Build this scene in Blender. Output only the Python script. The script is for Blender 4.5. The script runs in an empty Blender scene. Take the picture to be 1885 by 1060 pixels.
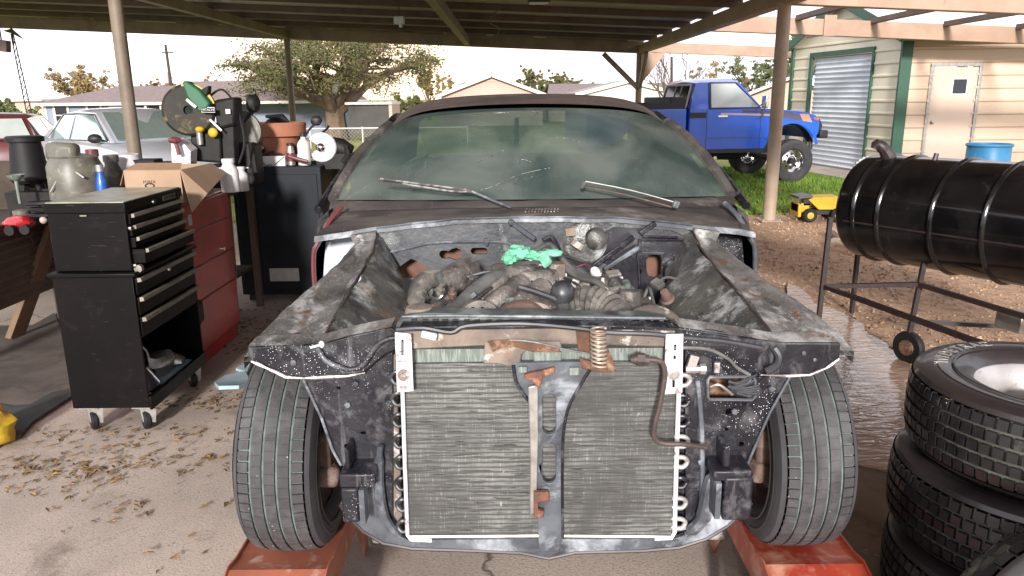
import bpy, bmesh, math, random
from mathutils import Vector, Matrix
from mathutils.geometry import tessellate_polygon
from mathutils.noise import noise as pnoise
random.seed(7)
S = bpy.context.scene
COL = S.collection
R = math.radians

# ---------------------------------------------------------------- camera
FPX, PITCH, ROLL, EYE = 1400.0, R(14.1), R(0.58), 1.52
fw = Vector((0, math.cos(PITCH), -math.sin(PITCH)))
r0 = Vector((1, 0, 0)); u0 = Vector((0, math.sin(PITCH), math.cos(PITCH)))
rt = math.cos(ROLL)*r0 - math.sin(ROLL)*u0
up = math.sin(ROLL)*r0 + math.cos(ROLL)*u0
cam_d = bpy.data.cameras.new('camera'); cam = bpy.data.objects.new('camera', cam_d); COL.objects.link(cam)
cam_d.sensor_width = 36; cam_d.lens = FPX/1885*36
cam_d.clip_start = 0.05; cam_d.clip_end = 2000
m = Matrix((rt, up, -fw)).transposed().to_4x4(); m.translation = Vector((0, 0, EYE))
cam.matrix_world = m
S.camera = cam

# ---------------------------------------------------------------- sky, sun, exposure
SUN_EL, SUN_AZ = 16.0, 184.0        # low lamp behind the photographer, added in place of a camera flash; azimuth clockwise from +Y
world = bpy.data.worlds.new('World'); S.world = world; world.use_nodes = True
wn = world.node_tree; wn.nodes.clear()
def N(t, nt, **k):
    n = nt.nodes.new(t)
    for a, b in k.items(): setattr(n, a, b)
    return n
sky = N('ShaderNodeTexSky', wn, sky_type='NISHITA', sun_disc=False)
sky.sun_elevation = R(SUN_EL); sky.sun_rotation = R(SUN_AZ); sky.dust_density = 3; sky.air_density = 1.3
tc = N('ShaderNodeTexCoord', wn)
# broken cloud deck: pale grey over the whole dome, with a warm band where the light is going down
mp = N('ShaderNodeMapping', wn); mp.inputs['Scale'].default_value = (1.0, 1.0, 3.5)
wn.links.new(tc.outputs['Generated'], mp.inputs[0])
cn = N('ShaderNodeTexNoise', wn); cn.inputs['Scale'].default_value = 2.2; cn.inputs['Detail'].default_value = 7
wn.links.new(mp.outputs[0], cn.inputs[0])
cr = N('ShaderNodeValToRGB', wn)
cr.color_ramp.elements[0].position = .36; cr.color_ramp.elements[0].color = (10.6, 10.9, 12.2, 1)
cr.color_ramp.elements[1].position = .64; cr.color_ramp.elements[1].color = (15.5, 15.2, 16.0, 1)
wn.links.new(cn.outputs[0], cr.inputs[0])
mx = N('ShaderNodeMixRGB', wn); mx.inputs[0].default_value = .98
wn.links.new(sky.outputs[0], mx.inputs[1]); wn.links.new(cr.outputs[0], mx.inputs[2])
# sunset glow, a lobe round the direction (-0.16, 0.98, 0)
dp = N('ShaderNodeVectorMath', wn, operation='DOT_PRODUCT'); dp.inputs[1].default_value = (-.16, .985, .02)
wn.links.new(tc.outputs['Generated'], dp.inputs[0])
rg = N('ShaderNodeMapRange', wn); rg.inputs[1].default_value = .955; rg.inputs[2].default_value = 1.0
wn.links.new(dp.outputs['Value'], rg.inputs[0])
mg = N('ShaderNodeMixRGB', wn); mg.inputs[2].default_value = (19, 12.5, 7.2, 1)
ml = N('ShaderNodeMath', wn, operation='MULTIPLY'); ml.inputs[1].default_value = .75
wn.links.new(rg.outputs[0], ml.inputs[0]); wn.links.new(ml.outputs[0], mg.inputs[0])
wn.links.new(mx.outputs[0], mg.inputs[1])
bg = N('ShaderNodeBackground', wn); bg.inputs[1].default_value = .078
wn.links.new(mg.outputs[0], bg.inputs[0])
wo = N('ShaderNodeOutputWorld', wn); wn.links.new(bg.outputs[0], wo.inputs[0])

sd = bpy.data.lights.new('flash_sun', 'SUN'); sd.energy = 3.8; sd.angle = R(6); sd.color = (1, .965, .92)
flash_sun = bpy.data.objects.new('flash_sun', sd); COL.objects.link(flash_sun)
sdir = Vector((math.sin(R(SUN_AZ))*math.cos(R(SUN_EL)), math.cos(R(SUN_AZ))*math.cos(R(SUN_EL)), math.sin(R(SUN_EL))))
flash_sun.rotation_euler = sdir.to_track_quat('Z', 'Y').to_euler()
S.view_settings.view_transform = 'Standard'; S.view_settings.look = 'None'
S.view_settings.exposure = 0.85; S.view_settings.gamma = 1
S.cycles.max_bounces = 8; S.cycles.transparent_max_bounces = 16

# ---------------------------------------------------------------- where a measured point of the place stands
def ray(px, py): return fw + (px-942.5)/FPX*rt + (530-py)/FPX*up
def W(px, py, D):                       # at distance D in front of the camera
    r = ray(px, py); return Vector((0, 0, EYE)) + r*(D/r.y)
def G(px, py, z=0.0):                   # at height z
    r = ray(px, py); return Vector((0, 0, EYE)) + r*((z-EYE)/r.z)
def sstep(a, b, x):
    t = max(0, min(1, (x-a)/(b-a))); return t*t*(3-2*t)
def ground_z(x, y):
    return -(0.6 + .4*sstep(-4, -14, x))*sstep(13, 42, y) - .14*sstep(-5, -7, x)*sstep(8, 10, y)*(1-sstep(13, 30, y))

# ---------------------------------------------------------------- materials
MATS = {}
def mat(name, c, c2=None, vs=4.0, lo=.4, hi=.62, rough=.6, metal=0.0, bump=0.0, bs=60.0, stain=None, stain2=None,
        speck=None, stretch=(1, 1, 1), spec=.5, coat=0.0, rough2=None, trans=0.0, alpha=1.0, wave=None, fine=None, fine2=None, crack=None):
    m = bpy.data.materials.new(name); m.use_nodes = True; nt = m.node_tree; L = nt.links.new
    b = nt.nodes['Principled BSDF']
    b.inputs['Metallic'].default_value = metal; b.inputs['Specular IOR Level'].default_value = spec
    b.inputs['Coat Weight'].default_value = coat; b.inputs['Coat Roughness'].default_value = .08
    b.inputs['Transmission Weight'].default_value = trans; b.inputs['Alpha'].default_value = alpha
    t = N('ShaderNodeTexCoord', nt); mp = N('ShaderNodeMapping', nt); mp.inputs['Scale'].default_value = stretch
    L(t.outputs['Object'], mp.inputs[0]); vec = mp.outputs[0]; obj = t.outputs['Object']
    rgb = N('ShaderNodeRGB', nt); rgb.outputs[0].default_value = (*c, 1); col = rgb.outputs[0]
    def noise(s, v=vec, d=6, r=.6, o=0):
        n = N('ShaderNodeTexNoise', nt); n.inputs['Scale'].default_value = s; n.inputs['Detail'].default_value = d
        n.inputs['Roughness'].default_value = r; n.inputs['Distortion'].default_value = o
        L(v, n.inputs['Vector']); return n.outputs[0]
    def ramp(x, a, bb):
        r = N('ShaderNodeMapRange', nt); r.inputs[1].default_value = a; r.inputs[2].default_value = bb
        L(x, r.inputs[0]); return r.outputs[0]
    def mix(f, a, bc):
        x = N('ShaderNodeMixRGB', nt); L(f, x.inputs[0]); L(a, x.inputs[1]); x.inputs[2].default_value = (*bc, 1); return x.outputs[0]
    vf = None
    if c2 is not None:
        vf = ramp(noise(vs), lo, hi); col = mix(vf, col, c2)
    if fine:                             # (colour, scale, lo, hi) on stretched coordinates of its own
        mp2 = N('ShaderNodeMapping', nt); mp2.inputs['Scale'].default_value = fine[4]; L(obj, mp2.inputs[0])
        col = mix(ramp(noise(fine[1], mp2.outputs[0], 3), fine[2], fine[3]), col, fine[0])
    if fine2:
        mp3 = N('ShaderNodeMapping', nt); mp3.inputs['Scale'].default_value = fine2[4]; L(obj, mp3.inputs[0])
        col = mix(ramp(noise(fine2[1], mp3.outputs[0], 3), fine2[2], fine2[3]), col, fine2[0])
    if wave:                             # (colour, scale, axis, lo, hi)
        w = N('ShaderNodeTexWave', nt, wave_type='BANDS', bands_direction=wave[2]); w.inputs['Scale'].default_value = wave[1]
        w.inputs['Distortion'].default_value = .6; L(obj, w.inputs[0])
        col = mix(ramp(w.outputs[1], wave[3], wave[4]), col, wave[0])
    for st in (stain, stain2):
        if st:                           # (colour, scale, lo, hi)
            col = mix(ramp(noise(st[1], vec, 8, .65, .4), st[2], st[3]), col, st[0])
    if speck:                            # (colour, scale, size, share)
        vo = N('ShaderNodeTexVoronoi', nt); vo.inputs['Scale'].default_value = speck[1]; L(obj, vo.inputs[0])
        near = ramp(vo.outputs['Distance'], speck[2], speck[2]*.6)
        sp = N('ShaderNodeSeparateColor', nt); L(vo.outputs['Color'], sp.inputs[0])
        gate = ramp(sp.outputs[0], 1-speck[3], 1-speck[3]+.02)
        area = ramp(noise(4.5, obj, 5), .50, .64)
        a = N('ShaderNodeMath', nt, operation='MULTIPLY'); L(near, a.inputs[0]); L(gate, a.inputs[1])
        a2 = N('ShaderNodeMath', nt, operation='MULTIPLY'); L(a.outputs[0], a2.inputs[0]); L(area, a2.inputs[1])
        col = mix(a2.outputs[0], col, speck[0])
    if crack:                            # thin wandering cracks (colour, cell scale, width)
        nd = N('ShaderNodeTexNoise', nt); nd.inputs['Scale'].default_value = 2.5; nd.inputs['Detail'].default_value = 6; L(obj, nd.inputs[0])
        ad = N('ShaderNodeMixRGB', nt, blend_type='ADD'); ad.inputs[0].default_value = .35; L(obj, ad.inputs[1]); L(nd.outputs[1], ad.inputs[2])
        ve = N('ShaderNodeTexVoronoi', nt, feature='DISTANCE_TO_EDGE'); ve.inputs['Scale'].default_value = crack[1]; L(ad.outputs[0], ve.inputs[0])
        col = mix(ramp(ve.outputs['Distance'], crack[2], 0), col, crack[0])
    L(col, b.inputs['Base Color'])
    if rough2 is not None:
        rr = N('ShaderNodeMapRange', nt); rr.inputs[3].default_value = rough; rr.inputs[4].default_value = rough2
        rr.inputs[1].default_value = .35; rr.inputs[2].default_value = .65
        L(noise(vs*1.7), rr.inputs[0]); L(rr.outputs[0], b.inputs['Roughness'])
    else: b.inputs['Roughness'].default_value = rough
    if bump:
        bu = N('ShaderNodeBump', nt); bu.inputs['Strength'].default_value = 1; bu.inputs['Distance'].default_value = bump
        L(noise(bs, vec, 5), bu.inputs['Height']); L(bu.outputs[0], b.inputs['Normal'])
    MATS[name] = m; return m

# ---------------------------------------------------------------- mesh builder
class MB:
    def __init__(s): s.v = []; s.f = []; s.m = []; s.mi = 0
    def add(s, vs, fs):
        o = len(s.v); s.v += [Vector(v) for v in vs]; s.f += [tuple(i+o for i in f) for f in fs]; s.m += [s.mi]*len(fs); return s
    def box(s, x0, x1, y0, y1, z0, z1):
        return s.add([(x0,y0,z0),(x1,y0,z0),(x1,y1,z0),(x0,y1,z0),(x0,y0,z1),(x1,y0,z1),(x1,y1,z1),(x0,y1,z1)],
                     [(0,3,2,1),(4,5,6,7),(0,1,5,4),(1,2,6,5),(2,3,7,6),(3,0,4,7)])
    def obox(s, c, size, rot=(0, 0, 0)):
        from mathutils import Euler
        q = Euler([R(a) for a in rot]).to_matrix(); c = Vector(c); a, b, d = [k/2 for k in size]
        P = [c + q @ Vector(p) for p in ((-a,-b,-d),(a,-b,-d),(a,b,-d),(-a,b,-d),(-a,-b,d),(a,-b,d),(a,b,d),(-a,b,d))]
        return s.add(P, [(0,3,2,1),(4,5,6,7),(0,1,5,4),(1,2,6,5),(2,3,7,6),(3,0,4,7)])
    def bar(s, a, b, w, h=None, upv=(0, 0, 1)):
        a = Vector(a); b = Vector(b); h = h or w; d = (b-a).normalized(); u = Vector(upv)
        if abs(d.dot(u)) > .98: u = Vector((0, 1, 0))
        x = d.cross(u).normalized()*w/2; z = x.cross(d).normalized()*h/2
        P = [a-x-z, a+x-z, a+x+z, a-x+z, b-x-z, b+x-z, b+x+z, b-x+z]
        return s.add(P, [(0,1,2,3),(7,6,5,4),(0,4,5,1),(1,5,6,2),(2,6,7,3),(3,7,4,0)])
    def tube(s, pts, r, n=8, cap=True, smooth=0):
        pts = [Vector(p) for p in pts]
        if smooth: pts = catmull(pts, smooth)
        k = len(pts); rs = r if isinstance(r, (list, tuple)) else [r]*k
        if len(rs) != k: rs = [rs[min(len(rs)-1, int(i/(k-1)*(len(rs)-1)+.5))] for i in range(k)]
        V = []; F = []; x = None
        for i, p in enumerate(pts):
            d = (pts[min(i+1, k-1)]-pts[max(i-1, 0)]).normalized()
            if x is None:
                u = Vector((0, 0, 1)) if abs(d.z) < .9 else Vector((0, 1, 0)); x = d.cross(u).normalized()
            else:
                x = (x-d*x.dot(d)); x = x.normalized() if x.length > 1e-6 else d.orthogonal().normalized()
            y = d.cross(x)
            for j in range(n):
                a = 2*math.pi*j/n; V.append(p+(x*math.cos(a)+y*math.sin(a))*rs[i])
        for i in range(k-1):
            for j in range(n):
                F.append((i*n+j, i*n+(j+1) % n, (i+1)*n+(j+1) % n, (i+1)*n+j))
        if cap: F += [tuple(range(n))[::-1], tuple(range((k-1)*n, k*n))]
        return s.add(V, F)
    def lathe(s, prof, o, axis=(0, 0, 1), n=24, a0=0, a1=360, cap=False):
        o = Vector(o); ax = Vector(axis).normalized(); x = ax.orthogonal().normalized()
        if abs(ax.z) > .99: x = Vector((1, 0, 0))
        elif abs(ax.x) > .99: x = Vector((0, 1, 0))
        y = ax.cross(x); full = abs(a1-a0) >= 359.9; nn = n if full else n+1; V = []; F = []
        for r, h in prof:
            for j in range(nn):
                a = R(a0+(a1-a0)*j/n); V.append(o+ax*h+(x*math.cos(a)+y*math.sin(a))*r)
        for i in range(len(prof)-1):
            for j in range(n):
                j2 = (j+1) % nn; F.append((i*nn+j, i*nn+j2, (i+1)*nn+j2, (i+1)*nn+j))
        if cap: F += [tuple(range(nn))[::-1], tuple(range((len(prof)-1)*nn, len(prof)*nn))]
        return s.add(V, F)
    def prism(s, pts, off, holes=()):
        loops = [[Vector(p) for p in pts]]+[[Vector(p) for p in h] for h in holes]; off = Vector(off)
        flat = [p for l in loops for p in l]; n = len(flat)
        tris = tessellate_polygon(loops)
        F = [tuple(t) for t in tris]+[tuple(i+n for i in reversed(t)) for t in tris]
        b = 0
        for l in loops:
            k = len(l)
            for i in range(k): F.append((b+i, b+(i+1) % k, n+b+(i+1) % k, n+b+i))
            b += k
        return s.add(flat+[p+off for p in flat], F)
    def grid(s, rows, closed=False, thick=None):
        n = len(rows[0]); V = [p for r in rows for p in r]; F = []
        for i in range(len(rows)-1):
            for j in range(n if closed else n-1):
                F.append((i*n+j, i*n+(j+1) % n, (i+1)*n+(j+1) % n, (i+1)*n+j))
        s.add(V, F)
        return s
    def sph(s, c, r, n=12, lump=0, seed=0):
        c = Vector(c); r = r if isinstance(r, (tuple, list)) else (r, r, r); V = []; F = []
        k = max(4, n//2+1)
        for i in range(k+1):
            t = math.pi*i/k
            for j in range(n):
                a = 2*math.pi*j/n; d = Vector((math.sin(t)*math.cos(a), math.sin(t)*math.sin(a), math.cos(t)))
                q = 1+(lump*pnoise(d*2.3+Vector((seed*7.1, seed, 0))) if lump else 0)
                V.append(c+Vector((d.x*r[0], d.y*r[1], d.z*r[2]))*q)
        for i in range(k):
            for j in range(n): F.append((i*n+j, i*n+(j+1) % n, (i+1)*n+(j+1) % n, (i+1)*n+j))
        return s.add(V, F)
    def jitter(s, a, sc=8):
        for v in s.v:
            v += Vector((pnoise(v*sc), pnoise(v*sc+Vector((9, 3, 1))), pnoise(v*sc+Vector((2, 8, 5)))))*a
        return s

def catmull(p, k):
    out = []
    for i in range(len(p)-1):
        a = p[max(i-1, 0)]; b = p[i]; c = p[i+1]; d = p[min(i+2, len(p)-1)]
        for j in range(k):
            t = j/k; out.append(.5*((2*b)+(c-a)*t+(2*a-5*b+4*c-d)*t*t+(3*b-a-3*c+d)*t**3))
    return out+[p[-1]]

ORG = {}
def mk(name, mb, mats, parent=None, bevel=0, sub=0, angle=35, fix=True):
    mats = mats if isinstance(mats, (list, tuple)) else [mats]
    if parent is None:
        xs = [v.x for v in mb.v]; ys = [v.y for v in mb.v]; zs = [v.z for v in mb.v]
        o = Vector(((min(xs)+max(xs))/2, (min(ys)+max(ys))/2, min(zs)))
    else: o = ORG[parent]
    me = bpy.data.meshes.new(name); me.from_pydata([tuple(v-o) for v in mb.v], [], mb.f)
    for m in mats: me.materials.append(MATS[m] if isinstance(m, str) else m)
    me.polygons.foreach_set('material_index', mb.m)
    if fix:
        b = bmesh.new(); b.from_mesh(me)
        bmesh.ops.remove_doubles(b, verts=b.verts, dist=1e-5)
        bmesh.ops.recalc_face_normals(b, faces=b.faces)
        la = R(angle)
        for e in b.edges: e.smooth = len(e.link_faces) == 2 and e.calc_face_angle(9) < la
        for f in b.faces: f.smooth = True
        b.to_mesh(me); b.free()
    ob = bpy.data.objects.new(name, me); COL.objects.link(ob)
    if parent is None: ob.location = o
    else: ob.parent = parent
    ORG[ob] = o
    if bevel:
        bv = ob.modifiers.new('bevel', 'BEVEL'); bv.width = bevel; bv.segments = 2; bv.limit_method = 'ANGLE'; bv.angle_limit = R(40)
    if sub:
        sm = ob.modifiers.new('sub', 'SUBSURF'); sm.levels = sub; sm.render_levels = sub
    return ob
def tag(o, label, cat, group=None):
    o['label'] = label; o['category'] = cat
    if group: o['group'] = group
    return o
def thing(name, label, cat, loc, group=None):
    o = bpy.data.objects.new(name, None); COL.objects.link(o); o.location = loc; o.empty_display_size = .1
    ORG[o] = Vector(loc); return tag(o, label, cat, group)
def struct(name, mb, m, kind='structure', **k):
    o = mk(name, mb, m, **k); o['kind'] = kind; return o
def one(name, mb, m, label, cat, group=None, **k):
    return tag(mk(name, mb, m, **k), label, cat, group)
def text_part(name, txt, size, loc, rot, m, parent, ext=.0015, org=None):
    cu = bpy.data.curves.new(name, 'FONT'); cu.body = txt; cu.size = size; cu.extrude = ext; cu.align_x = 'CENTER'; cu.align_y = 'CENTER'
    ob = bpy.data.objects.new(name, cu); COL.objects.link(ob)
    dg = bpy.context.evaluated_depsgraph_get(); me = bpy.data.meshes.new_from_object(ob.evaluated_get(dg))
    bpy.data.objects.remove(ob)
    q = rot if isinstance(rot, Matrix) else __import__('mathutils').Euler([R(a) for a in rot]).to_matrix()
    mb = MB(); mb.v = [q @ v.co + Vector(loc) for v in me.vertices]; mb.f = [tuple(p.vertices) for p in me.polygons]; mb.m = [0]*len(mb.f)
    return mk(name, mb, m, parent, fix=False)

# ---- palette
mat('concrete', (.45,.365,.305), (.35,.285,.24), vs=1.6, rough=.75, bump=.002, bs=120, stain=((.15,.11,.085), 2.6, .56, .74), stain2=((.42,.33,.28), 9, .55, .75), fine=((.25,.19,.155), 90, .5, .75, (1,1,1)), crack=((.10,.075,.06), .42, .0035))
mat('wet_concrete', (.17,.115,.08), (.11,.075,.052), vs=3, rough=.28, rough2=.12, stain=((.06,.042,.03), 5, .55, .7))
mat('gravel', (.44,.27,.165), (.30,.18,.105), vs=14, rough=.9, bump=.02, bs=45, stain=((.46,.30,.19), 30, .55, .66), stain2=((.15,.09,.055), 6, .55, .7))
mat('pebble', (.36,.22,.13), (.22,.13,.08), vs=9, rough=.85, stain=((.5,.36,.25), 6, .55, .6))
mat('lawn', (.14,.165,.025), (.21,.20,.03), vs=.35, rough=.95, bump=.04, bs=22, stain=((.075,.11,.015), 2.5, .5, .7), stain2=((.24,.22,.06), 9, .6, .75))
mat('blade', (.10,.21,.02), (.19,.27,.03), vs=3, rough=.7)
mat('litter', (.20,.115,.05), (.12,.08,.035), vs=12, rough=.8, stain=((.36,.2,.07), 25, .55, .6))
mat('roof_under', (.42,.37,.31), (.30,.26,.215), vs=1.2, rough=.7, bump=.004, bs=9, stretch=(.4,1,1), stain=((.38,.32,.26), 2.5, .5, .7))
mat('purlin', (.12,.075,.06), (.08,.05,.04), vs=3, rough=.7)
mat('tan_steel', (.33,.22,.155), (.28,.175,.12), vs=2.2, rough=.6, stain=((.24,.14,.09), 6, .6, .75), stretch=(1,1,1))
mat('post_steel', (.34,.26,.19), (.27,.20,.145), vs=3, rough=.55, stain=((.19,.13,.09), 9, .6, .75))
mat('shade_post', (.17,.13,.095), (.12,.09,.065), vs=3, rough=.6)  # darker copy of the post paint, the left post's shade in its colour
mat('dark_post', (.26,.185,.135), (.19,.135,.10), vs=3, rough=.6)
mat('cream_siding', (.60,.54,.41), (.55,.49,.37), vs=.8, rough=.55)
mat('pink_siding', (.52,.385,.29), (.48,.355,.265), vs=.8, rough=.55)
mat('green_trim', (.02,.075,.045), (.015,.055,.035), vs=3, rough=.5)
mat('roll_white', (.56,.59,.63), (.50,.53,.56), vs=1.5, rough=.5)
mat('door_pink', (.50,.375,.305), (.46,.345,.28), vs=1.2, rough=.55)
mat('dark_glass', (.02,.02,.025), rough=.1)
mat('white_roof', (.66,.60,.58), (.58,.52,.50), vs=1, rough=.5)
mat('blue_plastic', (.04,.22,.42), (.03,.18,.36), vs=4, rough=.45, stain=((.15,.3,.42), 8, .6, .7))
mat('black_gloss', (.004,.0035,.004), (.010,.009,.009), vs=5, rough=.08, rough2=.20, spec=.45, stain=((.03,.026,.024), 9, .60, .75))
mat('black_steel', (.02,.014,.016), (.035,.02,.018), vs=20, rough=.45)
mat('truck_blue', (.006,.10,.62), (.005,.075,.5), vs=1.5, rough=.3, coat=.8)
mat('stripe_dark', (.09,.07,.09), rough=.5)
mat('stripe_orange', (.62,.26,.10), rough=.5)
mat('stripe_tan', (.52,.34,.30), rough=.5)
mat('black_trim', (.015,.013,.015), rough=.55)
mat('chrome', (.75,.72,.72), rough=.18, metal=1)
mat('steel_worn', (.42,.40,.38), (.3,.28,.26), vs=20, rough=.4, metal=.8)
mat('glass_car', (.42,.45,.43), (.34,.38,.37), vs=2, rough=.12, coat=1)
mat('glass_sedan', (.55,.68,.66), (.48,.60,.60), vs=1.5, rough=.06, metal=.75)
mat('silver', (.80,.81,.90), (.72,.73,.82), vs=1, rough=.3, metal=.55, coat=.7)
mat('maroon', (.14,.03,.035), (.10,.022,.027), vs=2, rough=.4, coat=.5)
mat('red_lamp', (.55,.02,.03), rough=.2, coat=1)
mat('rubber', (.035,.032,.036), (.05,.046,.05), vs=9, rough=.75)
mat('tread', (.046,.043,.045), (.03,.028,.029), vs=14, rough=.8, bump=.0014, bs=120, stain=((.085,.082,.08), 6, .5, .7), stain2=((.02,.018,.018), 13, .56, .7), speck=((.35,.35,.36), 55, .13, .5))
mat('groove_dust', (.13,.165,.155), (.07,.09,.085), vs=25, rough=.9)
mat('wet_tread', (.007,.0065,.007), (.015,.013,.013), vs=12, rough=.28, rough2=.6, coat=.3, stain=((.09,.10,.08), 9, .57, .7), speck=((.5,.55,.5), 45, .13, .35))
mat('wet_sidewall', (.018,.014,.014), (.028,.021,.021), vs=5, rough=.4, coat=.25)
mat('mud', (.075,.075,.06), (.035,.033,.026), vs=14, rough=.8, bump=.004, bs=40)
mat('rim_silver', (.5,.47,.45), (.38,.35,.33), vs=5, rough=.35, metal=.7, stain=((.2,.15,.12), 12, .6, .7))
mat('rim_white', (.60,.57,.56), (.5,.47,.46), vs=5, rough=.4)
mat('hub_rust', (.13,.075,.058), (.075,.048,.04), vs=14, rough=.75, bump=.003, bs=60, stain=((.22,.17,.15), 11, .54, .70))
mat('rust', (.13,.055,.028), (.07,.034,.02), vs=16, rough=.85, bump=.002, bs=110, stain=((.25,.15,.09), 26, .54, .66), stain2=((.06,.03,.02), 12, .6, .7))
mat('rust_tan', (.20,.155,.125), (.09,.072,.062), vs=9, rough=.8, bump=.001, bs=120, stain=((.17,.085,.045), 11, .55, .7), stain2=((.42,.385,.35), 17, .54, .62), speck=((.05,.04,.035), 120, .28, .7))
mat('ramp_red', (.28,.032,.016), (.33,.065,.03), vs=5, rough=.42, stain=((.50,.26,.17), 7, .5, .68), stain2=((.13,.05,.03), 26, .62, .7), coat=.2)
mat('ramp_rust', (.34,.105,.06), (.24,.075,.04), vs=7, rough=.6, stain=((.5,.36,.3), 9, .55, .7))
mat('body_black', (.005,.0045,.008), (.014,.013,.017), vs=7, rough=.25, rough2=.55, bump=.0022, bs=30, stain=((.26,.27,.29), 5.5, .58, .78), stain2=((.075,.07,.075), 19, .54, .70), fine=((.10,.098,.105), 24, .60, .76, (1.6,1,.22)), spec=.38, speck=((.75,.78,.78), 210, .24, .6))
mat('body_grey', (.085,.092,.105), (.022,.024,.03), vs=6, rough=.4, bump=.0015, bs=40, stain=((.32,.34,.37), 7, .52, .70), stain2=((.05,.045,.045), 20, .6, .72), speck=((.05,.04,.04), 80, .2, .4))
mat('edge_pale', (.50,.46,.45), (.14,.12,.12), lo=.45, hi=.55, vs=22, rough=.4, metal=.5)
mat('firewall', (.06,.062,.068), (.012,.012,.016), vs=4.5, rough=.35, bump=.0016, bs=40, stain=((.22,.225,.22), 4.6, .52, .70), stain2=((.10,.085,.07), 12, .58, .7), speck=((.78,.82,.80), 190, .24, .7))
mat('firewall_dark', (.012,.011,.016), (.03,.028,.034), vs=8, rough=.25, bump=.001, bs=40, speck=((.75,.82,.80), 190, .26, .85))
mat('grime', (.085,.08,.07), (.022,.021,.022), vs=7, rough=.6, rough2=.2, bump=.007, bs=26, stain=((.33,.335,.325), 9, .52, .66), stain2=((.17,.09,.045), 6, .60, .70), fine=((.07,.065,.06), 22, .50, .62, (1.6,1,.28)), speck=((.6,.62,.6), 110, .22, .5))
mat('flange', (.17,.16,.15), (.05,.048,.048), vs=10, rough=.5, rough2=.18, bump=.006, bs=44, stain=((.38,.37,.36), 12, .53, .64), stain2=((.14,.075,.045), 18, .58, .67), stretch=(1,.5,1), speck=((.65,.63,.62), 150, .25, .6))
mat('cowl_grime', (.03,.025,.025), (.075,.064,.058), vs=5, rough=.65, bump=.002, bs=50, stain=((.20,.17,.15), 7, .54, .72), stain2=((.035,.028,.028), 11, .55, .68), stretch=(.35,1,1), speck=((.5,.5,.5), 75, .15, .3))
mat('roof_brown', (.115,.078,.068), (.065,.05,.046), vs=4, rough=.6, rough2=.8, stain=((.24,.19,.17), 5, .56, .75), stain2=((.09,.06,.055), 16, .57, .7), stretch=(.7,.7,1))
mat('primer', (.42,.46,.52), (.30,.33,.38), vs=9, rough=.6, stain=((.15,.13,.13), 10, .6, .7))
mat('interior', (.05,.055,.05), (.03,.033,.03), vs=4, rough=.9)
mat('interior_rust', (.17,.075,.045), (.10,.05,.035), vs=8, rough=.8)
mat('alu_white', (.60,.585,.61), (.55,.53,.56), vs=12, rough=.45, stain=((.22,.14,.16), 26, .57, .64), stain2=((.42,.38,.39), 12, .6, .7))
mat('core_edge', (.40,.37,.36), (.28,.26,.25), vs=20, rough=.5, metal=.4)
mat('condenser', (.15,.148,.14), (.085,.083,.079), vs=5, rough=.6, metal=.15, lo=.42, hi=.58, stretch=(1,1,1),
    fine=((.235,.232,.22), 60, .56, .70, (4.2,1,.30)), wave=((.05,.048,.046), 25, 'Z', .5, .0), fine2=((.026,.024,.023), 30, .50, .60, (.6,1,11)), stain=((.04,.038,.036), 3.2, .47, .66), stain2=((.30,.30,.29), 22, .65, .73))
mat('core_green', (.13,.155,.135), (.09,.11,.095), vs=12, rough=.6, fine=((.20,.22,.195), 60, .5, .6, (5,1,.4)))
mat('tank', (.11,.125,.12), (.035,.036,.038), vs=10, rough=.35, bump=.0015, bs=40, stain=((.26,.30,.285), 9, .54, .70), stain2=((.22,.09,.04), 9, .63, .72))
mat('engine_dust', (.125,.112,.097), (.042,.037,.034), vs=9, rough=.85, bump=.008, bs=36, stain=((.24,.215,.19), 14, .54, .66), stain2=((.035,.03,.028), 13, .55, .66))
mat('engine_alloy', (.20,.175,.155), (.075,.065,.06), vs=13, rough=.6, metal=.2, bump=.008, bs=42, stain=((.36,.31,.28), 18, .55, .66), stain2=((.045,.032,.028), 15, .55, .66), speck=((.6,.58,.55), 110, .22, .5))
mat('hose', (.055,.052,.05), (.13,.125,.118), vs=8, rough=.75, stain=((.055,.05,.048), 14, .55, .7))
mat('hose_black', (.015,.015,.018), (.045,.045,.05), vs=9, rough=.4)
mat('dark_rust', (.065,.04,.034), (.035,.024,.022), vs=20, rough=.6, stain=((.16,.09,.06), 25, .6, .7))
mat('hose_tan', (.45,.35,.30), (.32,.24,.20), vs=12, rough=.8)
mat('glove_green', (.14,.44,.28), (.08,.30,.18), vs=14, rough=.8, bump=.004, bs=60, stain=((.30,.62,.46), 14, .48, .68), stain2=((.06,.14,.10), 22, .60, .70))  # dark mottling puts the shade of the folds into the colour
mat('rust_bracket', (.17,.058,.026), (.08,.032,.02), vs=22, rough=.7, bump=.001, bs=90, stain=((.26,.13,.07), 30, .56, .66))
mat('spring', (.30,.22,.17), (.42,.34,.28), vs=30, rough=.5, metal=.5)
mat('white_plastic', (.62,.60,.60), (.52,.50,.50), vs=8, rough=.5)
mat('card', (.33,.225,.15), (.28,.185,.12), vs=4, rough=.85)
mat('card_in', (.30,.18,.10), (.25,.15,.09), vs=5, rough=.85)
mat('chest_black', (.0025,.0018,.002), (.0045,.003,.003), vs=3, rough=.4, spec=.14, stain=((.012,.010,.010), 7, .58, .75), fine=((.02,.018,.018), 40, .66, .70, (.3,.3,3)))
mat('chest_top', (.50,.48,.38), (.30,.28,.21), vs=9, rough=.3, metal=.4, stain=((.5,.5,.42), 14, .55, .7))
mat('handle_alu', (.30,.27,.23), (.22,.195,.165), vs=14, rough=.4, metal=.5)
mat('chest_red', (.42,.010,.016), (.28,.008,.012), vs=3, rough=.35, coat=.4)
mat('cab_blue', (.009,.012,.017), (.006,.008,.011), vs=5, rough=.6, spec=.25)
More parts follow.
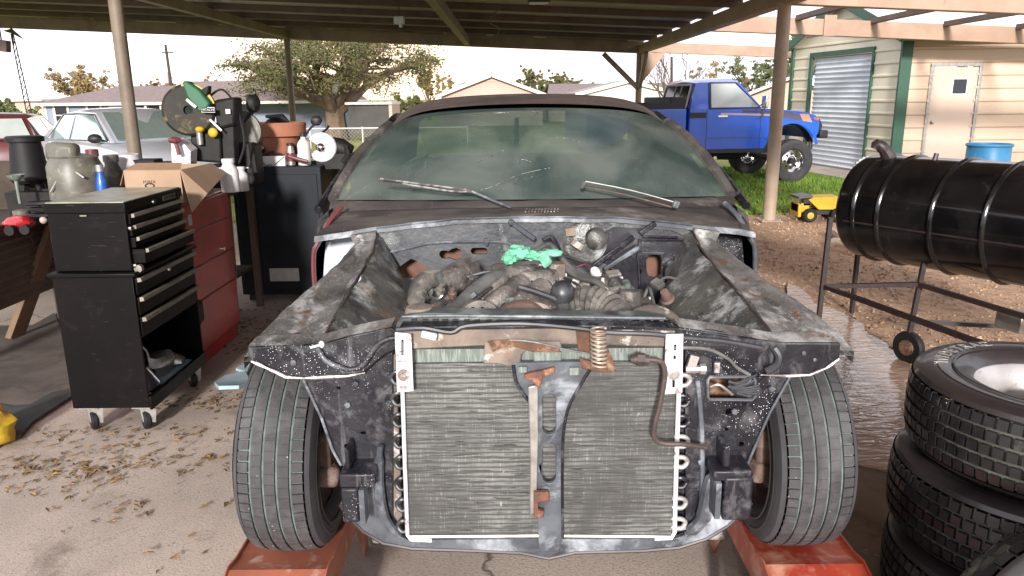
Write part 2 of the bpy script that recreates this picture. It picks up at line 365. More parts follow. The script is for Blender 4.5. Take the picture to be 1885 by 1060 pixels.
mat('paper', (.45,.45,.44), (.36,.36,.35), vs=20, rough=.8)
mat('terracotta', (.34,.135,.075), (.29,.11,.065), vs=6, rough=.8)
mat('jug', (.13,.125,.10), (.085,.08,.065), vs=9, rough=.45, stain=((.26,.25,.21), 14, .55, .7))
mat('saw_green', (.012,.10,.045), rough=.5)
mat('saw_dark', (.006,.0055,.005), (.014,.012,.010), vs=14, rough=.6, spec=.3)
mat('guard_amber', (.022,.016,.009), (.012,.010,.008), vs=9, rough=.6, spec=.3, stain=((.14,.10,.03), 12, .58, .7))
mat('yellow', (.55,.33,.01), (.48,.27,.01), vs=8, rough=.5)
mat('yellow_dirty', (.50,.32,.015), (.24,.13,.02), vs=14, rough=.6)
mat('wood', (.20,.125,.07), (.14,.085,.05), vs=5, rough=.8, stretch=(1,1,.2))
mat('wood_dark', (.055,.036,.025), (.035,.023,.016), vs=6, rough=.85)
mat('tin', (.13,.105,.078), (.085,.068,.052), vs=4, rough=.6, metal=.2, stain=((.19,.155,.115), 9, .55, .7))
mat('bark', (.15,.10,.065), (.10,.07,.045), vs=3, rough=.95, bump=.05, bs=4)
mat('leaf_olive', (.065,.07,.02), (.11,.10,.028), vs=.6, rough=.8)
mat('leaf_orange', (.26,.17,.07), (.19,.145,.06), vs=.5, rough=.8)
mat('leaf_green', (.065,.085,.022), (.11,.115,.03), vs=.5, rough=.8)
mat('shingle', (.17,.125,.115), (.135,.10,.09), vs=3, rough=.9)
mat('shingle_grey', (.27,.22,.20), (.22,.18,.165), vs=3, rough=.9)
mat('blue_wall', (.26,.28,.35), (.23,.25,.315), vs=2, rough=.8, wave=((.20,.22,.28), 2.6, 'Z', .0, .25))
mat('tan_wall', (.52,.38,.31), (.48,.35,.285), vs=2, rough=.8, wave=((.40,.29,.235), 2.2, 'Z', .0, .25))
mat('white_wall', (.55,.50,.48), (.50,.45,.43), vs=2, rough=.7)
mat('trim_white', (.66,.58,.53), rough=.6)
mat('shed_dark', (.055,.05,.048), (.045,.04,.038), vs=2, rough=.8)
mat('bottle_blue', (.01,.09,.40), rough=.35, coat=.5)
mat('tarp', (.33,.42,.46), (.26,.34,.38), vs=8, rough=.6)
mat('bulb_white', (.5,.51,.55), rough=.4)
mat('black_rubber', (.009,.008,.009), rough=.6, spec=.3)
mat('bone', (.5,.40,.32), (.4,.3,.22), vs=12, rough=.7)
mat('orange', (.6,.14,.03), rough=.6)
mat('floor_mat', (.075,.06,.05), (.13,.105,.088), vs=3, rough=.85, stain=((.05,.04,.035), 4, .55, .7))
mat('led_red', (.16,.01,.012), rough=.3, coat=.5)

# ================================================================ THE SETTING
# ground: one terrain sheet to the horizon, falling away gently behind the yard
xs = [-600, -300, -150, -90, -60, -40, -28, -20, -15, -11, -8, -6.5, -5, -2, 1, 3, 5, 8, 12, 18, 26, 40, 60, 100, 200, 600]
ys = [-60, -20, -6, 0, 4, 8, 9.3, 10.5, 12, 13, 15, 17, 20, 23, 26, 30, 34, 38, 42, 50, 70, 100, 160, 300, 600, 1200]
mb = MB(); mb.grid([[Vector((x, y, ground_z(x, y)-.02)) for x in xs] for y in ys]); struct('lawn', mb, 'lawn')
# concrete slab
mb = MB(); rows = []
for i in range(41):
    y = -2+i*.29; e = 1.55+.12*pnoise(Vector((0, y*.6, 0)))
    rows.append([Vector((-9+(e+9)*j/30, y, .0)) for j in range(31)])
mb.grid(rows); struct('concrete_floor', mb, 'concrete')
# gravel yard to the right, ragged edge against the grass
rows = []
for i in range(31):
    x = 1.2+i*.36
    far = 9.9+.5*pnoise(Vector((x*.9, 3, 0)))+.12*pnoise(Vector((x*5, 1, 0)))-.10*(x-3)
    rows.append([Vector((x, -2+(far+2)*j/30, -.006+.012*pnoise(Vector((x*2, j*.7, 0))))) for j in range(31)])
mb = MB(); mb.grid(rows); struct('gravel_yard', mb, 'gravel')
# puddle: rippled brown water over the slab's edge
wm = bpy.data.materials.new('water'); wm.use_nodes = True; nt = wm.node_tree; b = nt.nodes['Principled BSDF']
b.inputs['Base Color'].default_value = (.36,.24,.175,1); b.inputs['Roughness'].default_value = .06; b.inputs['IOR'].default_value = 1.9
t = N('ShaderNodeTexCoord', nt); mp = N('ShaderNodeMapping', nt); mp.inputs['Rotation'].default_value = (0,0,R(25)); mp.inputs['Scale'].default_value = (5, 16, 1)
n1 = N('ShaderNodeTexNoise', nt); n1.inputs['Scale'].default_value = 1.6; n1.inputs['Detail'].default_value = 3; n1.inputs['Distortion'].default_value = .8
bu = N('ShaderNodeBump', nt); bu.inputs['Distance'].default_value = .007; bu.inputs['Strength'].default_value = .8
nt.links.new(t.outputs['Object'], mp.inputs[0]); nt.links.new(mp.outputs[0], n1.inputs[0]); nt.links.new(n1.outputs[0], bu.inputs['Height']); nt.links.new(bu.outputs[0], b.inputs['Normal'])
MATS['water'] = wm
edge = [(1455,520),(1500,560),(1560,575),(1590,600),(1625,640),(1660,650),(1665,700),(1720,720),(1790,760),(1780,850),(1660,880),(1590,862),(1550,850),(1450,840),(1380,700),(1370,600)]
pts = [G(px, py, .012) for px, py in edge]; fine_ = []
for i in range(len(pts)):
    a, c = pts[i], pts[(i+1) % len(pts)]
    for k in range(8):
        p = a.lerp(c, k/8); fine_.append(p+Vector((pnoise(p*3)*.10, pnoise(p*3+Vector((5,5,5)))*.10, 0)))
mb = MB(); mb.prism(fine_, (0, 0, -.006)); struct('puddle', mb, 'water')

pts = [G(x, y, .006) for x, y in ((1440,800),(1600,840),(1720,780),(1850,800),(2100,1000),(2100,1400),(1500,1400),(1400,1000))]
mb = MB(); mb.prism(pts, (0,0,-.003)); struct('wet_floor', mb, 'wet_concrete')
# pebbles on the gravel (uncountable)
mb = MB(); rnd = random.Random(3)
for i in range(7000):
    x = rnd.uniform(1.7, 6.5); y = 2.6+7.2*rnd.random()**1.2
    s = rnd.uniform(.006, .02); p = Vector((x, y, -.004)); a = rnd.uniform(0, 6.28)
    q = [Vector((math.cos(a+k*1.57)*s*rnd.uniform(.7,1.2), math.sin(a+k*1.57)*s*rnd.uniform(.7,1.2), 0)) for k in range(4)]
    mb.add([p+v for v in q]+[p+Vector((0,0,s*.9))], [(0,1,4),(1,2,4),(2,3,4),(3,0,4)])
struct('pebbles', mb, 'pebble', kind='stuff', fix=False)
# grass blades on the near lawn
mb = MB(); rnd = random.Random(4)
for i in range(26000):
    x = rnd.uniform(2.6, 9); y = rnd.uniform(9.5, 17); 
    if x > 6.0 and y > 14.5: continue
    far = 9.9-.10*(x-3)
    if y < far: continue
    z = ground_z(x, y)-.02; h = rnd.uniform(.03, .075); a = rnd.uniform(0, 6.28); d = Vector((math.cos(a), math.sin(a), 0))*.012
    tip = Vector((x+rnd.uniform(-.03,.03), y+rnd.uniform(-.03,.03), z+h)); mb.add([Vector((x,y,z))-d, Vector((x,y,z))+d, tip], [(0,1,2)])
struct('grass_blades', mb, 'blade', kind='stuff', fix=False)

# fallen leaves and dirt on the slab
mb = MB(); rnd = random.Random(9)
cl = [((250,855),.24,120),((90,880),.22,90),((60,850),.22,40),((200,930),.12,30),((330,800),.2,40),((395,740),.14,90),((420,600),.25,160),((450,640),.15,80),((440,870),.08,14),((330,1025),.05,3),((280,850),.8,26),((250,960),.6,12),((120,800),.25,80),((500,570),.2,60)]
for (px, py), sp, n in cl:
    c = G(px, py)
    for i in range(n):
        p = c+Vector((rnd.gauss(0, sp), rnd.gauss(0, sp*.42), rnd.uniform(.003,.012))); s = rnd.uniform(.006, .026); a = rnd.uniform(0, 6.28)
        d = Vector((math.cos(a), math.sin(a), 0)); e = Vector((-d.y, d.x, 0)); cu = rnd.uniform(.05, .35)*s
        w = rnd.uniform(.3,.55)
        mb.add([p-d*s, p-e*s*w+Vector((0,0,cu)), p+d*s, p+e*s*w+Vector((0,0,cu*rnd.random())), p-d*s*.3-e*s*w*1.2+Vector((0,0,cu*.5))], [(0,4,1,2),(0,2,3)])
struct('leaf_litter', mb, 'litter', kind='stuff', fix=False)

# ================================================================ CARPORT
def zr(x): return 2.53+.0477*(3.2-x)
BX = 3.2
cp = thing('carport', 'long open metal carport with brown ribbed roof over the stripped black car', 'carport', (BX, 9.3, 0))
x0r, x1r, y0r, y1r = -15.0, BX+.12, 1.1, 19.75  # front edge held back, out of view, to let the low lamp in
mb = MB(); prof = []
n = 76
for i in range(n+1):                       # roof sheet, ribs running across
    y = y0r+(y1r-y0r)*i/n
    for dy, dz in ((0, 0), (.1, 0), (.12, .03), (.15, .03), (.17, 0)): prof.append((y+dy, dz))
mb.grid([[Vector((x, y, zr(x)+.30+dz)) for y, dz in prof] for x in (-3.8, x1r)]); mb.grid([[Vector((x, y, zr(x)+.30+dz)) for y, dz in prof if y > 8.4] for x in (x0r, -3.8)])  # left bay cut back, out of view, so the lamp reaches the sedan
mk('roof_panel', mb, 'roof_under', cp, fix=False)
y = 19.5-1.55
k = 0
while y > 1.2:
    mb = MB(); x0s, x0r = x0r, (x0r if y > 8.4 else -3.8); mb.add([(x0r,y-.03,zr(x0r)+.19),(x1r,y-.03,zr(x1r)+.19),(x1r,y+.03,zr(x1r)+.19),(x0r,y+.03,zr(x0r)+.19),
                       (x0r,y-.03,zr(x0r)+.295),(x1r,y-.03,zr(x1r)+.295),(x1r,y+.03,zr(x1r)+.295),(x0r,y+.03,zr(x0r)+.295)],
                      [(0,3,2,1),(4,5,6,7),(0,1,5,4),(1,2,6,5),(2,3,7,6),(3,0,4,7)])
    mk('purlin', mb, 'purlin', cp, fix=False); y -= 1.62; k += 1; x0r = x0s
def xbeam(name, xa, xb, y, w, h, dz, m, par):
    mb = MB(); mb.add([(xa,y,zr(xa)+dz),(xb,y,zr(xb)+dz),(xb,y+w,zr(xb)+dz),(xa,y+w,zr(xa)+dz),
                       (xa,y,zr(xa)+dz+h),(xb,y,zr(xb)+dz+h),(xb,y+w,zr(xb)+dz+h),(xa,y+w,zr(xa)+dz+h)],
                      [(0,3,2,1),(4,5,6,7),(0,1,5,4),(1,2,6,5),(2,3,7,6),(3,0,4,7)])
    return mk(name, mb, m, par, bevel=.008)
xbeam('header_beam', x0r, BX+.1, 19.5, .14, .275, 0, 'dark_post', cp)
for xa in (-11.2, -10.1, -8.1, -7.0, -5.45, -4.3, -3.3, -2.6, -1.55, -.4, .9, 1.9): mb = MB(); mb.box(xa, xa+.99, 19.52, 19.62, zr(xa)+.2, zr(xa)+.33); mk('closure_strip', mb, 'dark_post', cp)
for xb, w, m_ in ((-1.03,.13,'dark_post'), (-5.45,.13,'dark_post')):
    mb = MB(); mb.box(xb-w/2, xb+w/2, (8.4 if xb < -4 else 1.1), 19.5, zr(xb)+.02, zr(xb)+.185); mk('rafter_beam', mb, m_, cp)
mb = MB(); mb.box(BX-.04, BX+.12, 1.1, 19.5, zr(BX)-.0, zr(BX)+.20); mk('side_beam', mb, 'tan_steel', cp, bevel=.01)
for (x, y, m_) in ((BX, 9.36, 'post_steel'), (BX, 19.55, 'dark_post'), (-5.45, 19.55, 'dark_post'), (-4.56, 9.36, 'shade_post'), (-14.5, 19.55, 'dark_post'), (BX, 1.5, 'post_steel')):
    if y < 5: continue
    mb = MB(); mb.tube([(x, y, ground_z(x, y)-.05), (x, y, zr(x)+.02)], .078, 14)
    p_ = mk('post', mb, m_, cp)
    if y < 12:
        mb = MB(); mb.obox((x, y, .006), (.26, .26, .012)); 
        for dx in (-.1, .1):
            for dy in (-.1, .1): mb.lathe([(.0,.03),(.012,.03),(.012,.01)], (x+dx, y+dy, 0), n=6)
        mk('base_plate', mb, m_, cp)
for s, e in ((-.95, 1), (0, 0)):
    if e: mb = MB(); mb.bar((BX-.9, 19.5, zr(BX)), (BX-.04, 19.5, zr(BX)-.82), .11, .11); mk('brace', mb, 'dark_post', cp)
mb = MB(); mb.prism([(BX+.02, 19.42, zr(BX)), (BX+.62, 19.42, zr(BX)), (BX+.02, 19.42, zr(BX)-.75)], (0,.04,0)); mk('gusset', mb, 'tan_steel', cp)
mb = MB(); mb.bar((BX, 19.4, zr(BX)-.8), (BX, 18.6, zr(BX)-.02), .09, .09); mk('brace', mb, 'dark_post', cp)
# wires along the roof
mb = MB(); mb.tube([(-.1, 12, zr(0)+.16), (-.35, 14, zr(0)+.12), (-.2, 16, zr(0)+.14), (-.5, 19.3, zr(0)+.05)], .008, 5, smooth=6); mk('cable', mb, 'black_trim', cp)

# open purlin frame to the right, joined to the carport
cr_ = thing('pergola_frame', 'open tan steel carport frame with bare rafters beside the cream metal building', 'carport frame', (7, 9.3, 0))
xbeam('header_beam', BX+.02, 12.5, 9.3, .15, .30, .0, 'tan_steel', cr_)
xbeam('header_beam', BX+.13, 12.5, 13.2, .15, .26, .02, 'tan_steel', cr_)
mb = MB(); mb.box(BX+1.98, BX+2.18, 13.17, 13.19, zr(5)+.0, zr(5)+.33); mk('splice_plate', mb, 'tan_steel', cr_)
xbeam('header_beam', BX+.13, 10.2, 19.5, .14, .25, .03, 'tan_steel', cr_)
for xb in (4.75, 6.0, 7.2, 8.4, 9.7, 11.0):
    mb = MB(); mb.box(xb-.05, xb+.05, 9.46, 13.19, zr(xb)+.24, zr(xb)+.32); mk('rafter', mb, 'purlin', cr_)
mb = MB(); mb.grid([[Vector((x, y, zr(BX)+.24)) for x in (BX+.13, 4.1)] for y in (1.1, 8.2)]); mk('roof_panel', mb, 'roof_under', cr_, fix=False)
for (x, y) in ((12.4, 9.38), (12.4, 13.3)):
    mb = MB(); mb.tube([(x, y, -.05), (x, y, zr(x)+.02)], .078, 12); mk('post', mb, 'post_steel', cr_)
for y_ in (2.2, 4.4, 6.6):
    xbeam('header_beam', BX+.13, 12.5, y_, .12, .2, .02, 'tan_steel', cr_)

# light fittings under the roof
p = W(735, 37, 13.2)
lf = thing('light_socket', 'small white bulb holder hanging under the carport roof above the car', 'light socket', p)
mb = MB(); mb.obox(p, (.17, .12, .12)); mk('housing', mb, 'bulb_white', lf, bevel=.015)
mb = MB(); mb.tube([p+Vector((.02,0,-.05)), p+Vector((.02,0,-.11))], .03, 8); mk('socket', mb, 'bulb_white', lf)
mb = MB(); mb.tube([p+Vector((0,0,.05)), Vector((p.x, p.y, zr(p.x)+.3))], .008, 5); mk('cord', mb, 'black_trim', lf)
p = W(992, -2, 10.6)
lf = thing('ceiling_lamp', 'flat white lamp fixture under the roof at the top edge of the picture', 'lamp', p)
mb = MB(); mb.obox(p, (.30, .2, .09)); mk('housing', mb, 'black_trim', lf, bevel=.02)
mb = MB(); mb.obox(p+Vector((0,0,-.052)), (.25, .15, .02)); mk('lens', mb, 'bulb_white', lf, bevel=.005)
mb = MB(); mb.tube([p+Vector((0,0,.03)), Vector((p.x, p.y, zr(p.x)+.3))], .02, 6); mk('stem', mb, 'black_trim', lf)
p = W(4, 84, 12)
hb = thing('hanging_box', 'small dark box hanging under the roof at the far left', 'hanging box', p)
mb = MB(); mb.obox(p, (.2, .12, .17), (0, 8, 0)); mk('body', mb, 'purlin', hb, bevel=.01)
mb = MB(); mb.tube([p+Vector((0,0,.08)), Vector((p.x, p.y, zr(p.x)+.2))], .012, 5); mk('rod', mb, 'black_trim', hb)

# ================================================================ METAL BUILDING (right)
A = G(1447, 296); B = G(1641, 327); B.z = A.z = -.02
dirR = Vector((1, .0, 0)); C_ = B+dirR*7.5
gx = (B-A); gl = gx.length; gx.normalize()
bd = thing('metal_building', 'cream and green metal building with white roll up door and pink side door', 'building', (B.x, B.y, 0))
EV = 2.56
def onw(o, d, s, z): return Vector((o.x+d.x*s, o.y+d.y*s, z))
def siding(name, o, d, length, ztop_f, m, step=.228, holes=()):
    nrm = Vector((d.y, -d.x, 0))       # towards the camera
    if nrm.y > 0: nrm = -nrm
    mb = MB(); z = 0; ns = 40
    zs = []
    while z < 4.4:
        for dz, out in ((0, .022), (.03, .022), (.045, 0), (.205, 0)): zs.append((z+dz, out))
        z += step
    for i in range(ns):
        s0, s1 = length*i/ns, length*(i+1)/ns; sm = (s0+s1)/2; zt = ztop_f(sm)
        for k in range(len(zs)-1):
            (za, oa), (zb, ob_) = zs[k], zs[k+1]
            if za >= zt: break
            zb2 = min(zb, zt); zm = (za+zb2)/2
            if any(h[0] < sm < h[1] and h[2] < zm < h[3] for h in holes): continue
            mb.add([onw(o, d, s0, za)+nrm*oa, onw(o, d, s1, za)+nrm*oa, onw(o, d, s1, zb2)+nrm*ob_, onw(o, d, s0, zb2)+nrm*ob_], [(0,1,2,3)])
    return mk(name, mb, m, bd, angle=20), nrm
RIDGE = 3.35
gtop = lambda s: EV+(RIDGE-EV)*(1-abs(s-gl/2)/(gl/2))
fd = lambda px: None
def sat(o, d, px, py=220):             # where along a wall a sight line meets it
    r = ray(px, py); den = r.x*d.y-r.y*d.x
    return -(o.x*r.y-o.y*r.x)/(d.x*r.y-d.y*r.x)
ra, rb = sat(A, gx, 1490), sat(A, gx, 1597)
RH = 2.28
siding('gable_wall', A, gx, gl, gtop, 'cream_siding', holes=((ra, rb, -1, RH),))
nG = Vector((gx.y, -gx.x, 0)); nG = nG if nG.y < 0 else -nG
da, db = sat(B, dirR, 1704), sat(B, dirR, 1792)
DH = 1.99
siding('front_wall', B, dirR, 7.5, lambda s: EV, 'pink_siding', holes=((da, db, -1, DH),))
nF = Vector((0, -1, 0))
def slabw(name, o, d, nrm, s0, s1, z0, z1, out0, out1, m, par):
    mb = MB(); P = []
    for out in (out0, out1):
        P += [onw(o,d,s0,z0)+nrm*out, onw(o,d,s1,z0)+nrm*out, onw(o,d,s1,z1)+nrm*out, onw(o,d,s0,z1)+nrm*out]
    mb.add(P, [(0,1,2,3),(7,6,5,4),(0,4,5,1),(1,5,6,2),(2,6,7,3),(3,7,4,0)]); return mk(name, mb, m, par, bevel=.004)
# roll-up door
mb = MB(); k = 0; z = 0; pr = []
while z < RH: pr += [(z, -.05), (z+.05, -.02), (z+.075, -.05)]; z += .1
mb.grid([[onw(A, gx, s, z)+nG*o_ for s in (ra, rb)] for z, o_ in pr]); rd = mk('roll_up_door', mb, 'roll_white', bd, angle=20)
slabw('door_frame', A, gx, nG, ra-.12, ra-.005, 0, RH+.1, .0, .05, 'green_trim', bd)
slabw('door_frame', A, gx, nG, rb+.005, rb+.05, 0, RH, .0, .05, 'green_trim', bd)
slabw('door_frame', A, gx, nG, ra, rb+.05, RH, RH+.1, .0, .052, 'green_trim', bd)
# man door
dr = slabw('door', B, dirR, nF, da+.03, db-.03, .03, DH-.03, -.03, .01, 'door_pink', bd)
slabw('door_frame', B, dirR, nF, da-.03, da+.025, 0, DH+.02, -.02, .04, 'steel_worn', bd)
slabw('door_frame', B, dirR, nF, db-.025, db+.03, 0, DH+.02, -.02, .04, 'steel_worn', bd)
slabw('door_frame', B, dirR, nF, da-.03, db+.03, DH-.02, DH+.045, -.02, .043, 'steel_worn', bd)
dw = (da+db)/2
slabw('door_window', B, dirR, nF, dw-.02, dw+.22, 1.5, 1.75, .0, .018, 'dark_glass', dr)
slabw('window_frame', B, dirR, nF, dw-.045, dw+.245, 1.475, 1.775, .0, .014, 'white_plastic', dr)
mb = MB(); q = onw(B, dirR, da+.10, 1.0)+nF*.05; mb.sph(q, .032, 10); mb.tube([q, q-nF*.05], .015, 8); mk('handle', mb, 'steel_worn', dr)
# corner, trims, roof
slabw('corner_trim', B, dirR, nF, -.09, .11, 0, EV, .0, .06, 'green_trim', bd)
slabw('corner_trim', A, gx, nG, -.05, .06, 0, EV, .0, .05, 'green_trim', bd)
mid = onw(A, gx, gl/2, RIDGE); ov = nG*.18
back = Vector((7.5, .0, 0))
mb = MB()
a_ = onw(A, gx, -.12, EV-.04)+ov; b_ = onw(B, gx, .15, EV-.04)+ov; r_ = mid+ov+Vector((0,0,.03))
mb.add([b_, b_+back, r_+back, r_, a_, a_+back], [(0,1,2,3), (3,2,5,4)])
v2 = [v-Vector((0,0,.05)) for v in (b_, b_+back, r_+back, r_, a_, a_+back)]
mb.add(v2, [(3,2,1,0), (4,5,2,3)]); mk('roof', mb, 'white_roof', bd)
for e0, e1 in ((a_, r_), (r_, b_)):
    mb = MB(); mb.bar(e0+nG*.012+Vector((0,0,-.05)), e1+nG*.012+Vector((0,0,-.05)), .03, .17); mk('gable_trim', mb, 'green_trim', bd)
mb = MB(); mb.bar(b_+Vector((0,-.02,-.05)), b_+back+Vector((0,-.02,-.05)), .03, .13); mk('eave_trim', mb, 'green_trim', bd)
mb = MB(); mb.bar(r_+Vector((0,0,.03)), r_+back+Vector((0,0,.03)), .3, .05); mk('ridge_cap', mb, 'white_roof', bd)
mb = MB(); mb.box(A.x-.3, B.x+8, B.y-.35, B.y-.05, -.05, .05); 
mb = MB(); mb.prism([A+nG*.9+Vector((0,0,.03)), B+nG*.9+Vector((0,0,.03)), B+Vector((0,0,.03)), A+Vector((0,0,.03))], (0,0,-.1)); struct('concrete_apron', mb, 'concrete')
# beige shed with white roof between truck and building
sh = thing('small_shed', 'small tan shed with bright white roof behind the blue truck', 'shed', (6.3, 24, 0))
def gable(par, cx, y, w, dpt, z0, ze, zrg, wall, roof, trim, over=.35, rot=0, roofname='roof'):
    q = Matrix.Rotation(R(rot), 3, 'Z'); o = Vector((cx, y, 0))
    T = lambda x, yy, z: o+q @ Vector((x, yy, z))
    h = w/2; mb = MB()
    mb.add([T(-h,0,z0), T(h,0,z0), T(h,0,ze), T(0,0,zrg), T(-h,0,ze), T(-h,dpt,z0), T(h,dpt,z0), T(h,dpt,ze), T(0,dpt,zrg), T(-h,dpt,ze)],
           [(0,1,2,3,4), (5,9,8,7,6), (0,4,9,5), (1,6,7,2)]); wl = mk('wall', mb, wall, par, angle=10)
    mb = MB(); s = (zrg-ze)/h
    for sg in (-1, 1):
        P = [T(0,-over,zrg+.02), T(0,dpt+over,zrg+.02), T(sg*(h+over),dpt+over,ze-s*over+.02), T(sg*(h+over),-over,ze-s*over+.02)]
        mb.add(P+[v+Vector((0,0,.10)) for v in P], [(0,1,2,3),(7,6,5,4),(0,4,5,1),(1,5,6,2),(2,6,7,3),(3,7,4,0)])
    rf = mk(roofname, mb, roof, par, angle=10)
    if trim:
        for sg in (-1, 1):
            mb = MB(); mb.bar(T(0,-over-.04,zrg-.02), T(sg*(h+over),-over-.04,ze-s*over-.02), .06, .24); mk('fascia', mb, trim, rf)
    return wl, T
c = W(1441, 175, 26)
sh.location = (c.x, 26, 0); ORG[sh] = Vector((c.x, 26, 0))
_, T = gable(sh, c.x+.35, 26, 2.9, 4, -.5, 1.45, 2.0, 'pink_siding', 'white_roof', None, rot=-28)

# ================================================================ HOUSES BEHIND
def window(par, T, x, z0, z1, w, y=-.02):
    mb = MB(); mb.add([T(x-w/2,y-.03,z0),T(x+w/2,y-.03,z0),T(x+w/2,y-.03,z1),T(x-w/2,y-.03,z1),T(x-w/2,y+.05,z0),T(x+w/2,y+.05,z0),T(x+w/2,y+.05,z1),T(x-w/2,y+.05,z1)],
                      [(0,1,2,3),(7,6,5,4),(0,4,5,1),(1,5,6,2),(2,6,7,3),(3,7,4,0)]); wd = mk('window', mb, 'dark_glass', par)
    for a, b_, c0, c1 in ((x-w/2-.14, x-w/2, z0-.12, z1+.14), (x+w/2, x+w/2+.14, z0-.12, z1+.14), (x-w/2, x+w/2, z1, z1+.14), (x-w/2, x+w/2, z0-.12, z0), (x-w/2, x+w/2, (z0+z1)/2-.03, (z0+z1)/2+.03)):
        mb = MB(); P = [T(a,y-.07,c0),T(b_,y-.07,c0),T(b_,y-.07,c1),T(a,y-.07,c1),T(a,y,c0),T(b_,y,c0),T(b_,y,c1),T(a,y,c1)]
        mb.add(P, [(0,1,2,3),(7,6,5,4),(0,4,5,1),(1,5,6,2),(2,6,7,3),(3,7,4,0)]); mk('window_frame', mb, 'trim_white', wd)
# blue house, hip end to the left
D = 50
def hx(px, D): return W(px, 200, D).x
bh = thing('blue_house', 'long low blue house with brown shingle roof and white trimmed windows behind the silver car', 'house', (hx(83, D), D, -1))
X0, X1, X2, X3 = hx(83,D), hx(236,D), hx(312,D), hx(600,D)
ze = W(150, 190, D).z
mb = MB(); mb.box(X0, X1, D, D+9, -1.1, ze); mb.box(X1+.003, X3, D+1.9, D+9.01, -1.1, ze); mk('wall', mb, 'blue_wall', bh)
T = lambda x, y, z: Vector((x, D+y, z))
for a, w in ((113, .75), (174, .75)): window(bh, T, hx(a, D), ze-1.35, ze-.12, w)
window(bh, lambda x,y,z: Vector((x, D+y, z)), hx(218, D), ze-.95, ze-.3, .85)
mb = MB(); zt1 = W(180, 159, D+4.5).z; zt2 = W(400, 149, D+4.5).z
mb.add([(X0-.4,D-.5,ze),(X3,D-.5,ze),(X3,D+9.5,ze),(X0-.4,D+9.5,ze),(hx(158,D),D+4.5,zt1),(X3,D+4.5,zt1)], [(0,1,5,4),(0,4,3),(2,3,4,5),(1,2,5)])
rf = mk('roof', mb, 'shingle', bh, angle=5)
mb = MB(); xa = hx(258, D)
mb.add([(xa,D-.6,ze+.02),(X3+1,D-.6,ze+.02),(X3+1,D+9.6,ze+.02),(xa,D+9.6,ze+.02),(xa+1.3,D+4.5,zt2),(X3,D+4.5,zt2)], [(0,1,5,4),(0,4,3),(2,3,4,5),(1,2,5)])
mk('roof', mb, 'shingle', bh, angle=5)
mb = MB(); mb.box(X0-.45, X3, D-.62, D-.55, ze-.14, ze+.03); mk('fascia', mb, 'trim_white', bh)
for px in (272, 300, 340, 400): mb = MB(); mb.box(hx(px,D)-.07, hx(px,D)+.07, D-.3, D-.16, -1.1, ze-.14); mk('porch_post', mb, 'trim_white', bh)
mb = MB(); mb.box(X0-.05, X0+.09, D-.04, D-.003, -1.1, ze); mk('corner_board', mb, 'trim_white', bh)
# beige block left of it
c = W(30, 184, 62); lb = thing('beige_house', 'low beige flat roofed house at the far left behind the red car', 'house', (c.x, 62, -1))
mb = MB(); mb.box(hx(-40,62), hx(80,62), 62, 68, -1.1, c.z-.1); mk('wall', mb, 'tan_wall', lb)
mb = MB(); mb.box(hx(-46,62), hx(84,62), 61.6, 68.3, c.z-.1, c.z+.06); mk('roof', mb, 'white_roof', lb)
# tan gable in the middle
D = 60; a = W(905, 138, D); l = W(805, 178, D)
th = thing('tan_gable_house', 'tan clapboard house gable behind the black car roof', 'house', (a.x, D, -.7))
gable(th, a.x, D, 2*(a.x-l.x)-.6, 12, -.8, l.z+.15, a.z, 'tan_wall', 'shingle', 'trim_white', over=.4)
mb = MB(); mb.prism([(a.x-.45, D-.05, a.z-.5), (a.x+.45, D-.05, a.z-.5), (a.x, D-.05, a.z-.15)], (0,.03,0)); mk('gable_vent', mb, 'tan_wall', th)
# two more roofs to its right
D = 66; a = W(1100, 154, D)
gh = thing('grey_roof_house', 'house with long grey brown roof right of the tan gable', 'house', (a.x, D+3, -.7))
zt = W(1100, 153, D+8).z; zb = W(1100, 182, D+2).z
mb = MB(); mb.add([(hx(1008,D),D+2,zb),(hx(1260,D),D+2,zb),(hx(1260,D),D+9,zt),(hx(1020,D),D+9,zt)], [(0,1,2,3)]); mb.add([(hx(1008,D),D+16,zb),(hx(1260,D),D+16,zb),(hx(1260,D),D+9,zt),(hx(1020,D),D+9,zt)], [(3,2,1,0)]); mk('roof', mb, 'shingle', gh)
mb = MB(); mb.box(hx(1012,D), hx(1256,D), D+2.6, D+15, -.8, zb-.02); mk('wall', mb, 'tan_wall', gh)
D = 58; a = W(1156, 149, D); l = W(1085, 172, D)
wh = thing('pale_gable_house', 'pale house with wide low gable behind the bare tree', 'house', (a.x, D, -.7))
gable(wh, a.x, D, 2*(a.x-l.x)+1.5, 10, -.8, l.z, a.z, 'white_wall', 'shingle_grey', 'trim_white', over=.3)
# white cottage behind the big tree
D = 58
wc = thing('white_cottage', 'white sided cottage with porch behind the big tree trunk', 'house', (hx(580,D), D, -.7))
zt = W(590, 190, D).z
mb = MB(); mb.box(hx(470,D), hx(606,D), D, D+7, -.8, zt); mk('wall', mb, 'white_wall', wc)
mb = MB(); mb.box(hx(606,D)+.003, hx(638,D), D+1.5, D+7, -.8, zt-.01); mk('porch_wall', mb, 'tan_wall', wc)
mb = MB(); P = [(hx(462,D),D-.4,zt),(hx(642,D),D-.4,zt),(hx(642,D),D+7.4,zt),(hx(462,D),D+7.4,zt)]; mb.prism(P, (0,0,.18)); mk('roof', mb, 'white_roof', wc)
for px in (633,): mb = MB(); mb.box(hx(px,D)-.2, hx(px,D)+.2, D-.2, D+.1, -.8, zt); mk('porch_post', mb, 'tan_wall', wc)
Tc = lambda x, y, z: Vector((x, D+y, z))
window(wc, Tc, hx(560, D), zt-1.5, zt-.5, .5); window(wc, Tc, hx(582, D), zt-1.5, zt-.5, .4)
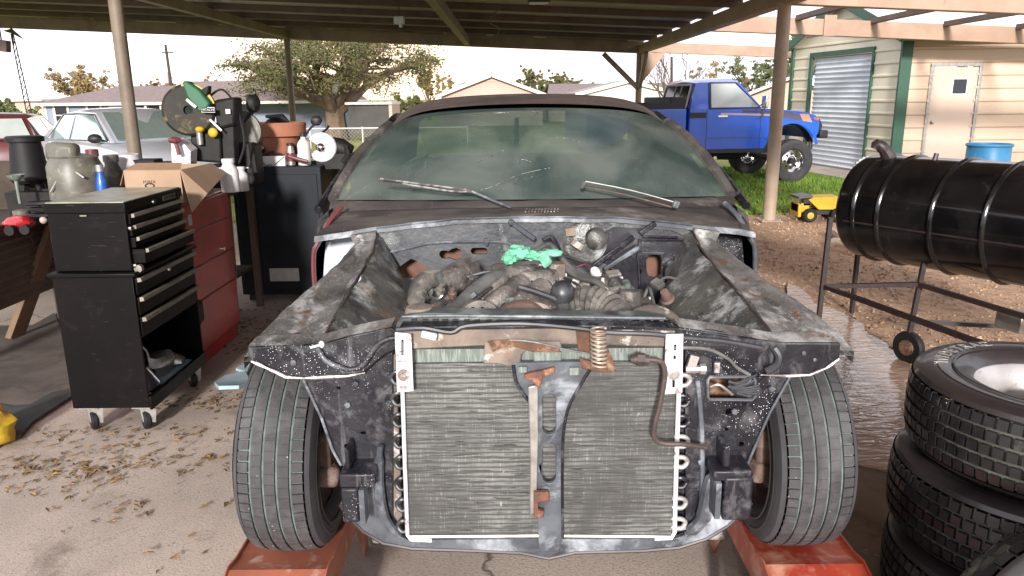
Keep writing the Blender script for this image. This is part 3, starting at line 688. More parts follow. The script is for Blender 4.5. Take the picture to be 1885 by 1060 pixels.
# dark open shed
D = 44
ds = thing('dark_shed', 'dark low shed with thin white roof edge on the lawn by the tree', 'shed', (hx(680,D), D, -.7))
zt = W(680, 190, D).z; zb = W(680, 240, D).z
mb = MB(); mb.box(hx(641,D), hx(716,D), D, D+3.2, zb-.2, zt-.06); mk('wall', mb, 'shed_dark', ds)
mb = MB(); mb.box(hx(637,D), hx(722,D), D-.25, D+3.5, zt-.06, zt+.07); mk('roof', mb, 'white_roof', ds)
mb = MB(); mb.box(hx(716,D)+.003, hx(722,D), D-.1, D+3, zb-.2, zt-.06); mk('corner_post', mb, 'tan_wall', ds)
# chain link fence
D = 34; xa, xb = hx(470,D), hx(860,D); z1 = W(640,236,D).z; zg = ground_z(0, D)
fc = thing('chain_link_fence', 'low chain link fence with thin top rail across the back lawn', 'fence', (xa, D, zg))
mb = MB(); mb.tube([(xa,D,z1),(xb,D,z1)], .028, 6); mk('top_rail', mb, 'white_wall', fc)
i = xa
while i < xb: mb = MB(); mb.tube([(i,D,zg-.1),(i,D,z1+.06)], .03, 6); mk('fence_post', mb, 'white_wall', fc); i += 2.3
mb = MB(); s = xa
while s < xb:
    for sg in (-1, 1): mb.bar((s, D, zg), (s+sg*(z1-zg), D, z1), .004, .004)
    s += .16
mk('wire_mesh', mb, 'steel_worn', fc, fix=False)

# ================================================================ TREES
def leafcloud(mb, c, r, n, s, rnd, flat=.8):
    for i in range(n):
        d = Vector((rnd.gauss(0,1), rnd.gauss(0,1), rnd.gauss(0,1)*flat)); d = d.normalized()*(rnd.random()**.45)
        p = c+Vector((d.x*r, d.y*r, d.z*r*flat)); a = Vector((rnd.gauss(0,1), rnd.gauss(0,1), rnd.gauss(0,1))).normalized()
        b_ = a.orthogonal().normalized(); q = s*rnd.uniform(.6, 1.4)
        mb.add([p-a*q, p-b_*q*.55, p+a*q, p+b_*q*.55], [(0,1,2,3)])
def tree(name, label, base, h, w, lm, rnd, trunk_r=.25, fork=.3, nl=2600, ls=.22, spread=1.0, group=None, depth=4, lean=0, droop=0, nb=5, bark='bark', up_=.9, sparse=1.0, twigcap=None):
    t = thing(name, label, 'tree', base, group); base = Vector(base); rnd = random.Random(len(label)*7+int(abs(base[0])*13))
    mb = MB(); tips = []
    def br(p, d, L, r, k):
        seg = 4; pts = [p]; q = p.copy(); dd = d.copy()
        for i in range(seg):
            dd = (dd+Vector((rnd.gauss(0,.13), rnd.gauss(0,.13), rnd.gauss(0,.08)-droop*(k < 2)*.12))).normalized(); q = q+dd*L/seg; pts.append(q.copy())
        mb.tube(pts, [r, r*.88, r*.76, r*.64, r*.5], 6 if k > 1 else 4, cap=False)
        if k <= 1: tips.append((q, k)); tips.append((pts[2], k))
        if k <= 0: return
        for i in range(3 if k > 1 else 3):
            a = rnd.uniform(0, 6.28); sp = rnd.uniform(.45, .95)*spread
            nd = (dd+Vector((math.cos(a)*sp, math.sin(a)*sp, rnd.uniform(-.25,.45)*up_))).normalized()
            br(pts[rnd.choice((2, 3, 4))], nd, L*rnd.uniform(.58,.8), r*.52, k-1)
    th_ = h*fork
    mb.tube([base+Vector((0,0,-.3)), base+Vector((lean*.3,0,th_*.5)), base+Vector((lean,0,th_))], [trunk_r*1.35, trunk_r, trunk_r*.9], 9)
    for i in range(nb):
        a = 6.28*i/nb+rnd.uniform(-.4,.4); sp = rnd.uniform(.4, 1.0)*w/h*1.3
        br(base+Vector((lean,0,th_*rnd.uniform(.75,1))), Vector((math.cos(a)*sp, math.sin(a)*sp, 1)).normalized(), h*.36, trunk_r*.55, depth-1)
    mk('trunk', mb, bark, t, fix=False)
    # squeeze the tip cloud to the wanted outline
    if nl:
        cm = MB(); per = max(1, int(nl/len(tips)))
        for q, k in tips:
            leafcloud(cm, q, w*.055*rnd.uniform(.5,1.3), int(per*rnd.uniform(.2, 1.8)*sparse), ls, rnd)
        mk('crown', cm, lm, t, fix=False)
    return t
rnd = random.Random(21)
def basez(D): return ground_z(-3, D)
c = W(618, 225, 46)
tree('live_oak', 'broad old tree with thick forked trunk spreading behind the left carport post', (c.x, 46, ground_z(c.x,46)), 9.2, 12.5, 'leaf_olive', rnd, .62, .20, 26000, .075, 1.15, nb=9, depth=5, droop=.55)
bgt = [  # px, top py, width px, D, label, material, depth
 (152, 112, 95, 75, 'round orange green tree behind the blue house roof', 'leaf_orange'),
 (5, 165, 110, 40, 'bushy green tree at the far left behind the red car', 'leaf_green'),
 (70, 178, 60, 95, 'low hazy tree between the bushy tree and the blue house', 'leaf_olive'),
 (292, 140, 26, 90, 'small yellow tree top showing over the blue house ridge', 'leaf_orange'),
 (400, 138, 60, 90, 'orange tree top behind the miter saw and house ridge', 'leaf_orange'),
 (500, 130, 70, 90, 'orange tree behind the right end of the long house roof', 'leaf_orange'),
 (788, 128, 40, 85, 'tall thin tree just left of the tan gable', 'leaf_orange'),
 (750, 165, 60, 80, 'low shrubby tree beside the dark shed', 'leaf_olive'),
 (840, 145, 50, 95, 'orange tree touching the left slope of the tan gable', 'leaf_orange'),
 (978, 122, 30, 85, 'slim grey green tree right of the tan gable peak', 'leaf_olive'),
 (1003, 145, 34, 80, 'low dark green tree on the right slope of the tan gable', 'leaf_olive'),
 (1025, 128, 30, 85, 'round green tree, left one of the pair above the grey roof', 'leaf_olive'),
 (1050, 133, 34, 85, 'round green tree, right one of the pair above the grey roof', 'leaf_olive'),
 (1325, 104, 95, 40, 'autumn orange tree behind the blue truck cab', 'leaf_orange'),
 (1395, 100, 95, 36, 'dense dark green tree behind the blue truck hood', 'leaf_green'),
 (1500, 18, 110, 45, 'tall tree top above the metal building ridge', 'leaf_green'),
 (1840, 20, 100, 60, 'faint tree top over the metal building roof at the right', 'leaf_olive'),
 (1272, 165, 50, 40, 'low scrubby bush behind the truck bed', 'leaf_orange'),
]
for px, py, wpx, D, lab, lm in bgt:
    c = W(px, py, D); gz = ground_z(c.x, D); h = c.z-gz
    tree('tree', lab, (c.x, D, gz), h*1.0, wpx/1400*D*1.25, lm, rnd, .16*h/5, .28, 4200, .008*h+.0011*D, 1.0, depth=3, nb=6)
# bare pecan behind the truck
c = W(1235, 175, 38)
tree('bare_tree', 'leafless tree with thin branches beside the truck bed', (c.x, 38, ground_z(c.x,38)), 4.6, 4.2, 'leaf_olive', rnd, .11, .3, 0, .1, .8, depth=4, nb=6)
# utility poles and mast
def pole(px, ptop, D, label, r=.13, extra=True):
    a = W(px, ptop, D); b_ = Vector((a.x+.05, D, ground_z(a.x, D)))
    t = thing('utility_pole', label, 'utility pole', b_)
    mb = MB(); mb.tube([b_-Vector((0,0,.3)), Vector((a.x-.15, D, a.z))], [r*1.2, r*.8], 8); mk('pole', mb, 'wood_dark', t)
    if extra:
        mb = MB(); mb.lathe([(.0,.0),(.28,.0),(.3,.1),(.3,.75),(.22,.85),(0,.85)], (a.x-.45, D, a.z-2.9), n=12); mk('transformer', mb, 'white_wall', t)
        mb = MB(); mb.bar((a.x-.5, D, a.z-.6), (a.x+.4, D, a.z-.6), .1, .1); mk('crossarm', mb, 'wood_dark', t)
pole(308, 82, 62, 'dark wooden utility pole with transformer above the long house roof')
pole(1240, 104, 60, 'slim utility pole behind the bare tree', .12, False)
# lattice mast at the left
c = W(56, 236, 16); tp = W(22, 62, 16)
tw = thing('antenna_mast', 'thin triangular lattice antenna mast leaning behind the red car', 'antenna mast', (c.x, 16, -.3))
mb = MB(); b0 = Vector((c.x+.12, 16, -.4)); t0 = Vector((tp.x, 16, tp.z)); k = 26
for o in (Vector((-.08,0,0)), Vector((.08,0,0)), Vector((0,.13,0))): mb.tube([b0+o, t0+o*.3], .012, 5)
for i in range(k):
    p, q = b0.lerp(t0, i/k), b0.lerp(t0, (i+1)/k); s0 = 1-.7*i/k
    mb.bar(p+Vector((-.08*s0,0,0)), q+Vector((.08*s0,0,0)), .01); mb.bar(p+Vector((.08*s0,0,0)), q+Vector((0,.13*s0,0)), .01)
mk('lattice', mb, 'bark', tw, fix=False)
mb = MB(); mb.prism([t0+Vector((-.18,0,.06)), t0+Vector((0,0,.10)), t0+Vector((.2,0,-.1)), t0+Vector((0,0,.0))], (0,.04,0)); mb.bar(t0-Vector((0,0,.2)), t0+Vector((0,0,.15)), .02); mk('antenna', mb, 'bark', tw)

# ================================================================ TYRES
def tyre(mb_tread, mb_wall, c, axis, Ro, width, Rr, n=60, grooves=4, depth=.009, chunky=False):
    """tread with circumferential grooves and cross sipes (slot 1 = groove floor), plus both sidewalls"""
    c = Vector(c); ax = Vector(axis).normalized(); x = ax.orthogonal().normalized()
    if abs(ax.z) > .99: x = Vector((1, 0, 0))
    elif abs(ax.x) > .99: x = Vector((0, 1, 0))
    y = ax.cross(x); h = width/2
    stn = []                                    # (offset across, radius drop, is groove)
    nr = grooves+1; gw = .007 if not chunky else .011
    tw = width*.80; cell = tw/nr
    for k in range(nr):
        a = -tw/2+k*cell; e = lambda q: (q/(width/2))**2*.012
        stn += [(a+gw/2, e(a), 0, k), (a+cell-gw/2, e(a+cell), 0, k)]
        if k < nr-1: stn += [(a+cell-gw/2+.0005, e(a+cell)+depth, 1, k), (a+cell+gw/2-.0005, e(a+cell)+depth, 1, k)]
    V = []; F = []; MI = []
    ang = []
    for i in range(n):
        for fr, sip in ((0, 0), (.84 if not chunky else .74, 0), (.86 if not chunky else .77, 1), (.98, 1)): ang.append(((i+fr)/n*2*math.pi, sip, i))
    M = len(ang); K = len(stn)
    for a, sip, i in ang:
        for o, dr, g, k in stn:
            sh = (.35 if k % 2 else 0)*2*math.pi/n; aa = a+sh
            edge = k in (0, nr-1)
            d = depth if (sip and (edge or chunky)) else (depth*.25 if sip else 0)
            V.append(c+ax*o+(x*math.cos(aa)+y*math.sin(aa))*(Ro-dr-(d if not g else 0)))
    for i in range(M):
        i2 = (i+1) % M
        for j in range(K-1):
            F.append((i*K+j, i*K+j+1, i2*K+j+1, i2*K+j))
            g = stn[j][2] and stn[j+1][2]; sp = ang[i][1] and ang[i2][1]
            MI.append(1 if (g or (sp and (stn[j][3] in (0, nr-1) or chunky))) else 0)
    o_ = len(mb_tread.v); mb_tread.v += V; mb_tread.f += [tuple(q+o_ for q in f) for f in F]; mb_tread.m += MI
    for s in (-1, 1):
        mb_wall.lathe([(Ro-.012, s*tw/2), (Ro-.020, s*h*.90), (Ro-.05, s*h*.99), (Ro*.5+Rr*.5, s*h), (Rr+.025, s*h*.93), (Rr+.008, s*h*.80), (Rr, s*h*.72)], c, ax, n=64)
        for q in (.30, .55): mb_wall.lathe([(Rr+(Ro-Rr)*q, s*h*1.0), (Rr+(Ro-Rr)*q+.004, s*h*1.015), (Rr+(Ro-Rr)*q+.008, s*h*1.0)], c, ax, n=64)
def rim(name, mb, c, axis, Rr, width, m, parent, dish=.03, side=1, holes=0):
    h = width/2*.74
    mb.lathe([(Rr+.012, -h*1.0), (Rr, -h*.93), (Rr-.012, -h*.55), (Rr-.03, -h*.3), (Rr-.03, h*.3), (Rr-.012, h*.55), (Rr, h*.93), (Rr+.012, h*1.0)], c, axis, n=56)
    d = side*dish
    mb.lathe([(Rr-.03, d), (Rr-.045, d+side*.004), (Rr*.55, d+side*.028), (Rr*.42, d+side*.034), (Rr*.32, d+side*.01), (.001, d+side*.012)], c, axis, n=40)
    return mk(name, mb, m, parent, angle=50)

# ================================================================ GENERIC CAR
def car(t, o, fwd_, L_, W_, H_, paint, glass, zg, wb=.58, hoodz=.62, style='sedan', near=1):
    f = Vector((fwd_[0], fwd_[1], 0)).normalized(); u = Vector((f.y, -f.x, 0))
    P = lambda s, w, z: Vector((o[0], o[1], zg))+f*s+u*w+Vector((0,0,z))
    hw = W_/2; hl = L_/2
    # lower body: lofted cross sections
    st = [(-hl, .32, .78, .80), (-hl+.08, .22, .90, .93), (-hl+.5, .20, .97, .98), (-hl+.9, .2, .99, 1), (-.3, .2, .98, 1), (.65, .2, .95, 1), (1.0, .2, .92, 1), (hl-.7, .2, .82, .98), (hl-.25, .22, .72, .92), (hl-.05, .26, .60, .82), (hl, .32, .52, .76)]
    mb = MB(); rows = []
    for s, zb, zt, wf in st:
        w = hw*wf; rows.append([P(s, -w*.86, zb), P(s, -w*.97, zb+.08), P(s, -w, (zb+zt)/2), P(s, -w*.97, zt-.08), P(s, -w*.86, zt), P(s, 0, zt+.03), P(s, w*.86, zt), P(s, w*.97, zt-.08), P(s, w, (zb+zt)/2), P(s, w*.97, zb+.08), P(s, w*.86, zb)])
    mb.grid(rows, closed=True); k = len(rows[0]); mb.f += [tuple(range(k)), tuple(range((len(rows)-1)*k, len(rows)*k))]; mb.m += [0, 0]
    body = mk('body', mb, paint, t, angle=45)
    # greenhouse
    r1, r0_ = (-1.55 if style == 'sedan' else -hl+.15), (-.85 if style == 'sedan' else -hl+.5); f1, f0 = 1.0, .25
    sec = [(r1, .93, .0, .86), (r0_, H_-.05, .1, .70), (-.4, H_, .1, .69), (f0, H_-.03, .1, .70), (f1, .93, 0, .84)]
    mb = MB(); rows = []
    for s, z, _, wf in sec:
        w = hw*wf; rows.append([P(s, -hw*.88, .93), P(s, -w, z-.03 if z > 1 else z), P(s, -w*.8, z), P(s, 0, z+.02), P(s, w*.8, z), P(s, w, z-.03 if z > 1 else z), P(s, hw*.88, .93)])
    mb.grid(rows); mk('roof', mb, paint, t, angle=45)
    for sg in (-1, 1):                             # side windows, proud of the pillars
        def S(s, q):                                # q 0 belt .. 1 roof
            z = .955+(H_-.10-.955)*q; w = hw*(.885+(.715-.885)*q)+.008; return P(s, sg*w, z)
        for a, b_, c_, d in ((r1+.45, -.42, -.42, r0_+.05), (-.33, f1-.18, f0-.05, -.33)):
            mb = MB(); mb.prism([S(a, .03), S(b_, .03), S(c_, 1), S(d, 1)], u*sg*.006); mk('side_window', mb, glass, t)
        mb = MB(); mb.tube([S(r1+.3, -.02), S(-.4, -.04), S(f1-.1, -.02)], .012, 5); mb.tube([S(r1+.38, 0), S(r0_, 1.03), S(-.4, 1.06), S(f0, 1.03), S(f1-.1, 0)], .014, 5); mk('window_trim', mb, 'chrome', t)
        mb = MB(); q = P(f1-.28, sg*(hw*.90+.11), 1.0); mb.sph(q, (.11, .09, .075), 10); mb.tube([q, P(f1-.22, sg*hw*.86, .95)], .02, 6); mk('side_mirror', mb, 'black_trim', t)
        mb = MB(); mb.tube([P(-.45, sg*hw*1.003, .82), P(-.62, sg*hw*1.003, .82)], .015, 6); mk('door_handle', mb, 'chrome', t)
        hq = P(hl-.18, sg*hw*.70, .62); mb = MB(); mb.sph(hq, (.20, .17, .085), 12); mk('headlight', mb, 'chrome' if paint == 'silver' else 'trim_white', t)
        mb = MB(); mb.sph(P(hl-.05, sg*hw*.66, .38), (.12, .08, .06), 10); mk('fog_lamp', mb, 'black_trim', t)
        tl = P(-hl+.07, sg*hw*.80, .80); mb = MB(); mb.sph(tl, (.12, .10, .09), 10); mk('tail_lamp', mb, 'red_lamp', t)
        for s in (-L_*.29, L_*.30):
            mt, mw = MB(), MB(); cc = P(s, sg*(hw-.11), .31); tyre(mt, mw, cc, u, .31, .2, .2, n=20, grooves=1)
            mt.v += []; base = len(mt.v); mt.v += mw.v; mt.f += [tuple(i+base for i in ff) for ff in mw.f]; mt.m += [0]*len(mw.f)
            wh = mk('wheel', mt, ['rubber', 'rubber'], t); rim('rim', MB(), cc, u, .2, .2, 'rim_silver', wh, side=sg)
    for name, (a, b_), (za, zb), mm in (('windshield', (f1-.04, f0+.03), (.96, H_-.07), glass), ('rear_window', (r1+.04, r0_-.03), (.96, H_-.09), glass)):
        sg = 1 if name == 'windshield' else -1; n_ = f*sg*.012+Vector((0,0,.012))
        mb = MB(); mb.prism([P(a, -hw*.78, za)+n_, P(a, hw*.78, za)+n_, P(b_, hw*.62, zb)+n_, P(b_, -hw*.62, zb)+n_], n_*.5); mk(name, mb, glass, t)
    mb = MB(); mb.prism([P(hl-.012, -hw*.42, .5), P(hl-.012, hw*.42, .5), P(hl-.012, hw*.36, .62), P(hl-.012, -hw*.36, .62)], f*.03); mk('grille', mb, 'black_trim', t)
    mb = MB(); mb.prism([P(hl-.10, -hw*.6, .30), P(hl-.10, hw*.6, .30), P(hl-.05, hw*.6, .42), P(hl-.05, -hw*.6, .42)], f*.09); mk('lower_intake', mb, 'black_trim', t)
    return P
c = W(283, 290, 11.2); f_ = Vector((.80, -.60, 0)); u_ = Vector((f_.y, -f_.x, 0))
zg = ground_z(-5.5, 12)-.02
o = Vector((c.x, 11.2, 0))-f_*2.15-u_*.8*(1 if u_.x < 0 else -1)
t = thing('sedan', 'silver four door sedan with chrome window trim parked behind the miter saw', 'car', (o.x, o.y, zg))
car(t, (o.x, o.y), (f_.x, f_.y), 4.75, 1.82, 1.44, 'silver', 'glass_sedan', zg)
c = W(-34, 275, 12.6); t = thing('red_car', 'dark red car with lit red tail lamp at the left edge beyond the workbench', 'car', (c.x, 14, zg))
car(t, (c.x-.9, 14.7), (-.40, .917), 4.3, 1.7, 1.36, 'maroon', 'glass_car', zg, style='hatch')

# ================================================================ BLUE PICKUP
a_ = R(9); o = G(1450, 333); o.z = -.02
f = Vector((math.cos(a_), math.sin(a_), 0)); u = Vector((-f.y, f.x, 0))
P = lambda s, w, z: o+f*s+u*w+Vector((0,0,z))
t = thing('pickup_truck', 'lifted bright blue pickup truck with orange hood stripes and big tyres on the grass', 'pickup truck', o)
TW = 1.62
def arch(cx, cz, r, a0, a1, n=12): return [(cx+r*math.cos(R(a0+(a1-a0)*i/n)), cz+r*math.sin(R(a0+(a1-a0)*i/n))) for i in range(n+1)]
pr = [(-1.93,.60),(-1.93,1.30),(-.62,1.315),(-.2,1.28),(.25,1.235),(.46,1.17),(.545,1.08),(.545,.86),(.50,.80)]+arch(0,.58,.46,25,152)+[(-.50,.60)]
mb = MB(); rows = []
for w, ins in ((0, .025), (.02, .008), (.06, 0), (TW-.06, 0), (TW-.02, .008), (TW, .025)):
    cs, cz = -.7, .95
    rows.append([P(s+(cs-s)*ins, w, z+(cz-z)*ins) for s, z in pr])
mb.grid(rows, closed=True); n = len(pr)
mb.prism([P(s+(cs-s)*.025, 0, z+(cz-z)*.025) for s, z in pr], (0,0,0)); mb.prism([P(s+(cs-s)*.025, TW, z+(cz-z)*.025) for s, z in pr], (0,0,0))
cab = mk('body', mb, 'truck_blue', t, angle=40)
mb = MB(); mb.grid([[P(s, w, z) for s, z in arch(0,.575,.455,15,165)] for w in (.03, .25)]); mk('wheel_well', mb, 'black_trim', t)
for w in (-.025, TW+.0): mb = MB(); mb.grid([[P(s, w+dw, z) for s, z in arch(0,.58,rr,10,158)] for rr, dw in ((.46,0),(.475,-.0),(.52,.0),(.525,.03))]); mk('fender_flare', mb, 'truck_blue', t)
# bed
mb = MB(); mb.prism([P(-3.75,0.01,.66), P(-3.75,0.01,1.31), P(-1.97,0.01,1.31), P(-1.97,0.01,.66), *[P(s,0.01,z) for s, z in arch(-2.75,.58,.44,25,155)]], u*(TW-.02)); mk('bed', mb, 'truck_blue', t, bevel=.015)
mb = MB(); mb.bar(P(-3.7,.12,1.36), P(-2.0,.12,1.36), .06, .1); mb.bar(P(-3.7,TW-.12,1.36), P(-2.0,TW-.12,1.36), .06, .1); mk('bed_rail', mb, 'black_trim', t)
mb = MB(); mb.bar(P(-2.1,.1,1.41), P(-2.1,TW-.1,1.41), .28, .20); mk('toolbox', mb, 'black_trim', t, bevel=.02)
# greenhouse
gs = [(-1.90, 1.30, .04), (-1.80, 1.74, .12), (-1.70, 1.80, .18), (-1.12, 1.815, .18), (-1.0, 1.78, .15), (-.56, 1.30, .05)]
mb = MB(); rows = []
for s, z, ins in gs: rows.append([P(s, .03, 1.29), P(s, ins*.55+.02, min(z, 1.75)*1.0 if z > 1.4 else z), P(s, ins+.05, z), P(s, TW/2, z+(.02 if z > 1.4 else 0)), P(s, TW-ins-.05, z), P(s, TW-.02-ins*.55, min(z, 1.75) if z > 1.4 else z), P(s, TW-.03, 1.29)])
mb.grid(rows); mk('cab_roof', mb, 'truck_blue', t, angle=40)
sw = lambda s, q: P(s, .025+.075*q-.012, 1.33+.40*q)
mb = MB(); mb.prism([sw(-1.52,0), sw(-.66,0), sw(-.72,.18), sw(-1.08,1), sw(-1.52,1)], u*.004); gw = mk('side_window', mb, 'glass_car', t)
mb = MB(); mb.tube([sw(-1.54,-.03), sw(-.62,-.03), sw(-1.06,1.04), sw(-1.54,1.04), sw(-1.54,-.03)], .012, 5); mk('window_trim', mb, 'stripe_dark', t)
sw2 = lambda s, q: P(s, TW-(.025+.075*q-.012), 1.33+.40*q)
mb = MB(); mb.prism([sw2(-1.52,0), sw2(-.66,0), sw2(-1.08,1), sw2(-1.52,1)], -u*.004); mk('side_window', mb, 'glass_car', t)
mb = MB(); mb.prism([P(-.585,.12,1.33), P(-.585,TW-.12,1.33), P(-1.0,TW-.22,1.76), P(-1.0,.22,1.76)], f*.02+Vector((0,0,.02))); mk('windshield', mb, 'glass_car', t)
rw = lambda w, q: P(-1.905+.10*q, w, 1.34+.36*q)
mb = MB(); mb.prism([rw(.2,0), rw(TW-.2,0), rw(TW-.24,1), rw(.24,1)], -f*.015); rwp = mk('rear_window', mb, 'dark_glass', t)
mb = MB(); mb.tube([rw(.18,-.04)-f*.02, rw(TW-.18,-.04)-f*.02, rw(TW-.22,1.04)-f*.02, rw(.22,1.04)-f*.02, rw(.18,-.04)-f*.02], .02, 5)
for w in (.62, .9): mb.tube([rw(w,0)-f*.02, rw(w,1)-f*.02], .014, 5)
mk('window_frame', mb, 'trim_white', rwp)
# stripes (painted decals, proud 3 mm)
def decal(pts, m): mb = MB(); mb.prism([P(s, -.004, z) for s, z in pts], u*.0035); return mk('stripe', mb, m, t)
decal([(-1.35,1.235),(-.25,1.20),(-.25,1.165),(-1.35,1.205)], 'stripe_tan'); decal([(-.95,1.285),(.0,1.235),(.0,1.205),(-.95,1.24)], 'stripe_dark')
decal([(-.25,1.20),(.12,1.20),(.18,1.08),(-.25,1.15)], 'stripe_dark'); decal([(.13,1.20),(.30,1.19),(.38,1.05),(.20,1.08)], 'stripe_orange')
mb = MB(); mb.bar(P(.40,-.012,1.12), P(.50,-.004,1.10), .02, .035); mk('marker_lamp', mb, 'orange', t)
mb = MB(); mb.bar(P(-1.4,-.012,1.18), P(-1.23,-.012,1.18), .02, .03); mk('door_handle', mb, 'chrome', t)
mb = MB(); mb.tube([P(-.60,-.01,.62), P(-.60,-.003,1.30)], .004, 4); mb.tube([P(-1.60,-.003,.62), P(-1.60,-.003,1.30)], .004, 4); mb.tube([P(-1.6,-.003,.81), P(-.45,-.003,.80)], .005, 4); mk('door_seam', mb, 'stripe_dark', t)
mb = MB(); mb.bar(P(-1.92,-.01,1.20), P(-1.62,-.01,1.20), .012, .09); mk('side_vent', mb, 'black_trim', t)
mb = MB(); q = P(-.62,-.16,1.42); mb.obox(q, (.06,.16,.22), (0,0,math.degrees(a_))); mk('side_mirror', mb, 'chrome', t, bevel=.015)
mb = MB(); mb.tube([q+Vector((0,0,-.1)), P(-.62,-.1,1.18), P(-.66,0,1.12)], .012, 6); mb.tube([q, P(-.7,0,1.3)], .01, 6); mk('mirror_arm', mb, 'steel_worn', t)
mb = MB(); mb.prism([P(.545,.05,.86), P(.60,.05,.90), P(.61,.05,1.0), P(.555,.05,1.10)], u*(TW-.1)); mk('grille', mb, 'black_trim', t)
mb = MB(); mb.bar(P(.62,-.02,.84), P(.62,TW+.02,.84), .16, .14); mk('bumper', mb, 'black_trim', t, bevel=.02)
mb = MB(); mb.tube([P(.46,.15,.80), P(.46,.12,.60), P(.40,.3,.55)], .04, 8); mb.tube([P(.46,TW-.15,.80), P(.46,TW-.12,.60), P(.40,TW-.3,.55)], .04, 8); mk('tow_hook', mb, 'black_trim', t)
mb = MB(); mb.box(0,0,0,0,0,0); mb = MB()
for w in (.35, TW-.45): mb.bar(P(-3.6,w,.60), P(.5,w,.60), .08, .13)
mb.bar(P(-3.5,.3,.5), P(-2.3,TW-.3,.5), .5, .2); mb.tube([P(0,.1,.38), P(0,TW-.1,.38)], .05, 8); mb.tube([P(-2.75,.1,.38), P(-2.75,TW-.1,.38)], .05, 8); mb.tube([P(-1.5,.5,.50), P(-.9,.5,.48), P(-.5,.8,.5)], .10, 8)
mk('chassis', mb, 'black_trim', t)
mb = MB(); mb.bar(P(-1.9,.02,.58), P(-.5,.02,.58), .05, .07); mk('rocker', mb, 'black_trim', t)
mb = MB(); mb.tube([P(-1.42,.2,.46), P(-1.42,-.02,.46)], .035, 8); mk('exhaust_tip', mb, 'chrome', t)
for s in (0, -2.75):
    for w, sg in ((-.02, -1), (TW+.02, 1)):
        mt, mw = MB(), MB(); cc = P(s, w, .385); tyre(mt, mw, cc, u, .385, .28, .20, n=26, grooves=2, depth=.022, chunky=True)
        b0 = len(mt.v); mt.v += mw.v; mt.f += [tuple(i+b0 for i in ff) for ff in mw.f]; mt.m += [0]*len(mw.f)
        wh = mk('wheel', mt, ['rubber', 'rubber'], t)
        rm = rim('rim', MB(), cc, u, .2, .28, 'chrome', wh, side=sg, dish=.02)
        mb = MB(); mb.lathe([(.0,sg*.11),(.05,sg*.11),(.055,sg*.05)], cc, u, n=14)
        for k in range(8): an = k*.785; q = cc+u*sg*.052+(f*math.cos(an)+Vector((0,0,1))*math.sin(an))*.125; mb.sph(q, (.022,.022,.022), 8)
        mk('hub', mb, 'black_trim', wh)

# ================================================================ RIGHT SIDE PROPS
# black drum barbecue
BA = Vector((.47, -.88, .012)).normalized(); c0 = W(1596, 378, 4.72); RB = .315; LB = 1.95
g = thing('barrel_grill', 'long glossy black double drum barbecue on a thin black frame with small wheels', 'barbecue', (c0.x, c0.y, 0))
prof = [(.0,.0),(RB*.5,.0),(RB-.03,.008),(RB-.006,.02),(RB,.04)]
def ringp(h): return [(RB,h-.016),(RB+.008,h-.010),(RB+.014,h),(RB+.008,h+.010),(RB,h+.016)]
hs = [.14,.30,.62,.90,1.30,1.62]
for h in hs: prof += ringp(h)
prof += [(RB,LB-.04),(RB-.006,LB-.02),(RB-.03,LB-.008),(.0,LB)]
mb = MB(); mb.lathe(prof, c0, BA, n=72); drum = mk('drum', mb, 'black_gloss', g, angle=50)
side = BA.cross(Vector((0,0,1))).normalized(); side = side if side.x < 0 else -side
mb = MB(); mb.tube([c0+BA*.08+side*(RB*.985)+Vector((0,0,-.06)), c0+BA*(LB-.08)+side*(RB*.985)+Vector((0,0,-.06))], .006, 6); mk('lid_seam', mb, 'black_steel', drum)
mb = MB(); q = W(1618, 292, 4.55); mb.tube([q+Vector((.07,0,-.08)), q+Vector((.06,0,.0)), q+Vector((.02,0,.06)), q+Vector((-.02,0,.085)), q+Vector((-.035,0,.06))], [.045,.042,.036,.03,.022], 10, smooth=3); mk('chimney_elbow', mb, 'black_steel', g)
mb = MB(); q = W(1720, 296, 4.3); mb.tube([q+Vector((-.02,0,-.06)), q+Vector((-.0,0,0)), q+Vector((.008,0,.042))], [.013,.014,.013], 8); mk('lid_handle', mb, 'black_steel', g)
zrl = .47; L1, L2 = G(1517, 527, zrl), G(1690, 523, zrl); FD = Vector((.25, -.97, 0))
def ang_iron(p, q): mb = MB(); mb.bar(p, q, .024, .024); return mb
l1t, l2t = Vector((L1.x-.0, L1.y, .86)), Vector((L2.x+.02, L2.y, .62))
mk('leg', ang_iron(l1t, Vector((L1.x-.02, L1.y, 0))), 'black_steel', g); mk('leg', ang_iron(l2t, Vector((L2.x-.02, L2.y, .1))), 'black_steel', g)
e1, e2 = L1+FD*1.7, L2+FD*1.7
for p in (e1, e2): mk('leg', ang_iron(p+Vector((0,0,.2)), Vector((p.x, p.y, 0))), 'black_steel', g)
for p, q in ((L1, L2), (L1, e1), (L2, e2), (e1, e2)): mk('rail', ang_iron(p, q), 'black_steel', g)
lo = Vector((0,0,-.22)); mk('rail', ang_iron(L2+lo, L2+lo+Vector((1.2,-.28,0))), 'black_steel', g)
for q in (Vector((L2.x-.01, L2.y, 0)),):
    mb = MB(); mb.lathe([(.03,-.02),(.085,-.022),(.095,-.012),(.095,.012),(.085,.022),(.03,.02)], q+Vector((0,0,.095)), (1,.5,0), n=24); wq = mk('wheel', mb, 'black_rubber', g)
    mb = MB(); mb.lathe([(.0,-.026),(.045,-.026),(.05,.026),(.0,.026)], q+Vector((0,0,.095)), (1,.5,0), n=16); mk('hub', mb, 'rust', wq)
q = W(1872, 590, 3.7); mb = MB(); mb.obox(q, (.13,.14,.09), (0,0,20)); mk('ash_box', mb, 'steel_worn', g, bevel=.006)
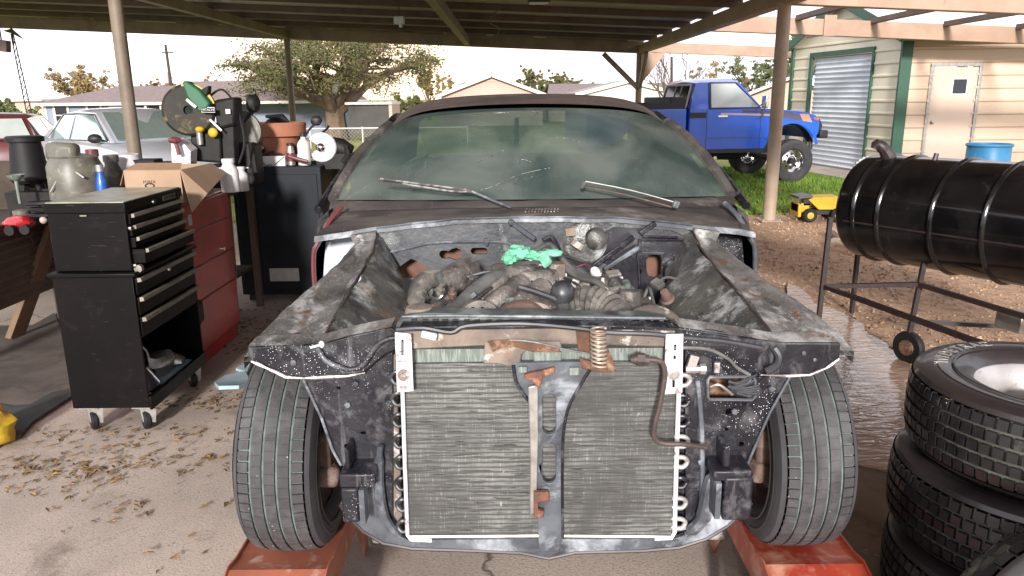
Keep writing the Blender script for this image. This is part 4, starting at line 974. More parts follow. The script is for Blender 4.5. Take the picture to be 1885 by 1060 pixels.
# blue drum by the building
c = G(1822, 352)
q = W(1822, 264, 10.6); bz = 0
t = thing('plastic_drum', 'blue open topped plastic drum standing by the pink side door', 'drum', (q.x, 10.6, 0))
h_ = q.z; r_ = .275
mb = MB(); mb.lathe([(r_*.93,0),(r_,.03),(r_,h_*.32),(r_+.012,h_*.34),(r_,h_*.36),(r_,h_*.64),(r_+.012,h_*.66),(r_,h_*.68),(r_*.98,h_-.04),(r_*1.03,h_-.03),(r_*1.03,h_),(r_*.96,h_),(r_*.95,.05),(0,.05)], (q.x,10.6,0), n=40); mk('body', mb, 'blue_plastic', t)
mb = MB(); mb.lathe([(r_*1.035,h_-.035),(r_*1.06,h_-.02),(r_*1.035,h_-.005)], (q.x,10.6,0), n=40); mk('rim_band', mb, 'blue_plastic', t)
# toy dump truck
o = G(1468, 408); o.z = .0; k = 1.12
t = thing('toy_dump_truck', 'yellow toy dump truck with black wheels on the gravel edge beside the grill', 'toy truck', o)
def TP(x, y, z): return o+Vector((x*k, y*k, z*k))
def tb(mb, x0, x1, y0, y1, z0, z1): a, b_ = TP(x0,y0,z0), TP(x1,y1,z1); return mb.box(a.x,b_.x,a.y,b_.y,a.z,b_.z)
mb = tb(MB(), .03,.48,.03,.22,.07,.12); mk('chassis', mb, 'black_trim', t, bevel=.005)
mb = MB(); tb(mb,.0,.035,.0,.25,.05,.19); tb(mb,.0,.13,.02,.23,.10,.20); mk('hood', mb, 'yellow', t, bevel=.006)
mb = tb(MB(), .055,.15,.02,.12,.17,.245); cb = mk('cab', mb, 'black_trim', t, bevel=.006)
mb = MB(); mb.prism([TP(.10,0,.24), TP(.17,0,.265), TP(.44,0,.27), TP(.52,0,.22), TP(.46,0,.13), TP(.22,0,.13)], (0,.25*k,0)); mk('dump_bed', mb, 'yellow', t, bevel=.006)
mb = MB(); mb.prism([TP(-.01,-.005,.25), TP(-.01,-.005,.275), TP(.14,-.005,.29), TP(.15,-.005,.265)], (0,.26*k,0)); mk('canopy', mb, 'stripe_dark', t, bevel=.004)
for x_ in (.02, .13): mb = MB(); mb.bar(TP(x_,0.01,.12), TP(x_,0.01,.255), .012); mk('strut', mb, 'black_trim', t)
for x_, yy in ((.12,-.02),(.12,.25),(.42,-.02),(.42,.25)):
    cc = TP(x_, yy, .072); mb = MB(); mb.lathe([(.03*k,-.03*k),(.062*k,-.032*k),(.074*k,-.022*k),(.074*k,.022*k),(.062*k,.032*k),(.03*k,.03*k)], cc, (0,1,0), n=24)
    wq = mk('wheel', mb, 'black_rubber', t); mb = MB(); mb.lathe([(0,-.036*k),(.018*k,-.036*k),(.036*k,-.031*k),(.036*k,.031*k),(.018*k,.036*k),(0,.036*k)], cc, (0,1,0), n=20); mk('rim', mb, 'yellow', wq)
# driftwood and a toothed disc behind the grill
for i, (pa, pb, r_, lab) in enumerate((((1532,428),(1578,452),.05,'upper pale bleached branch on the gravel behind the grill end'), ((1530,447),(1612,468),.045,'lower pale bleached branch lying on the gravel behind the grill end'))):
    a, b_ = G(*pa, .05), G(*pb, .05); mb = MB(); mb.tube([a, a.lerp(b_,.3)+Vector((0,.04,.02)), a.lerp(b_,.7), b_+Vector((.3,.1,0))], [r_*1.2, r_, r_*.8, r_*.5], 8, smooth=3); mb.jitter(.02, 6)
    one('branch', mb, 'bone', lab, 'branch', 'pale branches on the gravel')
q = W(1600, 300, 5.2); mb = MB(); pts = []
for i in range(48): an = i/48*6.28; rr = .10+(.01 if i % 2 else 0); pts.append(q+Vector((rr*math.cos(an), 0, rr*math.sin(an)-.06)))
dk = thing('toothed_disc', 'white toothed disc on a post behind the black grill chimney', 'disc', (q.x, q.y, 0))
mb.prism(pts, (0,.02,0)); mk('disc', mb, 'bulb_white', dk); mb = MB(); mb.tube([Vector((q.x, q.y+.03, 0)), q+Vector((0,.03,-.05))], .02, 6); mk('post', mb, 'black_steel', dk)

# stack of off-road tyres
TC = Vector((1.52, 1.98, -.02))
RO, TWD = .375, .235
labels = ['top tyre of the wet stack with bare silver rim and white sidewall letters', 'middle muddy off road tyre of the stack of three', 'bottom muddy off road tyre of the stack of three']
for i in range(3):
    z = .13+.252*(2-i); off = [(0,0), (-.020,.0), (-.022,-.02)][i]; c = TC+Vector((off[0], off[1], z+.02)); rr = RO+(.0 if i == 0 else .006)
    t = thing('off_road_tyre', labels[i], 'tyre', (c.x, c.y, z-.12), 'stacked off road tyres')
    mt, mw = MB(), MB(); tyre(mt, mw, c, (0,0,1), rr, TWD, .205, n=72, grooves=4, depth=.010, chunky=True)
    mk('tread', mt, ['wet_tread', 'mud'], t); mk('sidewall', mw, 'wet_sidewall', t)
    rm = rim('rim', MB(), c, (0,0,1), .205, TWD, 'rim_silver', t, dish=-.03, side=1)
    if i == 0:
        mb = MB(); mb.lathe([(.068,-.03),(.068,.035),(.062,.045),(0,.047)], c, (0,0,1), n=24); mk('hub_cap', mb, 'steel_worn', rm)
        for k in range(5): an = k*1.257; mb = MB(); mb.lathe([(.0,.02),(.012,.02),(.012,-.01)], c+Vector((.105*math.cos(an), .105*math.sin(an), 0)), n=8); mk('lug_nut', mb, 'steel_worn', rm)
        txt = 'WIDETRAC'
        for k, ch in enumerate(txt):
            an = R(150-k*7.5); rr2 = .29; q = c+Vector((rr2*math.cos(an), rr2*math.sin(an), TWD/2+.002))
            text_part('letter', ch, .052, q, Matrix.Rotation(an-math.pi/2, 3, 'Z'), 'rim_silver', t, .001)
# a fourth wheel leaning on the stack
ax = Vector((-.25, -.86, .42)).normalized(); c = Vector((1.245, 1.30, .33))
t = thing('leaning_wheel', 'mounted wheel leaning on the front of the tyre stack, cut by the bottom right corner', 'wheel', (c.x, c.y, 0))
mt, mw = MB(), MB(); tyre(mt, mw, c, ax, .34, .2, .19, n=50, grooves=3); mk('tread', mt, ['wet_tread', 'groove_dust'], t); mk('sidewall', mw, 'wet_sidewall', t)
rim('rim', MB(), c, ax, .19, .2, 'rim_silver', t, dish=.03); mb = MB(); mb.lathe([(.06,.05),(.055,.085),(0,.09)], c, ax, n=20); mk('hub', mb, 'rust_tan', t)

# ================================================================ LEFT SIDE CLUTTER
def xbox(mb, x0, x1, y0, y1, z0, z1): return mb.box(x0, x1, y0, y1, z0, z1)
# rolling cabinet, drawers facing the car (+x)
x0, x1, y0, y1, zb, zt = -2.06, -1.70, 3.32, 3.98, .125, .755
t = thing('rolling_tool_cabinet', 'black rolling tool cabinet with open lower bay on casters, under the tool chest', 'tool cabinet', ((x0+x1)/2, (y0+y1)/2, 0))
mb = MB(); mb.box(x0, x1, y0, y0+.012, zb, zt); mb.box(x0, x1, y1-.012, y1, zb, zt); mb.box(x0, x0+.012, y0+.012, y1-.012, zb, zt); mb.box(x0+.012, x1-.004, y0+.012, y1-.012, zb, zb+.02); mb.box(x0+.012, x1-.004, y0+.012, y1-.012, .46, .474)
bd_ = mk('body', mb, 'chest_black', t, bevel=.003)
mb = MB(); mb.box(x0-.015, x1+.02, y0-.015, y1+.015, zt, zt+.02); mk('top', mb, 'chest_black', t, bevel=.005)
mb = MB(); mb.box(x1-.002, x1+.012, y0, y1, zb-.01, zb+.055); mk('lower_lip', mb, 'chest_black', t, bevel=.004)
dz = [(.665,.745),(.57,.655),(.475,.56)]
for a, b_ in dz:
    mb = MB(); mb.box(x0+.03, x1+.008, y0+.016, y1-.016, a, b_); dw_ = mk('drawer', mb, 'chest_black', t, bevel=.003)
    mb = MB(); mb.prism([(x1+.008, y0+.02, b_-.022), (x1+.03, y0+.02, b_-.018), (x1+.026, y0+.02, b_), (x1+.008, y0+.02, b_)], (0, y1-y0-.04, 0)); mk('handle', mb, 'handle_alu', dw_, bevel=.002)
mb = MB(); mb.lathe([(0,.006),(.011,.006),(.013,0)], (x1+.011, 3.66, .715), (1,0,0), n=12); mk('lock', mb, 'chrome', t)
for cx, cy in ((x0+.06, y0+.06), (x1-.05, y0+.06), (x0+.06, y1-.06), (x1-.05, y1-.06)):
    mb = MB(); mb.lathe([(.01,-.014),(.042,-.016),(.05,-.008),(.05,.008),(.042,.016),(.01,.014)], (cx, cy-.01, .05), (.8,.6,0), n=22); wq = mk('caster', mb, 'black_rubber', t)
    mb = MB(); mb.prism([Vector((cx-.03,cy,.04)), Vector((cx+.03,cy,.04)), Vector((cx+.04,cy,.12)), Vector((cx-.04,cy,.12))], Vector((.024,-.03,0))); mb.obox((cx,cy,.12),(.09,.09,.012)); mk('fork', mb, 'steel_worn', wq)
# things in the open bay
q = Vector((-1.84, 3.50, .15)); b1 = thing('chrome_lamp', 'round chrome work lamp lying in the open bay of the black cabinet', 'work lamp', q)
mb = MB(); mb.lathe([(.0,.0),(.075,.0),(.10,.03),(.10,.045),(.05,.10),(.03,.12),(0,.12)], q, (.3,-.1,1), n=28); mk('shade', mb, 'chrome', b1)
mb = MB(); mb.tube([q+Vector((.0,0,.10)), q+Vector((-.02,.0,.17)), q+Vector((.0,.03,.22)), q+Vector((.04,.05,.18)), q+Vector((.05,.05,.1))], .006, 6, smooth=5); mk('hook', mb, 'steel_worn', b1)
q = Vector((-1.82, 3.72, .15)); mb = MB(); mb.sph(q+Vector((0,0,.06)), (.07,.10,.06), 14, .35, 3); mb.sph(q+Vector((.02,.1,.035)), (.06,.05,.035), 12, .4, 5); one('metal_parts', mb, 'steel_worn', 'pile of pale metal parts at the back of the open cabinet bay', 'metal parts')
mb = MB(); mb.box(-2.0,-1.75,3.36,3.92,.147,.155); mb.jitter(.004); one('shop_towel', mb, 'tarp', 'flat pale sheet lining the open bay of the black cabinet', 'shop towel')
# top chest
x0, x1, y0, y1, zb, zt = -2.05, -1.705, 3.34, 3.92, .777, 1.085
t = thing('tool_chest', 'black tool chest with shiny lid and four open drawers standing on the rolling cabinet', 'tool chest', ((x0+x1)/2, (y0+y1)/2, zb))
mb = MB(); mb.box(x0, x1, y0, y1, zb, zt-.012); mk('body', mb, 'chest_black', t, bevel=.004)
mb = MB(); mb.box(x0-.008, x1+.008, y0-.008, y1+.008, zt-.045, zt); ld = mk('lid', mb, 'chest_black', t, bevel=.004)
mb = MB(); mb.box(x0+.0, x1-.0, y0+.0, y1-.0, zt+.0005, zt+.004); mk('lid_panel', mb, 'chest_top', ld)
for k, (a, b_, out) in enumerate(((.985,1.03,.01),(.932,.978,.012),(.88,.925,.02),(.81,.872,.055))):
    mb = MB(); mb.box(x0+.04, x1+out, y0+.02, y1-.02, a, b_); dw_ = mk('drawer', mb, 'chest_black', t, bevel=.002)
    mb = MB(); mb.prism([(x1+out, y0+.03, b_-.018), (x1+out+.016, y0+.03, b_-.014), (x1+out+.014, y0+.03, b_+.002), (x1+out, y0+.03, b_+.002)], (0, y1-y0-.06, 0)); mk('handle', mb, 'handle_alu', dw_, bevel=.0015)
mb = MB(); mb.lathe([(0,.006),(.010,.006),(.012,0)], (x1+.0085, 3.60, 1.055), (1,0,0), n=12); mk('lock', mb, 'chrome', t)
mb = MB(); mb.box(x1+.0085, x1+.011, 3.70, 3.84, 1.045, 1.068); bdg = mk('badge', mb, 'handle_alu', t)
text_part('badge_text', 'CRAFTSMAN', .022, (x1+.0118, 3.77, 1.056), (90, 0, 90), 'chest_black', t, .0004)
for z_ in (.97, .80): mb = MB(); mb.sph((x1+.008, y0+.012, z_), .011, 8); mk('drawer_stop', mb, 'chrome', t)
for yy, xx in ((y0-.009, -1.90),): mb = MB(); mb.box(xx, xx+.03, yy-.002, yy, 1.028, 1.034); mk('latch', mb, 'chrome', ld)
mb = MB(); mb.lathe([(0,-.014),(.018,-.012),(.018,.012),(0,.014)], (x1+.02, 3.36, .785), (0,1,0), n=12); mk('side_knob', mb, 'handle_alu', t)

# tall red cabinet
x0, x1, y0, y1, zt = -2.36, -1.81, 4.05, 4.86, .975
t = thing('red_tool_cabinet', 'tall red steel tool cabinet behind the black chest', 'tool cabinet', ((x0+x1)/2, (y0+y1)/2, 0))
mb = MB(); mb.box(x0, x1, y0, y1, .08, zt); mk('body', mb, 'chest_red', t, bevel=.012)
for a, b_ in ((.80,.955),(.60,.79),(.40,.59),(.10,.39)): mb = MB(); mb.box(x1-.01, x1+.009, y0+.02, y1-.02, a, b_); mk('drawer', mb, 'chest_red', t, bevel=.004)
mb = MB(); mb.box(x1+.010, x1+.013, 4.20, 4.25, .84, .90); mk('label_plate', mb, 'paper', t)
mb = MB(); mb.lathe([(0,.012),(.012,.012),(.012,0)], (x1+.009, 4.66, .62), (1,0,0), n=10); mk('lock', mb, 'chrome', t)
mb = MB(); mb.box(x0+.02, x1-.02, y0+.02, y1-.02, .0, .08); mk('plinth', mb, 'chest_red', t)
mb = MB(); mb.obox((-1.80, 4.08, .36), (.12,.2,.13), (0,0,10)); one('black_case', mb, 'black_rubber', 'small black case against the red cabinet beside the black one', 'case', bevel=.02)
# cardboard box on the red cabinet
q0, q1 = W(236, 330, 4.2), W(345, 330, 4.2); zb = .979
t = thing('cardboard_box', 'open cardboard box with hanging flap on top of the red cabinet', 'cardboard box', ((q0.x+q1.x)/2, 4.35, zb))
xa, xb, ya, yb, zt = q0.x+.02, q1.x, 4.12, 4.55, 1.155
for nm, a in (('panel',(xa,xb,ya,ya+.006)), ('panel',(xa,xb,yb-.006,yb)), ('panel',(xa,xa+.006,ya+.006,yb-.006)), ('panel',(xb-.006,xb,ya+.006,yb-.006))):
    mb = MB(); mb.box(*a, zb, zt); mk(nm, mb, 'card', t)
mb = MB(); mb.box(xa+.006, xb-.006, ya+.006, yb-.006, zb+.001, zb+.007); mk('bottom', mb, 'card_in', t)
mb = MB(); mb.prism([Vector((xb,ya,zt)), Vector((xb,yb,zt)), Vector((xb+.10,yb-.05,1.10)), Vector((xb+.11,ya+.05,1.02)), Vector((xb+.05,ya-.03,.93))], (.004,0,.004)); mk('flap', mb, 'card', t)
mb = MB(); mb.prism([Vector((xa,ya,zt)), Vector((xb,ya,zt)), Vector((xb-.03,ya+.10,zt+.03)), Vector((xa+.03,ya+.10,zt+.03))], (0,.002,.004)); mk('flap', mb, 'card_in', t)
mb = MB(); mb.prism([Vector((xa,ya+.01,zt)), Vector((xa,yb,zt)), Vector((xa-.05,yb-.04,zt-.09)), Vector((xa-.04,ya+.03,zt-.08))], (-.004,0,.0)); mk('flap', mb, 'card_in', t)
mb = MB()
q = Vector(((xa+xb)/2-.02, ya-.001, (zb+zt)/2+.015)); mb.prism([q+Vector((.028*math.cos(a*.52), 0, -.008+.014*math.sin(a*.52))) for a in range(12)], (0,.0008,0), holes=[[q+Vector((.020*math.cos(a*.52), 0, -.008+.009*math.sin(a*.52))) for a in range(12)]]); mk('printed_mark', mb, 'chest_black', t)
text_part('printed_text', 'FOREX', .022, q+Vector((0,0,.012)), (90,0,0), 'chest_black', t, .0005)
# white bottle and a rag on the red cabinet
def bottle(name, label, q, r, h, body, cap, group=None, neck=.45, lab=None, n=22):
    t = thing(name, label, 'bottle', q, group)
    mb = MB(); mb.lathe([(0,0),(r*.92,0),(r,r*.1),(r,h*.62),(r*.9,h*.70),(r*neck,h*.82),(r*neck,h*.88),(0,h*.88)], q, n=n); mk('body', mb, body, t)
    mb = MB(); mb.lathe([(r*neck*1.15,h*.88),(r*neck*1.15,h*.99),(r*neck*.9,h),(0,h)], q, n=14); mk('cap', mb, cap, t)
    if lab: mb = MB(); mb.lathe([(r*1.008,h*.18),(r*1.012,h*.2),(r*1.012,h*.55),(r*1.008,h*.57)], q, n=n); mk('label_band', mb, lab, t)
    return t
q = W(400, 355, 4.35); bottle('plastic_bottle', 'large ribbed white plastic bottle on the back of the red cabinet', Vector((q.x-.02, 4.62, .979)), .055, .20, 'white_plastic', 'white_plastic', neck=.6)
# dark workbench carrying the saws
x0, x1, y0, y1, zt = -3.05, -1.88, 4.95, 5.60, .93
t = thing('steel_workbench', 'dark steel workbench behind the red cabinet carrying the miter saw', 'workbench', ((x0+x1)/2, (y0+y1)/2, 0))
mb = MB(); mb.box(x0, x1, y0, y1, zt-.03, zt); mk('top', mb, 'wood_dark', t, bevel=.004)
for xx in (x0+.03, x1-.03):
    for yy in (y0+.03, y1-.03): mb = MB(); mb.box(xx-.022, xx+.022, yy-.022, yy+.022, 0, zt-.03); mk('leg', mb, 'purlin', t)
mb = MB(); mb.box(x0, x1, y0+.02, y0+.05, zt-.10, zt-.031); mk('apron', mb, 'purlin', t)
mb = MB(); mb.bar((-1.88,4.96,.62), (-1.84,4.90,.38), .03, .05); mk('brace', mb, 'wood_dark', t)
mb = MB(); mb.box(x0+.05, x1-.05, y0+.05, y1-.05, .30, .325); mk('shelf', mb, 'wood_dark', t)
q = Vector((-1.96, 5.10, .326)); mb = MB(); mb.tube([q, q+Vector((.01,0,.56))], .065, 14); mb.jitter(.01, 9); one('cardboard_tube', mb, 'wood', 'brown paper roll standing on the bench shelf beside the red cabinet', 'paper roll')
q = Vector((-1.93, 5.0, .36)); mb = MB(); mb.obox(q, (.14,.11,.07), (4,5,20)); mb.jitter(.015, 14); one('paper_pack', mb, 'paper', 'crumpled white and purple paper pack on the bench shelf', 'paper pack')
# miter saw
c = W(360, 300, 5.15); c.z = .93
t = thing('miter_saw', 'green handled miter saw with amber blade guard standing on the bench', 'miter saw', c)
mb = MB(); mb.lathe([(.0,.0),(.17,.0),(.17,.05),(.15,.07),(0,.07)], c, n=28); mb.box(c.x-.26, c.x+.26, c.y+.02, c.y+.07, c.z+.02, c.z+.14); mk('table', mb, 'saw_dark', t, bevel=.004)
mb = MB(); mb.box(c.x-.14, c.x+.36, c.y-.03, c.y-.01, c.z+.145, c.z+.152); mk('fence_rail', mb, 'white_plastic', t)
g_ = W(348, 203, 5.15)
mb = MB(); mb.lathe([(.03,-.03),(.15,-.035),(.165,-.02),(.165,.03),(.15,.04),(.03,.04)], g_, (.25,-1,.05), n=40); gd = mk('blade_guard', mb, 'guard_amber', t, angle=15)
mb = MB(); mb.lathe([(.152,-.045),(.172,-.045),(.172,.048),(.152,.048)], g_, (.25,-1,.05), n=24, a0=150, a1=235); mk('guard_edge', mb, 'yellow', gd)
mb = MB(); mb.prism([W(334,150,5.08), W(342,148,5.08), W(366,165,5.08), W(386,190,5.08), W(378,208,5.08), W(362,203,5.08), W(343,178,5.08)], (0,.08,0)); mk('handle', mb, 'saw_green', t, bevel=.012)
mb = MB(); mb.prism([W(360,170,5.12), W(384,157,5.12), W(383,172,5.12), W(372,183,5.12)], (0,.06,0)); mk('trigger_guard', mb, 'saw_dark', t, bevel=.008)
a, b_ = W(398, 186, 5.2), W(398, 330, 5.2)
mb = MB(); mb.prism([W(392,184,5.16), W(432,178,5.16), W(432,232,5.16), W(398,240,5.16)], (0,.16,0)); mk('motor', mb, 'saw_dark', t, bevel=.02)
mb = MB(); mb.prism([W(404,230,5.18), W(430,230,5.18), W(434,332,5.18), W(418,345,5.18), W(405,300,5.18)], (0,.10,0)); mk('arm', mb, 'saw_dark', t, bevel=.012)
mb = MB(); mb.prism([W(350,232,5.15), W(404,225,5.15), W(408,300,5.15), W(352,298,5.15)], (0,.14,0)); mb.jitter(.01, 9); mk('turret', mb, 'saw_dark', t, bevel=.015)
def plate(x, y, w, h, rot, D): q = W(x, y, D); mb = MB(); mb.obox(q, (w, .004, h), (0, rot, 0)); return q, mb
q, mb = plate(383, 202, .088, .034, 2, 5.085); mk('name_plate', mb, 'white_plastic', t); 
q2, mb = plate(383, 202, .080, .026, 2, 5.080); mk('name_plate', mb, 'chest_black', t)
text_part('name_text', 'HITACHI', .021, W(383, 202, 5.076), (90, 2, 0), 'white_plastic', t, .0004)
q, mb = plate(352, 190, .075, .018, 42, 5.06); mk('decal', mb, 'white_plastic', t)
q, mb = plate(397, 230, .10, .014, 46, 5.10); mk('decal', mb, 'white_plastic', t)
mb = MB(); q = W(392, 244, 5.10); mb.sph(q, (.032,.02,.032), 12); mk('knob', mb, 'yellow', t)
mb = MB(); q = W(368, 238, 5.1); mb.sph(q, (.03,.03,.02), 10); mk('pivot_cap', mb, 'yellow', t)
mb = MB(); mb.lathe([(.0,-.05),(.02,-.05),(.022,.05),(0,.05)], W(368, 252, 5.12), (0,0,1), n=12); mk('clamp', mb, 'steel_worn', t)
mb = MB(); q = W(420, 205, 5.14); mb.obox(q, (.03,.01,.03)); mk('switch_plate', mb, 'white_plastic', t)
mb = MB(); mb.tube([W(385,178,5.2), W(410,165,5.25), W(436,200,5.25), W(450,260,5.2), W(440,300,5.2)], .008, 6, smooth=5); mk('power_cord', mb, 'black_trim', t)
# second power tool behind, big pale disc and black handle
q = W(446, 240, 5.45)
t = thing('bench_sander', 'dark bench tool with large dusty round disc between the miter saw and the flower pot', 'bench sander', Vector((q.x, q.y, .93)))
mb = MB(); mb.lathe([(0,-.02),(.13,-.02),(.135,.0),(.13,.02),(0,.02)], q, (.1,-1,0), n=36); mk('disc', mb, 'jug', t)
mb = MB(); mb.tube([W(462,262,5.35), W(466,290,5.35), W(470,318,5.35)], .022, 8); mk('arm', mb, 'saw_dark', t)
mb = MB(); mb.sph(W(466, 190, 5.45), (.05,.06,.065), 12, .2, 4); mb.tube([W(466,200,5.45), W(450,225,5.45)], .02, 8); mk('handle', mb, 'saw_dark', t)
mb = MB(); mb.box(q.x-.10, q.x+.10, q.y-.08, q.y+.1, .93, q.z-.08); mk('base', mb, 'saw_dark', t, bevel=.02)
# clutter left of the saw
q = W(330, 280, 5.2); mb = MB(); mb.prism([W(312,262,5.0), W(330,258,5.0), W(352,275,5.0), W(350,302,5.0), W(318,300,5.0)], (0,.1,0)); mb.jitter(.02, 9); one('shiny_rag', mb, 'alu_white', 'crumpled pale metallic bag beside the miter saw base', 'bag')
q = W(322, 258, 4.95); mb = MB(); mb.sph(q, (.045,.03,.022), 10, .3, 2); mb.tube([q, W(330,285,4.95)], .014, 6); one('red_clamp', mb, 'maroon', 'dark red clamp lying left of the miter saw', 'clamp')

# dark steel cabinet with the flower pot
x0, x1, y0, y1, zt = -2.09, -1.42, 5.72, 6.25, 1.035
t = thing('dark_cabinet', 'plain blue black steel cabinet with a paper label between bench and car', 'cabinet', ((x0+x1)/2, y0, 0))
mb = MB(); mb.box(x0, x1, y0, y1, .05, zt); mk('body', mb, 'cab_blue', t, bevel=.008)
mb = MB(); mb.box(x0+.03, x1-.03, y0-.008, y0+.01, .09, zt-.06); mk('door', mb, 'cab_blue', t, bevel=.004)
mb = MB(); a, b_ = W(497, 518, 5.70), W(549, 494, 5.70); mb.box(a.x, b_.x, y0-.0125, y0-.0085, a.z, b_.z); mk('paper_label', mb, 'paper', t)
for xx in (x0+.04, x1-.08):
    for yy in (y0+.03, y1-.08): mb = MB(); mb.box(xx, xx+.05, yy, yy+.05, 0, .05); mk('foot', mb, 'black_trim', t)
q = W(513, 300, 5.95); q.z = zt+.001
t = thing('flower_pot', 'big terracotta flower pot standing on the dark cabinet', 'flower pot', q)
mb = MB(); mb.lathe([(0,0),(.135,0),(.145,.01),(.185,.21),(.222,.215),(.228,.30),(.218,.315),(.20,.31),(.185,.2),(.13,.04),(0,.04)], q, n=44); mk('body', mb, 'terracotta', t)
mb = MB(); mb.sph(W(508, 221, 5.9)+Vector((0,0,-.02)), (.085,.08,.035), 14, .3, 8); mb.tube([W(490,214,5.9), W(520,217,5.85), W(532,224,5.85)], [.012,.03,.008], 8); one('black_mitt', mb, 'black_rubber', 'black glove like thing resting in the flower pot mouth', 'glove')
q = W(470, 293, 5.72); bottle('oil_bottle', 'black oil bottle with white shoulders and cap left of the flower pot', Vector((q.x, 5.78, zt+.001)), .052, .20, 'chest_black', 'white_plastic', neck=.5)
mb = MB(); q = Vector((q.x, 5.78, zt+.001)); mb.lathe([(.053,.125),(.054,.13),(.0475,.143),(.026,.168),(.0265,.177)], q, n=22); mk('shoulder', mb, 'white_plastic', [o_ for o_ in bpy.data.objects if o_.name.startswith('oil_bottle')][0])
q = W(531, 300, 5.72); bottle('spray_can', 'silver and black spray can in front of the flower pot', Vector((q.x, 5.80, zt+.001)), .033, .165, 'steel_worn', 'black_trim', neck=.7, lab='maroon')
q = W(556, 302, 5.72); bottle('solvent_bottle', 'tall white solvent bottle with black cap beside the cut off saw', Vector((q.x, 5.80, zt+.001)), .047, .24, 'white_plastic', 'black_trim', neck=.38)
q = W(546, 302, 5.72); bottle('fluid_bottle', 'small dark blue fluid bottle between spray can and white bottle', Vector((q.x-.01, 5.88, zt+.001)), .042, .14, 'cab_blue', 'black_trim', neck=.5, lab='white_plastic')
q = W(500, 304, 5.72); t = thing('tool_carton', 'white and black carton with crossed straps at the edge of the dark cabinet', 'carton', Vector((q.x, 5.76, zt+.001)))
mb = MB(); mb.obox((q.x, 5.765, zt+.038), (.20,.07,.074)); mk('body', mb, 'white_plastic', t, bevel=.003)
mb = MB()
for a, b_ in (((-.098,.07),(-.05,.008)), ((-.05,.008),(.0,.012)), ((.02,.012),(.095,.07))): mb.bar((q.x+a[0],5.728,zt+a[1]),(q.x+b_[0],5.728,zt+b_[1]),.008,.004)
mk('strap', mb, 'chest_black', t)
mb = MB(); mb.tube([(q.x-.08,5.76,zt+.09),(q.x,5.75,zt+.10),(q.x+.07,5.76,zt+.085)], .009, 6); mb.jitter(.008, 20); one('cable_bundle', mb, 'black_trim', 'thin black cable bundle on top of the white carton', 'cable')
q = W(552, 300, 5.68); mb = MB(); mb.tube([q+Vector((-.08,0,.05)), q+Vector((0,0,.025)), q+Vector((.06,0,.01))], [.012,.016,.012], 10); one('red_grinder', mb, 'maroon', 'small red hand tool lying before the white bottle', 'hand tool')
# cut-off saw with silver guard
q = W(592, 271, 5.85)
t = thing('cut_off_saw', 'black cut off saw with round silver blade guard on the dark cabinet edge', 'cut off saw', Vector((q.x, 5.85, 1.0)))
mb = MB(); mb.lathe([(0,.022),(.05,.022),(.105,.012),(.112,-.0),(.112,-.03)], q, (.05,-1,.05), n=40, a0=-15, a1=280); mk('blade_guard', mb, 'alu_white', t, angle=15)
mb = MB(); mb.sph(q+Vector((0,-.03,0)), (.036,.03,.036), 16); mk('arbor_cap', mb, 'chrome', t)
mb = MB(); mb.tube([q+Vector((.03,.09,.02)), q+Vector((.12,.09,-.01)), q+Vector((.20,.09,-.05))], [.06,.075,.06], 14); mb.box(q.x-.05, q.x+.24, 5.86, 6.0, 1.0, q.z-.05); mk('motor', mb, 'saw_dark', t)
mb = MB(); mb.tube([W(632,300,5.85), W(640,285,5.85), W(636,268,5.85)], [.025,.022,.018], 8, smooth=3); mk('handle', mb, 'saw_dark', t)
mb = MB(); mb.tube([q+Vector((.0,.02,.10)), q+Vector((.05,.02,.14)), q+Vector((.06,.02,.16))], .01, 6); mk('adjuster', mb, 'saw_dark', t)
mb = MB(); mb.tube([W(560,255,5.95), W(568,240,5.95), W(580,228,5.95)], .009, 6, smooth=4); mb.sph(W(582,222,5.95), (.045,.03,.038), 12, .15, 3); one('pull_knob', mb, 'black_trim', 'black round knob on a bent rod rising right of the flower pot', 'knob')
# brown generator with yellow frame
q = W(615, 330, 6.3); x0, x1 = W(592,330,6.3).x, W(652,330,6.3).x
t = thing('generator', 'rusty brown generator with yellow tube frame right of the dark cabinet', 'generator', ((x0+x1)/2, 6.3, 0))
mb = MB(); mb.box(x0, x1+.15, 6.32, 6.75, .35, q.z+.10); mk('body', mb, 'interior_rust', t, bevel=.02)
mb = MB(); z1, z2, z3 = W(615,306,6.3).z, W(615,345,6.3).z, .02
for zz in (z1, z2, .3): mb.tube([(x0,6.32,zz),(x1-.06,6.26,zz),(x1+.15,6.28,zz)], .015, 8)
for xx in (x1-.04, x0+.0): mb.tube([(xx,6.27,z1),(xx,6.27,z3)], .015, 8)
mk('tube_frame', mb, 'yellow', t)
# left workbench with tin side and its clutter
x0, x1, y0, y1, zt = -4.6, -3.12, 3.5, 7.2, .80
t = thing('wooden_workbench', 'old wooden workbench sided with corrugated tin at the far left', 'workbench', (-3.8, 5, 0))
mb = MB(); mb.box(x0, x1+.04, y0, y1, zt-.05, zt); mk('top', mb, 'wood_dark', t, bevel=.006)
mb = MB(); rows = []
k = 0; z = .27
while z < zt-.06: rows.append([Vector((x1-.05+.012*math.sin(k*1.57), y, z)) for y in (y0+.05, y1-.05)]); z += .014; k += 1
mb.grid(rows); mk('tin_panel', mb, 'tin', t)
mb = MB(); a, b_ = W(78, 430, 5.0), G(20, 625); mb.bar((x1+.06, 5.15, zt-.0), (b_.x+.02, b_.y, 0), .13, .04, (1,0,0)); mk('prop_board', mb, 'wood', t, bevel=.004)
for yy in (y0+.1, y1-.1, 5.3): mb = MB(); mb.box(x1-.15, x1-.07, yy-.04, yy+.04, 0, zt-.05); mk('leg', mb, 'wood_dark', t)
def onb(px, py, D): q = W(px, py, D); q.z = zt+.001; return q
zt = .80
q = onb(57, 330, 5.0)
